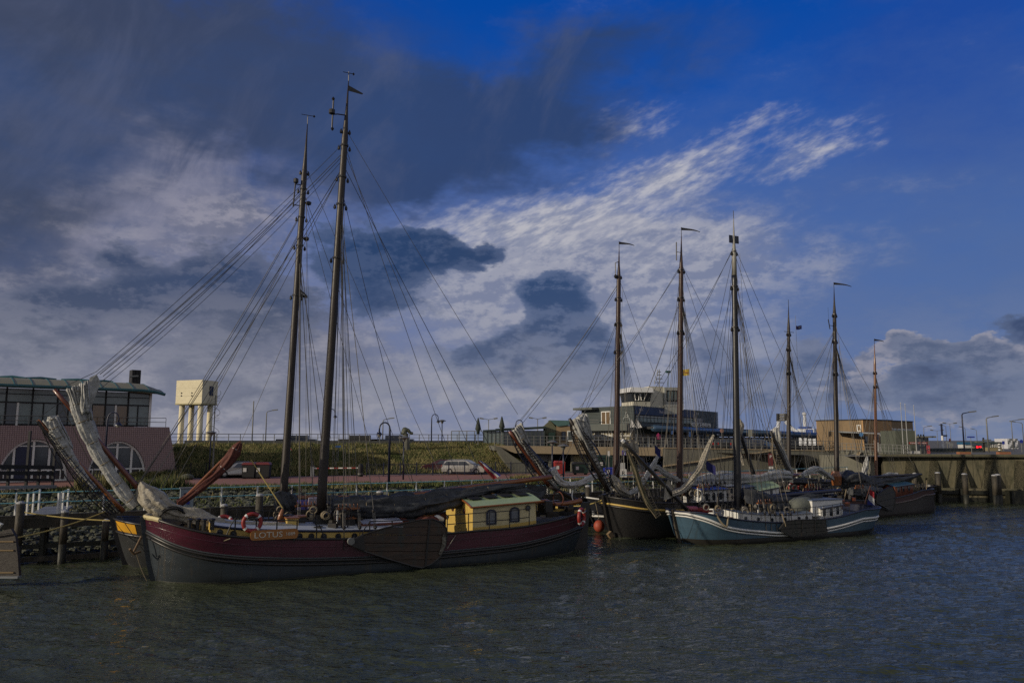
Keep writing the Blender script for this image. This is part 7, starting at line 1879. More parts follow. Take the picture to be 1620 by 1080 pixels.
# bicycles leaning on the jetty rail / by the arch
def bicycle(loc, ang, m, lab):
    t = thing('bicycle', lab, 'bicycle', loc, ang)
    for x in (-.52, .52):
        w = MB().torus((x, 0, .34), .33, .022, (0, 1, 0), 20, 5)
        for k in range(6): a = math.pi * k / 6; w.tube([(x + .32 * math.cos(a), 0, .34 + .32 * math.sin(a)), (x - .32 * math.cos(a), 0, .34 - .32 * math.sin(a))], .005, 3)
        w.build('wheel', M_tyre, t)
    MB().tube([(-.52, 0, .34), (-.1, 0, .32), (.38, 0, .75), (-.18, 0, .8), (-.1, 0, .32)], .02, 5).tube([(-.52, 0, .34), (-.18, 0, .8), (-.2, 0, .95)], .018, 5).tube([(.52, 0, .34), (.38, 0, .78), (.36, 0, 1.0)], .02, 5).build('frame', m, t)
    MB().tube([(.2, -.28, 1.05), (.36, 0, 1.02), (.2, .28, 1.05)], .016, 5).build('handlebar', M_iron, t)
    MB().box((-.2, 0, .98), (.26, .14, .06)).build('saddle', M_black, t)
bicycle((at(155, 758, 61).x, 61, 2.5), .6, M_iron, 'black bicycle parked before the second arched window')
bicycle((at(163, 758, 62).x, 62, 2.5), .8, M_iron, 'second black bicycle, right of the other by the arched window')
bicycle(J0 + jl(-12.3, 1.5, 2.17), R(28), M_carred, 'red bicycle leaning on the jetty railing left of the thicker mast')
bicycle((at(796, 750, 78.5).x, 78.5, 2.5), .3, M_iron, 'dark bicycle by the black fence right of the silver estate')
# ---- signs along the promenade
def sign(px, pyt, pyb, Y, zb, kind, m, lab, w=.55, h=.55, txt=None, mt=None):
    q = at(px, (pyt + pyb) / 2, Y); t = thing('traffic_sign', lab, 'sign', (q.x, Y, zb)); zc_ = q.z - zb
    MB().tube([(0, .05, 0), (0, .05, zc_ + h * .4)], .035, 6).build('pole', M_galv, t)
    if kind == 'round': MB().lathe([(w / 2, 0), (w / 2, .03)], 20, (0, -.03, zc_), 'Y').build('plate', m, t)
    else: MB().box((0, -.02, zc_), (w, .04, h)).build('plate', m, t)
    if txt: text(txt[0], txt[1], mt or M_white, t, (0, -.05, zc_), (math.pi / 2, 0, 0))
    return t
t = sign(457, 708, 719, 85, 2.5, 'round', M_red, 'round red bordered sign with a 3 against the dike, left of the thicker mast', w=.75)
zc_ = at(457, 713.5, 85).z - 2.5
MB().lathe([(.27, 0), (.27, .02)], 20, (0, -.055, zc_), 'Y').build('white_field', M_white, t); text('3', .4, M_black, t, (0, -.08, zc_), (math.pi / 2, 0, 0))
sign(535, 704, 708, 82, 2.5, 'box', mat('light blue sign', (.1, .25, .5), .5), 'small light blue street sign against the dike grass', w=.55, h=.22)
t = sign(987, 712, 719.5, 74, 2.5, 'box', M_blue, 'blue sign with a white arrow beside the brown mast', w=.36, h=.46)
zc_ = at(987, 716, 74).z - 2.5
MB().box((.06, -.05, zc_ - .02), (.05, .01, .28)).build('arrow_shaft', M_white, t); MB().add([(-.04, -.055, zc_ + .08), (.16, -.055, zc_ + .08), (.06, -.055, zc_ + .2)], [(0, 1, 2)]).build('arrow_head', M_white, t); MB().box((-.09, -.05, zc_ - .02), (.08, .01, .2)).build('red_bar', M_red, t)
t = sign(985, 733, 741, 72, 2.5, 'box', mat('pale sign board', (.42, .42, .42), .6), 'pale notice board standing above a white board with an R', w=.42, h=.62)
t = sign(986, 741, 755, 71.5, 2.5, 'box', M_nlw, 'white angular board with a large R behind the black bow', w=.62, h=.75)
text('R', .5, M_black, t, (0, -.06, at(986, 748, 71.5).z - 2.5), (math.pi / 2, 0, 0))
t = sign(963, 712, 722, 78, 2.5, 'box', M_nlw, 'small white and red notice beside the dark green container', w=.2, h=.5)
t = sign(1219, 717, 736, 83, 2.5, 'box', mat('maroon sign', (.12, .02, .02), .5), 'maroon sign with an arrow on the wall behind the blue barge', w=.5, h=1.3)
zc_ = at(1219, 726, 83).z - 2.5
text('P', .45, M_white, t, (0, -.06, zc_ + .25), (math.pi / 2, 0, 0)); MB().box((0, -.05, zc_ - .9), (.46, .03, .25)).build('lower_plate', M_nlw, t)
# ================================================================ viaduct, ramp wall, stairs, quay wall
V = Frame('viaduct', 'tan concrete viaduct with railing and dark space beneath', 'bridge', (at(783, 704, 86).x, 86), (at(1049, 708, 88).x, 88), 2.5)
zt0, zt1 = V.p(800, 704.5).z, V.p(1040, 707.5).z
zb_ = V.p(830, 716.5).z; zb1 = V.p(1040, 721).z
xe = V.p(1049, 715).x; xm = V.p(815, 716).x
MB().prism([(0, 0, zt0), (xm, 0, zb_), (xe, 0, zb1), (xe, 0, zt1)], (0, .6, 0)).build('fascia_beam', M_conc, V.root)
MB().prism([(0, .6, zt0 - .05), (xe, .6, zt1 - .05), (xe, 11, zt1 - .05), (0, 11, zt0 - .05)], (0, 0, -.5)).build('deck_slab', M_conc_g, V.root)
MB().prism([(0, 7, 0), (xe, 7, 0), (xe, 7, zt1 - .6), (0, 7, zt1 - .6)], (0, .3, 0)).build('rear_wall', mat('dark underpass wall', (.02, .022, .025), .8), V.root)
# grey sloping abutment by the dike
a0, a1, a2 = V.p(783, 706, -.2), V.p(838, 753, -.2), V.p(775, 706, -.2)
MB().prism([V.p(782, 705, -.3), V.p(790, 706, -.3), V.p(842, 743, -.3), V.p(842, 754, -.3), V.p(815, 754, -.3)], (0, 3, 0)).build('sloping_abutment', M_conc_g, V.root)
for px0, px1, py0, py1, m in ((850, 869, 719, 730, mat('grey wall panel', (.3, .3, .28), .7)), (907, 928, 720, 731, mat('yellow panel with painted light', (.55, .5, .28), .7)), (826, 850, 722, 744, M_post), (1008, 1020, 722, 745, M_greyp)):  # the yellow panel carries its light as colour, no lamp
    p0, p1 = V.p(px0, py1, 2), V.p(px1, py0, 2); V.box('wall_panel', m, p0.x, p1.x, 1.9, 2.1, p0.z, p1.z)
for px in (838, 870, 905, 932, 1000): p = V.p(px, 750, 1.2); MB().box((p.x, 1.2, (zb_) / 2), (.3, .4, zb_)).build('pillar', M_conc_g, V.root)
def rail_run(name, lab, P, h, n, z3=(1.0, .66, .33), m=M_galv, r=.04):
    O = Vector(P[0]); t = thing(name, lab, 'railing', O); pts = []
    tot = sum((Vector(b_) - Vector(a)).length for a, b_ in zip(P, P[1:])); acc = 0
    for a, b_ in zip(P, P[1:]):
        a, b_ = Vector(a), Vector(b_); k = max(1, round(n * (b_ - a).length / tot)); pts += [a.lerp(b_, i / k) - O for i in range(k)]
    pts.append(Vector(P[-1]) - O)
    for p in pts: MB().tube([p, p + Vector((0, 0, h))], r, 6).build('rail_post', m, t)
    for f in z3: MB().tube([p + Vector((0, 0, h * f)) for p in pts], r * .8, 6).build('rail', m, t)
    return t
w0 = V.A + Vector((0, 0, zt0)) + V.ay * .3; w1 = V.A + V.ax * xe + V.ay * .3 + Vector((0, 0, zt1))
rail_run('viaduct_railing', 'grey railing on top of the tan viaduct', [w0, w1], 1.1, 26)
# ramp wall right of the viaduct
Wd = Frame('ramp_wall', 'long grey green concrete wall with a sloping ledge and three arches', 'wall', (w1.x, w1.y - .35), (at(1324, 715, 90.5).x, 90.5), 2.4)
zA, zB_ = Wd.p(1052, 708).z, Wd.p(1322, 713).z
xs2 = [0.0]; ar3 = []
for pa, pb, pt in ((1259, 1273, 729.5), (1281, 1295, 728.5), (1301, 1317, 728)):
    a, c_ = Wd.p(pa, 740).x, Wd.p(pb, 740).x; ar3.append((a, c_, Wd.p((pa + pb) / 2, pt).z)); xs2 += [lerp(a, c_, .5 - .5 * math.cos(math.pi * i / 12)) for i in range(13)]
xs2.append(Wd.L)
def az3(x):
    for a, c_, z in ar3:
        if a <= x <= c_: r_ = (c_ - a) / 2; return z - r_ * 1.3 + r_ * 1.3 * math.sqrt(max(0, 1 - ((x - (a + c_) / 2) / r_) ** 2))
b = MB()
for p_, q_ in zip(xs2, xs2[1:]):
    ins = any(a <= (p_ + q_) / 2 <= c_ for a, c_, _ in ar3); z0_, z1_ = (az3(p_ + 1e-6) if ins else 0), (az3(q_ - 1e-6) if ins else 0)
    zt_ = lambda x: lerp(zA, zB_, x / Wd.L)
    b.add([(p_, 0, z0_), (q_, 0, z1_), (q_, 0, zt_(q_)), (p_, 0, zt_(p_))], [(0, 1, 2, 3)])
    if ins: b.add([(p_, 0, z0_), (q_, 0, z1_), (q_, 2.5, z1_), (p_, 2.5, z0_)], [(0, 1, 2, 3)])
    b.add([(p_, 0, zt_(p_)), (q_, 0, zt_(q_)), (q_, .5, zt_(q_)), (p_, .5, zt_(p_))], [(0, 1, 2, 3)])
b.build('wall_face', M_conc_g, Wd.root)
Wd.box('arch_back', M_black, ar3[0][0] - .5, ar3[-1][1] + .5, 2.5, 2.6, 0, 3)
MB().beam(Wd.p(1050, 737, -.15), Wd.p(1222, 712.5, -.15), .3, .14).build('sloping_ledge', M_conc, Wd.root)
MB().beam((0, -.02, zA), (Wd.L, -.02, zB_), .14, .1).build('coping', M_conc, Wd.root)
wa = Wd.A + Vector((0, 0, zA)) + Wd.ay * .3; wb = Wd.A + Wd.ax * Wd.L + Wd.ay * .3 + Vector((0, 0, zB_))
rail_run('ramp_railing', 'grey railing on top of the long ramp wall', [wa, wb], 1.1, 30)
# stairs
St = Frame('quay_stairs', 'concrete steps with sloping side walls between ramp wall and quay wall', 'stairs', (at(1324, 745, 88.5).x, 88.5), (at(1384, 745, 86).x, 86), 2.4)
for k in range(14):
    St.box('step', M_conc_g, .3, St.L * .62, .32 * k, .32 * (k + 1), 0, .17 * (k + 1))
MB().prism([St.p(1327, 712, -.1), St.p(1345, 712, -.1), St.p(1327, 748, -.1)], (0, .35, 0)).build('side_wall', M_conc_g, St.root)
MB().beam(St.p(1342, 746, -.2), St.p(1361, 714, -.2), .5, .3).build('sloping_side_wall', M_conc, St.root)
MB().prism([St.p(1346, 748, 0), St.p(1364, 714, 0), St.p(1402, 716, 0), St.p(1402, 752, 0)], (0, .5, 0)).build('landing_wall', M_conc_g, St.root)
St.box('landing_slab', M_conc_g, -.5, St.L + 4, 4.5, 10, 1.2, 1.9)
# right quay wall with buttresses
Q = Frame('quay_wall', 'long stained concrete quay wall with buttresses on the right', 'wall', (at(1398, 760, 79.6).x, 79.6), (62.0, 73.6), 0)
for k in range(9):
    a, c_ = Q.L * k / 9, Q.L * (k + 1) / 9
    Q.box('wall_panel', M_conc_q := mat('mossy quay concrete', (.14, .122, .075), .9, streak=(.04, .04, .028), c2=(.075, .072, .045), ns=.6, var=.8, bump=.02, bs=5, stretch=(1, 1, .35), dirt=((.045, .045, .025), .45, .52)), a + .012, c_ - .012, 0, .8, -1, 4.42)
Q.box('ledge', M_conc_q, 0, Q.L, -.9, 0, -1, .85 + .45)
Q.box('tide_band', M_pile_d, -.0, Q.L, -1.0, -.9, -1, .42)
Q.box('fender_beam', M_pile_d, 0, Q.L, -1.2, -1.0, .75, 1.1)
Q.box('coping', mat('worn coping', (.10, .095, .06), .9, c2=(.06, .058, .04), ns=1), 0, Q.L, -.06, .9, 4.42, 4.6)
for px in (1440, 1478, 1521, 1566, 1613, 1660):
    x = Q.p(px, 745).x; MB().prism([(x - .35, 0, 4.0), (x + .35, 0, 4.0), (x + .45, -.9, 1.3), (x - .95, -.9, 1.3)], (0, 0.01, 0)).add([(x - .35, 0, 4.0), (x + .35, 0, 4.0), (x + .45, -.9, 1.3), (x + .45, 0, 1.3), (x - .95, -.9, 1.3), (x - .95, 0, 1.3)], [(1, 2, 3), (0, 5, 4), (0, 1, 2, 4)]).build('buttress', M_conc_q, Q.root)
for px in (1470, 1515, 1560, 1605): x = Q.p(px, 780).x; MB().box((x, -1.25, .4), (.3, .3, 1.8)).build('fender_pile', M_pile_d, Q.root)
q0_ = Q.A + Vector((0, 0, 0)); b = MB().box((Q.p(1590, 775).x + 1.6, -2.0, .55), (4.0, 1.8, 1.3)).build('landing_platform', M_pile_d, Q.root)
# kerb between wall and stairs
MB().beam((34.3, 86.2, 3.4), (36.9, 79.8, 3.4), .6, 2.0).build('return_wall', M_conc_g, None, kind='structure')
MB().grid([[(29.5, 88, 2.35), (36.5, 79.6, 2.35)], [(30, 95, 2.35), (38, 90, 2.35)]]).build('quay_floor', M_conc_g, None, kind='structure')
# ================================================================ terminal and distant buildings
M_clad = mat('dark slate cladding', (.052, .066, .064), .5, c2=(.042, .053, .052), ns=.3); M_clad2 = mat('grey green fascia', (.085, .095, .085), .6)
T1 = Frame('terminal_building', 'dark slate clad ferry terminal with a navy banner and control room on its roof', 'building', (at(1003, 690, 100).x, 100), (at(1137, 690, 124).x, 124), 4.8)
zt_ = T1.p(1004, 641).z; h_ = zt_
nbd = 16
zb2 = T1.p(1010, 668).z
for k in range(nbd):
    T1.box('cladding_board', M_clad, 0, T1.L, 0, .2, lerp(zb2 - 1, zt_, k / nbd) + .02, lerp(zb2 - 1, zt_, (k + 1) / nbd) - .015)
MB().prism([(.1, .25, 0), (T1.L - .1, .25, 0), (T1.L - .1, 9.7, 0), (3.0, 9.6, 0)], (0, 0, zt_ - .1)).build('core', M_clad2, T1.root)
a, c_ = T1.p(1004.5, 660, -.1), T1.p(1101, 661, -.1); bz0, bz1 = T1.p(1005, 655, -.1).z, T1.p(1005, 642, -.1).z
bn = T1.box('banner', mat('navy banner', (.012, .03, .09), .6, c2=(.014, .04, .10), ns=.4), a.x, c_.x, -.12, -.02, bz0, bz1 - .05)
text('Thuis op Vlieland en Terschelling', .6, mat('pale banner lettering', (.6, .58, .62), .6), T1.root, ((T1.p(1061, 652, -.14).x), -.16, (bz0 + bz1) / 2), (math.pi / 2, 0, 0), sx=.95)
for px in (1014, 1103): text('Rederij', .4, MATS['pale banner lettering'], T1.root, (T1.p(px, 648, -.14).x, -.16, (bz0 + bz1) / 2 + .1), (math.pi / 2, 0, 0))
zs0, zs1 = T1.p(1010, 668, -.1).z, T1.p(1010, 656, -.1).z
xs_a, xs_b = T1.p(1006, 660, -.1).x, T1.p(1096, 660, -.1).x
T1.box('window_recess', M_black, xs_a, xs_b, -.06, -.0, zs0, zs1)
for k in range(17):
    x0_ = lerp(xs_a, xs_b, k / 17); x1_ = lerp(xs_a, xs_b, (k + .84) / 17)
    f = T1.box('window', mat('greenish window glass', (.24, .29, .26), .4, c2=(.10, .13, .12), ns=.6), x0_, x1_, -.12, -.06, zs0 + .1, zs1 - .35)
    MB().box(((x0_ + x1_) / 2, -.1, zs1 - .18), (x1_ - x0_, .05, .2)).build('toplight', mat('pale toplight', (.3, .31, .28), .4), f)
a, c_ = T1.p(1097, 661, -.1), T1.p(1111, 670, -.1); T1.box('blinds', mat('grey blinds', (.26, .26, .27), .6), a.x, c_.x, -.14, -.06, c_.z, a.z)
lt = text('NOORDERHAVEN', .95, M_white, T1.root, (T1.p(1109, 673, -.5).x, -.5, T1.p(1109, 672.6, -.5).z), (math.pi / 2, 0, 0), ext=.05)
# canopy tube
M_tubeb = mat('steel blue canopy', (.07, .12, .19), .3, metal=.4, c2=(.05, .09, .15))
p0, p1 = T1.p(1034, 677, -2.0), T1.p(1137, 682.5, -2.0)
MB().tube([p0, p1], .42, 12).build('canopy_edge', M_tubeb, T1.root, smooth=True)
MB().prism([p0 + Vector((0, 0, .2)), p1 + Vector((0, 0, .2)), p1 + Vector((0, 2, .2)), p0 + Vector((0, 2, .2))], (0, 0, -.3)).build('canopy_roof', M_black, T1.root)
zg_ = p1.z - .5
T1.box('ground_floor', mat('dim shopfront', (.05, .055, .05), .3, c2=(.09, .085, .06), ns=.5), 0, T1.L, -.05, .14, -1, zg_)
for k in range(26):
    x = lerp(.3, T1.L - .2, k / 25); T1.box('shopfront_mullion', M_greyp if k % 3 else M_white, x - .06, x + .06, -.16, -.05, -1, zg_ - .2 * (k % 2))
for px, py in ((1063, 681), (1077, 684), (1091, 685)):
    p = T1.p(px, py, -2.3); s_ = MB().box(p, (.55, .1, .95)).build('hanging_sign', mat('light blue panel', (.15, .28, .55), .5), T1.root)
s_ = MB().box(T1.p(1119, 687, -1.5), (.9, .1, .5)).build('hanging_sign', M_yel, T1.root)
# left wing of the terminal
T2 = Frame('terminal_wing', 'left wing of the ferry terminal with boarded cladding and white framed windows', 'building', (at(917, 690, 108).x, 108), (at(1003, 690, 99.8).x, 99.8), 4.8)
zt2 = T2.p(960, 643).z; zlo = T2.p(960, 671).z
for k in range(13): T2.box('cladding_board', M_clad, T2.L * .08, T2.L, 0, .2, lerp(zlo, zt2, k / 13) + .015, lerp(zlo, zt2, (k + 1) / 13) - .015)
MB().prism([(.4, .25, 0), (T2.L - .3, .25, 0), (T2.L - 3.3, 9.5, 0), (.4, 9.5, 0)], (0, 0, zt2 - .1)).build('core', M_clad2, T2.root)
T2.box('fascia', M_clad2, -.3, T2.L + .1, -1.4, .1, T2.p(960, 681, -1.4).z, zlo)
T2.box('roof_overhang', M_clad2, T2.p(908, 646, -1).x, T2.p(938, 646, -1).x, -1.2, 1, zt2 - .35, zt2 - .05)
T2.window(952, 651, 966, 671, M_white, 2, 0, mat('tan glazing', (.15, .10, .05), .2))  # panes in a plain tan base colour
for px0, px1 in ((925, 931), (935, 953), (955, 969), (976, 998)): T2.window(px0, 681.5, px1, 696, M_white, 3 if px1 - px0 > 10 else 1, -.3, mat('curtained window', (.22, .19, .12), .3, c2=(.14, .12, .08)), 2)
T2.box('ground_floor', mat('tan render', (.16, .13, .085), .8), -.2, T2.L, -.25, .1, -1, T2.p(960, 681, 0).z)
pe = [T2.p(x, y, -.05) for x, y in ((991, 651), (985, 668), (998, 668), (991, 651), (988, 660), (995, 660))]
MB().tube(pe[:3] + [pe[0]], .05, 5).tube([pe[4], pe[5]], .04, 5).tube([T2.p(986, 662, -.05), T2.p(991, 656, -.05), T2.p(996, 662, -.05)], .04, 5).build('line_emblem', mat('pale grey line', (.4, .42, .4), .6), T2.root)
MB().tube([T2.p(933, 664, -1.0), T2.p(948, 664, -1.0)], .05, 5).tube([T2.p(933, 668, -1.0), T2.p(948, 668, -1.0)], .05, 5).build('balcony_rail', M_galv, T2.root)
# control tower on the roof
CT = Frame('control_tower', 'cream harbour control room with slanting dark windows on the terminal roof', 'tower', (at(994, 640, 106).x, 106), (at(1075, 640, 108).x, 108), 9.6)
z1 = CT.p(1010, 614).z; z2 = CT.p(1010, 635).z; zr = CT.p(1040, 612).z; M_cr = mat('cream cladding', (.55, .52, .42), .5, c2=(.47, .44, .35))
x0_, x1_ = CT.p(1002, 640).x, CT.p(1029, 640).x
CT.box('tower_base', M_cr, x0_, x1_, 0, 4, 0, z2)
MB().prism([(CT.p(995.5, 618).x, -.6, z1 - .55), (CT.p(1028, 618).x, -.6, z1 - .55), (CT.p(1028, 634).x, 0, z2), (CT.p(1002, 634).x, 0, z2)], (0, 4, 0)).build('window_band', M_glass, CT.root)
for px in (1005.5, 1014.5):
    p = [CT.p(px + d, y, -.55) for d, y in ((-1.5, 621), (6, 621), (5, 633), (0, 633))]; MB().tube(p + [p[0]], .07, 4).build('window_frame', M_white, CT.root)
MB().prism([(CT.p(991, 618).x, -1, z1 - .6), (CT.p(1030, 618).x, -1, z1 - .6), (CT.p(1029, 613).x, -.6, z1 + .1), (CT.p(997, 613).x, -.6, z1 + .1)], (0, 5, 0)).build('roof', M_white, CT.root)
CT.box('stair_block', M_cr, CT.p(1030, 640).x, CT.p(1051, 640).x, .3, 4, 0, zr + .1)
CT.box('rear_room', mat('pale grey cladding', (.4, .4, .36), .5), CT.p(1051.5, 640).x, CT.p(1073, 640).x, .0, 4, 0, zr)
CT.window(1055, 618, 1071, 634, M_black, 3, 0, MATS['greenish window glass'])
rail_pts = [CT.p(1051, 643, -1.0), CT.p(1083, 643, -1.0)]
for z_ in (0, .55, 1.1): MB().tube([rail_pts[0] + Vector((0, 0, z_)), rail_pts[1] + Vector((0, 0, z_))], .03, 5).build('balcony_rail', M_galv, CT.root)
mst = MB().tube([CT.p(1043, 612, 1), CT.p(1043, 584, 1)], .06, 6)
for y_, w_ in ((588, .25), (593, .35), (599, .5), (605, .7)): mst.tube([CT.p(1043, y_, 1) - Vector((w_, 0, 0)), CT.p(1043, y_, 1) + Vector((w_, 0, 0))], .05, 5).tube([CT.p(1043, y_, 1) - Vector((w_, 0, .25)), CT.p(1043, y_, 1) + Vector((-w_, 0, .3))], .06, 5)
mst.build('antenna_mast', M_galv, CT.root)
MB().tube([CT.p(1057, 612, 1), CT.p(1057, 588, 1)], .05, 6).tube([CT.p(1053.5, 588, 1), CT.p(1060.5, 588, 1)], .18, 6).build('radar', mat('dark green radar', (.02, .08, .06), .5), CT.root)
q = at(1079, 584, 104); f = thing('flag', 'yellow flag with red lettering on a pole over the terminal roof', 'flag', q)
MB().grid([[Vector((.95 * u, .06 * math.sin(6 * u), -j * .85 - .04 * math.sin(5 * u))) for j in (0, 1)] for u in (0, .25, .5, .75, 1)]).build('cloth', mat('golden flag', (.55, .38, .04), .7), f)
text('reca', .42, M_nlred, f, (.48, -.1, -.42), (math.pi / 2, 0, 0))
MB().tube([(0, 0, .2), (0, 0, -5.5)], .04, 6).build('pole', M_white, f)
# long canopy walkway going right
CW = Frame('covered_walkway', 'long covered walkway with a steel blue rounded roof edge right of the terminal', 'walkway', (at(1137, 690, 122).x, 122), (at(1300, 690, 135).x, 135), 4.4)
p0, p1 = CW.p(1137, 682), CW.p(1300, 689)
MB().tube([p0, p1], .5, 12).build('roof_edge', M_tubeb, CW.root, smooth=True)
CW.box('roof', M_clad, 0, CW.L, 0, 5, p1.z - .2, p1.z + .1)
CW.box('rear_glazing', mat('bright glazing', (.34, .34, .32), .3, c2=(.2, .2, .2), ns=.4), 0, CW.L, 4.8, 5, 0, p1.z - .3)
for k in range(22): x = lerp(0, CW.L, k / 21); MB().box((x, .2, p1.z / 2), (.16, .16, p1.z)).build('column', M_greyp, CW.root)
# terrace pavilion
PV = Frame('terrace_pavilion', 'low dark glass pavilion on the terrace behind the viaduct', 'pavilion', (at(764, 700, 97).x, 97), (at(863, 700, 97).x, 97), 5.1)
zt_ = PV.p(800, 678).z
MB().prism([(0, -.4, PV.p(765, 680).z), (PV.L, -.4, PV.p(862, 675).z), (PV.L, -.4, PV.p(862, 677).z), (0, -.4, PV.p(765, 682).z)], (0, 6, 0)).build('roof', mat('dark green roof', (.03, .05, .045), .6), PV.root)
MB().prism([(PV.L * .2, -.4, PV.p(785, 678).z), (PV.L, -.4, PV.p(862, 674).z), (PV.L, -.4, PV.p(862, 675.5).z), (PV.L * .2, -.4, PV.p(785, 680).z)], (0, 6, 0)).build('upper_roof', MATS['dark green roof'], PV.root)
PV.box('rear_wall', mat('pavilion interior', (.07, .05, .035), .8), PV.L * .45, PV.L, 2.5, 2.7, -.5, zt_ - .2)
for k in range(16): x = lerp(.05, PV.L * .98, k / 15); PV.box('mullion', M_clad, x - .06, x + .06, 0, .12, -.6, PV.p(800, 681).z)
for k in range(15):
    x = lerp(.05, PV.L * .98, (k + .5) / 15); PV.box('pane', M_glb if k < 5 else M_glass, x - .26, x + .26, .04, .07, .1, PV.p(800, 682).z)
    PV.box('parapet_panel', M_clad2 if k % 4 else mat('tan parapet', (.3, .15, .06), .7), x - .27, x + .27, .02, .1, -.6, .1)
GS = Frame('glass_screen', 'clear glass wind screen at the left end of the terrace', 'screen', (at(714, 700, 97).x, 97), (at(763, 700, 97).x, 97), 5.0)
m = bpy.data.materials.new('clear screen glass'); m.use_nodes = True; t_ = NT(m.node_tree); pb = t_.n['Principled BSDF']; pb.inputs['Transmission Weight'].default_value = 1; pb.inputs['Roughness'].default_value = .02; pb.inputs['IOR'].default_value = 1.02; pb.inputs['Base Color'].default_value = (.8, .85, .85, 1)
for k in range(4):
    x0_, x1_ = GS.L * k / 4, GS.L * (k + 1) / 4; GS.box('pane', m, x0_ + .06, x1_ - .06, 0, .02, .5, 1.75 + .3); GS.box('post', M_galv, x0_ - .05, x0_ + .05, -.05, .05, 0, 2.1)
GS.box('top_rail', M_galv, 0, GS.L, -.04, .04, 2.1, 2.18)
SH = Frame('gabled_kiosk', 'small tan and green kiosk with a pitched roof beside the pavilion', 'kiosk', (at(862, 700, 98).x, 98), (at(917, 700, 98).x, 98), 5.0)
zr_ = SH.p(875, 665).z; ze = SH.p(865, 673).z
MB().prism([(0, 0, 0), (SH.L * .32, 0, 0), (SH.L * .32, 0, ze - .2), (SH.L * .16, 0, zr_), (0, 0, ze)], (0, 5, 0)).build('gable', mat('olive boards', (.12, .12, .07), .7), SH.root)
MB().prism([(SH.L * .14, -.3, zr_ + .05), (SH.L * .36, -.3, ze - .1), (SH.L * .75, -.3, ze + .1), (SH.L * .7, -.3, zr_)], (0, 5, 0)).build('pitched_roof', mat('slate green roof', (.07, .14, .13), .5), SH.root)
SH.box('tan_block', mat('tan brick', (.26, .18, .10), .8), SH.L * .33, SH.L * .95, -.1, 4, 0, SH.p(890, 673).z)
SH.window(889, 683, 894, 696, M_post, 1, -.1); SH.window(898, 682, 906, 697, M_white, 1, -.1, M_clad)
SH.box('green_bin_store', MATS['bottle green'], SH.L * .1, SH.L * .28, -1, -.2, 0, SH.p(870, 684).z)
def parasol(px, pyt, pyb, Y, lab):
    a, c_ = at(px, pyt, Y), at(px, pyb, Y); t = thing('closed_parasol', lab, 'parasol', (a.x, Y, c_.z)); h = a.z - c_.z
    MB().lathe([(.02, h), (.10, h * .9), (.30, h * .45), (.36, h * .3), (.20, h * .22), (.18, .05)], 10).build('folded_canopy', mat('dark olive canvas', (.035, .045, .035), .8), t, smooth=True)
    MB().tube([(0, 0, -1.2), (0, 0, h * .3)], .05, 6).build('pole', M_galv, t)
parasol(756.5, 660, 687, 92, 'left one of two folded dark parasols on the terrace')
parasol(794, 658, 683, 92, 'right one of two folded dark parasols on the terrace')
# terrace furniture and people far away
for k in range(14):
    px = 940 + k * 13 + random.uniform(-3, 3); q = at(px, 700, 92); t = thing('terrace_chair', '', 'chair', (q.x, 92, 5.15), random.uniform(0, 6)); t['group'] = 'terrace chairs along the viaduct railing'; t['label'] = ('first second third fourth fifth sixth seventh eighth ninth tenth eleventh twelfth thirteenth fourteenth'.split()[k]) + ' terrace chair from the left behind the viaduct railing'
    MB().box((0, 0, .45), (.5, .5, .06)).build('seat', M_iron, t); MB().box((0, .24, .7), (.5, .05, .5)).build('backrest', M_iron, t)
    MB().box((-.22, -.2, .2), (.05, .05, .45)).box((.22, -.2, .2), (.05, .05, .45)).box((-.22, .2, .2), (.05, .05, .45)).box((.22, .2, .2), (.05, .05, .45)).build('leg_frame', M_galv, t)
def person(px, pyf, Y, h, top, lab, bottom=None):
    q = at(px, pyf, Y); t = thing('person', lab, 'person', (q.x, Y, q.z))
    me = bpy.data.meshes.new('figure'); V_ = [(0, 0, .52), (0, 0, .80), (0, 0, .86), (0, 0, .94), (-.055, 0, .5), (-.06, .02, .27), (-.06, 0, .02), (.055, 0, .5), (.065, -.02, .27), (.06, 0, .02), (-.11, 0, .80), (-.14, .02, .62), (-.13, -.05, .48), (.11, 0, .80), (.14, .02, .62), (.12, -.06, .48), (0, 0, .65)]
    V_ = [(x * h, y * h, z * h) for x, y, z in V_]; E_ = [(0, 16), (16, 1), (1, 2), (2, 3), (0, 4), (4, 5), (5, 6), (0, 7), (7, 8), (8, 9), (1, 10), (10, 11), (11, 12), (1, 13), (13, 14), (14, 15)]
    me.from_pydata(V_, E_, []); o = bpy.data.objects.new('figure', me); COL.objects.link(o); o.parent = t
    md = o.modifiers.new('s', 'SKIN'); rr_ = [.075, .085, .03, .062, .05, .035, .025, .05, .035, .025, .035, .027, .02, .035, .027, .02, .07]
    for v, r_ in zip(me.skin_vertices[0].data, rr_): v.radius = (r_ * h, r_ * h * .8)
    me.skin_vertices[0].data[0].use_root = True; o.modifiers.new('d', 'SUBSURF').levels = 1; me.materials.append(top); return t
person(576 + 23, 702, 93, 1.7, M_cardk, 'person in dark clothes walking on the dike behind the railing')
person(1042, 704, 95, 1.6, mat('magenta jacket', (.3, .02, .10), .8), 'person in a magenta jacket on the terrace in front of the terminal')
person(985, 703, 95, 1.6, M_iron, 'person in dark clothes on the terrace under the white sails')
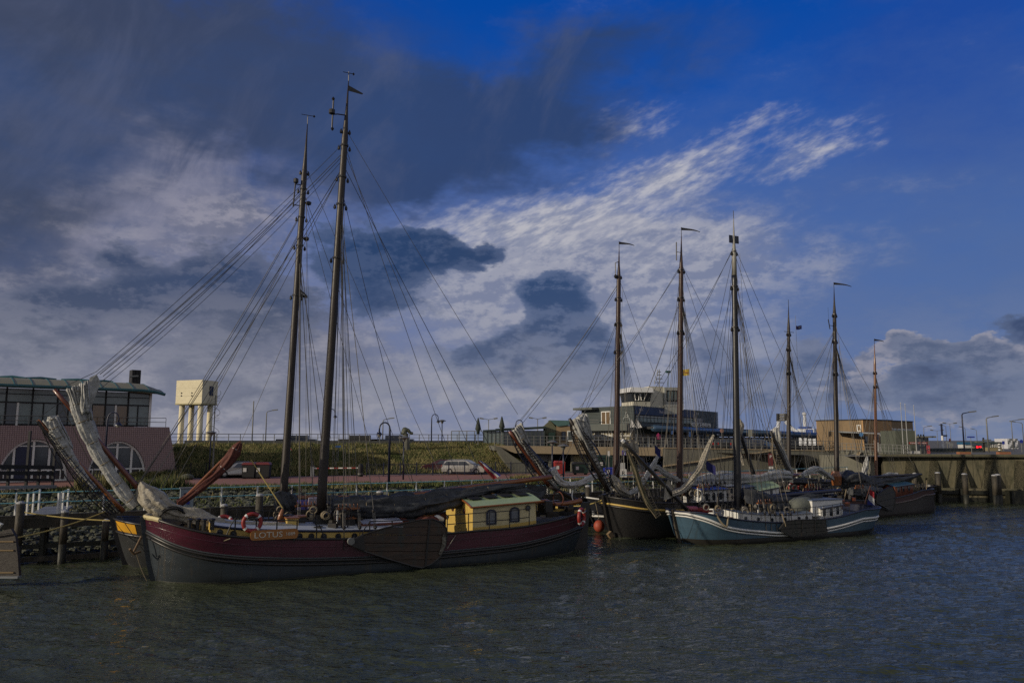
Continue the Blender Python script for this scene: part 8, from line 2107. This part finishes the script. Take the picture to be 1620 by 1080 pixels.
# two white toy sails on posts
def toysail(px, pyt, Y, lab, mir):
    a = at(px, pyt, Y); t = thing('sail_ornament', lab, 'ornament', (a.x, Y, a.z - 1.0))
    MB().prism([(-.0, 0, 1.0), (mir * .55, 0, .08), (-mir * .1, 0, 0)], (0, .03, 0)).build('white_triangle', M_white, t); MB().tube([(0, 0, -3.5), (0, 0, 1.0)], .03, 5).build('pole', M_galv, t)
toysail(998, 662, 88, 'left one of two small white triangular sails in front of the terminal', 1); toysail(1008, 663, 88, 'right one of two small white triangular sails in front of the terminal', 1)
# distant tan office building
OB = Frame('brick_office', 'two storey tan brick office with a flat canopy behind the masts', 'building', (at(1293, 700, 118).x, 118), (at(1367, 700, 112).x, 112), 4.3)
zt_ = OB.p(1330, 665).z
OB.box('brick_wall', mat('ochre brick', (.40, .235, .10), .8, c2=(.34, .2, .09), ns=.5), 0, OB.L, 0, 8, 0, zt_); OB.box('coping', M_black, -.1, OB.L + .1, -.1, 8.1, zt_, zt_ + .15)
OB.window(1302, 675, 1318, 681, M_white, 3, 0, MATS['greenish window glass']); OB.window(1346, 672.5, 1362, 681.5, M_white, 3, 0, mat('cream blind', (.5, .46, .34), .6)); OB.window(1303, 695, 1320, 702, M_white, 3, 0, MATS['cream blind'])
OR = Frame('office_wing', 'darker right wing of the tan office with a strip of windows', 'building', (at(1367.3, 700, 112).x, 112), (at(1446, 700, 124).x, 124), 4.3)
zt_ = OR.p(1370, 664.5).z
OR.box('brick_wall', mat('ochre brick with painted shade', (.22, .15, .08), .8), 0, OR.L, 0, 7, 0, zt_); OR.box('coping', M_black, -.1, OR.L + .1, -.1, 7.1, zt_, zt_ + .15)  # shaded face of the same brick, the shade mixed into its colour
for k in range(12): OR.window(1372 + k * 6, 676 + k * .3, 1376.5 + k * 6, 683 + k * .3, M_white, 1, 0, MATS['greenish window glass'])
OR.box('ground_glazing', M_glass, 0, OR.L, -.1, 0, 0, OR.p(1400, 690).z)
for k in range(18): OR.box('column', M_greyp, OR.L * k / 17 - .08, OR.L * k / 17 + .08, -1.6, -1.4, 0, OR.p(1370, 686).z)
p0, p1 = OR.p(1312, 682, -3), OR.p(1392, 686, -3)
MB().prism([OB.p(1310, 681, -3), OB.p(1392, 685, -3), OB.p(1392, 686.5, -3), OB.p(1330, 684, -3)], (0, 3.5, 0)).build('canopy', M_greyp, OB.root)
KB = Frame('ferry_kiosk', 'dark kiosk with a flat overhanging roof and red sign at the ferry yard', 'kiosk', (at(1418, 710, 98).x, 98), (at(1470, 710, 98).x, 98), 4.3)
KB.box('green_wall', mat('weathered green grey boards', (.09, .10, .075), .8), 0, KB.L * .62, 0, 4, 0, KB.p(1430, 681).z); KB.box('glazed_end', M_glass, KB.L * .62, KB.L, 0, 3, 0, KB.p(1430, 690).z)
KB.box('flat_roof', M_conc_g, KB.L * .62, KB.L * 1.16, -.6, 3.4, KB.p(1460, 692).z, KB.p(1460, 689.5).z)
for k in range(4): KB.box('mullion', M_galv, KB.L * (.62 + .12 * k) - .05, KB.L * (.62 + .12 * k) + .05, -.05, 0, 0, KB.p(1430, 690).z)
sg_ = KB.box('red_sign', M_red, KB.p(1438, 700, -.8).x, KB.p(1467, 700, -.8).x, -.85, -.78, KB.p(1450, 702, -.8).z, KB.p(1450, 699, -.8).z)
text('VEERHAVEN TERMINAL', .2, M_white, KB.root, (KB.p(1452.5, 700.5, -.8).x, -.88, KB.p(1452, 700.6, -.8).z), (math.pi / 2, 0, 0))
KB.box('white_low_wall', M_nlw, KB.p(1437, 715, -1.5).x, KB.p(1455, 715, -1.5).x, -1.6, -1.5, -.3, KB.p(1445, 713, -1.5).z)
q = at(1469, 714, 93); t = thing('advert_panel', 'upright pink red panel at the corner of the ferry kiosk', 'sign', (q.x, 93, 4.35)); MB().box((0, 0, .55), (.34, .08, 1.0)).build('panel', mat('faded red panel', (.5, .08, .09), .6), t); MB().box((0, 0, .03), (.4, .2, .06)).build('foot', M_galv, t); text('i', .5, M_white, t, (0, -.06, .55), (math.pi / 2, 0, 0))
# yard fence wall with arches
YF = Frame('yard_parapet', 'low dark parapet with a row of small arches at the ferry yard', 'wall', (at(1472, 712, 104).x, 104), (at(1556, 712, 108).x, 108), 4.2)
YF.box('parapet', M_conc_g, 0, YF.L, 0, .4, 0, .3); YF.box('upper_band', M_clad, 0, YF.L, .1, .3, .62, .74)
for k in range(40): YF.box('baluster', M_clad, YF.L * k / 39 - .05, YF.L * k / 39 + .05, .1, .3, .3, .62)
def small(name, cat, lab, px0, px1, pyt, pyb, Y, m, depth=1.0, z=None):
    a, c_ = at(px0, pyt, Y), at(px1, pyb, Y); t = thing(name, lab, cat, ((a.x + c_.x) / 2, Y, c_.z)); w, h = c_.x - a.x, a.z - c_.z; return t, w, h
t, w, h = small('light_sign', 'sign', 'glowing red light sign in the ferry yard', 1543, 1551, 704.5, 709.5, 110, None)
MB().box((0, 0, h / 2), (w, .3, h)).build('housing', M_black, t); M_led = mat('red led', (.4, .0, .0), .5, emit=((1, .01, .02), 3.0))
MB().box((-.18, -.17, h * .5), (w * .4, .04, h * .7)).build('led_field', M_led, t); MB().box((.26, -.17, h * .6), (w * .3, .04, h * .5)).build('led_field', M_led, t); MB().tube([(0, .1, -1.2), (0, .1, 0)], .06, 6).build('post', M_galv, t)
t, w, h = small('control_building', 'building', 'low dark green lock control building with overhanging roof', 1562, 1586, 698.5, 716, 120, None)
MB().box((0, 2, h * .25), (w, 4, h * .5)).build('base', mat('tan low wall', (.24, .2, .11), .8), t); MB().box((0, 2, h * .65), (w * 1.02, 4.1, h * .3)).build('window_band', M_glass, t); MB().box((0, 2, h * .9), (w * 1.12, 4.6, h * .16)).build('roof', MATS['dark green roof'], t)
for k in range(8): MB().box((-w / 2 + w * (k + .5) / 8, -.08, h * .65), (.08, .06, h * .3)).build('mullion', M_white, t)
t, w, h = small('checkered_building', 'building', 'far white building with a block pattern near the right edge', 1593.5, 1611.5, 693.5, 714, 150, None)
MB().box((0, 2, h / 2), (w, 4, h)).build('wall', mat('bluish white wall', (.6, .6, .62), .6), t)
for i in range(7):
    for j in range(7):
        if (i * 3 + j * 5) % 4 < 2 and not (i == 3): MB().box((-w / 2 + w * (i + .5) / 7, -.03, h * (j + .5) / 7), (w / 9, .06, h / 9)).build('grey_block', M_greyp if (i + j) % 2 else M_clad, t)
MB().box((.1, -.03, h * .55), (w * .2, .08, h * .5)).build('window', M_glass, t)
t, w, h = small('striped_post', 'post', 'black and white striped post in the ferry yard', 1579, 1583, 699, 719, 96, None)
for k in range(8): MB().lathe([(.12, h * k / 9), (.12, h * (k + 1) / 9)], 10).build('band', M_white if k % 2 else M_black, t)
MB().box((0, 0, h * .95), (.34, .2, h * .12)).build('head', M_black, t)
for px, lab in ((1525, 'left brick planter on the quay edge'), (1588, 'right brick planter on the quay edge')):
    q = at(px, 720, 84); t = thing('brick_planter', lab, 'planter', (q.x, 84, 4.35)); MB().box((0, 0, .2), (1.25, .6, .38)).build('brick_box', mat('orange planter brick', (.3, .12, .06), .8), t); MB().box((0, 0, .4), (1.1, .45, .05)).build('soil', M_soil, t)
for px, py, Y, w_, h_, m, lab in ((1536, 691, 100, .95, .16, M_blue, 'narrow blue direction board on a pole'), (1587.5, 700, 118, .35, .5, M_blue, 'small blue sign behind the striped post'), (1499, 700, 110, .5, .5, M_greyp, 'round grey back of a road sign left'), (1506, 703, 112, .5, .5, M_greyp, 'round grey back of a lower road sign'),
                                  (1502.6, 696, 112, .22, .45, M_carred, 'small dark red signal under the taller twin lamp'), (1187, 685, 96, .5, .9, mat('pale round sign back', (.24, .24, .2), .6), 'pale double disc sign back beside the black mast'), (1142, 681, 96, .5, .5, mat('faded pinkish sign', (.3, .17, .14), .6), 'faded round pinkish sign at the walkway start'),
                                  (1362.5, 687, 96, .5, .5, mat('pale blue disc', (.1, .25, .5), .5), 'round light blue sign under the office canopy'), (1616, 698, 110, .5, .5, M_blue, 'blue sign at the right edge of the yard')):
    q = at(px, py, Y); t = thing('road_sign', lab, 'sign', (q.x, Y, 4.3)); zc_ = q.z - 4.3
    (MB().lathe([(w_ / 2, 0), (w_ / 2, .03)], 16, (0, 0, zc_), 'Y') if w_ == h_ and w_ > .3 else MB().box((0, 0, zc_), (w_, .04, h_))).build('plate', m, t); MB().tube([(0, .06, 0), (0, .06, zc_ + h_ * .4)], .04, 6).build('pole', M_galv, t)
t, w, h = small('signal_gantry', 'gantry', 'dark flat roofed toll gantry between the blue awning and control building', 1543, 1562, 692, 716, 108, None)
MB().box((.35, 0, h * .5), (.16, .16, h)).build('post', M_black, t); MB().box((-.2, 0, h * .72), (1.1, .5, .16)).build('lower_board', M_conc_g, t); MB().box((.8, 0, h * .85), (1.0, .5, .14)).build('upper_board', M_conc_g, t); MB().box((.85, 0, h * .55), (.8, .2, .5)).build('sign_box', M_clad2, t)
t, w, h = small('blue_awning_shed', 'shed', 'low white shed with a blue roof beyond the parapet', 1525, 1549, 699, 712, 140, None)
MB().box((0, 1, h * .35), (w, 2, h * .7)).build('wall', M_nlw, t); MB().box((0, 1, h * .85), (w * 1.03, 2.4, h * .3)).build('roof', mat('petrol blue roof', (.02, .10, .2), .5), t)
t, w, h = small('signal_mast', 'mast', 'thick banded signal mast among the far lamps', 1488, 1493, 670, 708, 130, None)
MB().tube([(0, 0, 0), (0, 0, h * .5)], .18, 8).build('lower_shaft', M_white, t); MB().tube([(0, 0, h * .5), (0, 0, h)], .16, 8).build('upper_shaft', M_post, t); MB().box((.35, 0, h * .5), (.9, .2, .25)).build('signal_arm', M_black, t)
# parked cars on the upper level
for px, Y, m, lab in ((1180, 96, M_cardk, 'dark car parked by the walkway, left one'), (1198, 97, mat('steel blue car paint', (.05, .10, .2), .3), 'steel blue car parked by the walkway'), (1160, 96.5, M_iron, 'black car parked by the walkway beside the black mast')):
    q = at(px, 700, Y); car((q.x, Y, 4.72), R(10), m, lab, estate=False, rack=False)
for k, px in enumerate((1315, 1322, 1412, 1436)): bicycle((at(px, 706, 90).x, 90 if px < 1400 else 86, 4.7 if px < 1400 else 4.36), .2 * k, M_iron, ('bicycle at the office left side', 'bicycle right of another at the office left side', 'bicycle by the quay stairs railing', 'bicycle near the white low wall')[k])
rail_run('quay_railing', 'railing along the quay edge between stairs and kiosk', [(at(1325, 710, 88).x, 88.0, 4.6), (at(1400, 712, 84).x, 84.0, 4.5), (at(1440, 714, 81).x, 81.0, 4.4)], 1.05, 16)
# ferry
FY = Frame('ferry', 'white and blue ferry superstructure showing above the quay behind the terminal', 'ferry', (at(1228, 700, 190).x, 190), (at(1296, 700, 185).x, 185), 2.0)
M_fw = mat('ferry white', (.6, .62, .66), .4); M_fb = mat('ferry blue', (.02, .07, .3), .4)
FY.box('hull', M_fb, -2, FY.L + 2, 0, 9, -1, FY.p(1260, 705).z)
FY.box('saloon', M_fw, FY.p(1255, 700).x, FY.L, 0, 8, FY.p(1260, 705).z, FY.p(1260, 686).z)
for px0, px1 in ((1260, 1264), (1267, 1272), (1276, 1290)): FY.window(px0, 689, px1, 694, M_fw, 1, 0)
FY.box('bridge', M_fw, FY.p(1262, 700).x, FY.p(1288, 700).x, .5, 6, FY.p(1260, 686).z, FY.p(1260, 678).z); FY.box('bridge_band', M_fb, FY.p(1264, 700).x, FY.p(1279, 700).x, .4, 6, FY.p(1260, 678).z, FY.p(1260, 674.5).z)
FY.box('blue_funnel', M_fb, FY.p(1275, 700).x, FY.p(1286, 700).x, .3, 3, FY.p(1260, 684).z, FY.p(1260, 679).z)
MB().tube([FY.p(1273.5, 675, 1), FY.p(1272.5, 656, 1)], [.45, .3], 8).lathe([(.2, -.2), (.55, 0), (.5, .5), (.1, .7)], 10, FY.p(1272.5, 656, 1)).build('radar_mast', M_fw, FY.root)
for s_ in ((1262, 1251, 1243), (1219, 1231, 1232)):
    MB().tube([FY.p(s_[0], 684, .5), FY.p(s_[1], 676, .5), FY.p(s_[2], 666, .5)], .5, 8).build('gantry_leg', M_fw, FY.root)
for px in (1231, 1243.5): MB().tube([FY.p(px, 666, .5), FY.p(px, 654, .5)], .45, 8).build('gantry_post', M_black, FY.root)
for py in (656, 660, 664): MB().tube([FY.p(1231, py, .5), FY.p(1243.5, py, .5)], .3, 6).build('gantry_bar', M_galv, FY.root)
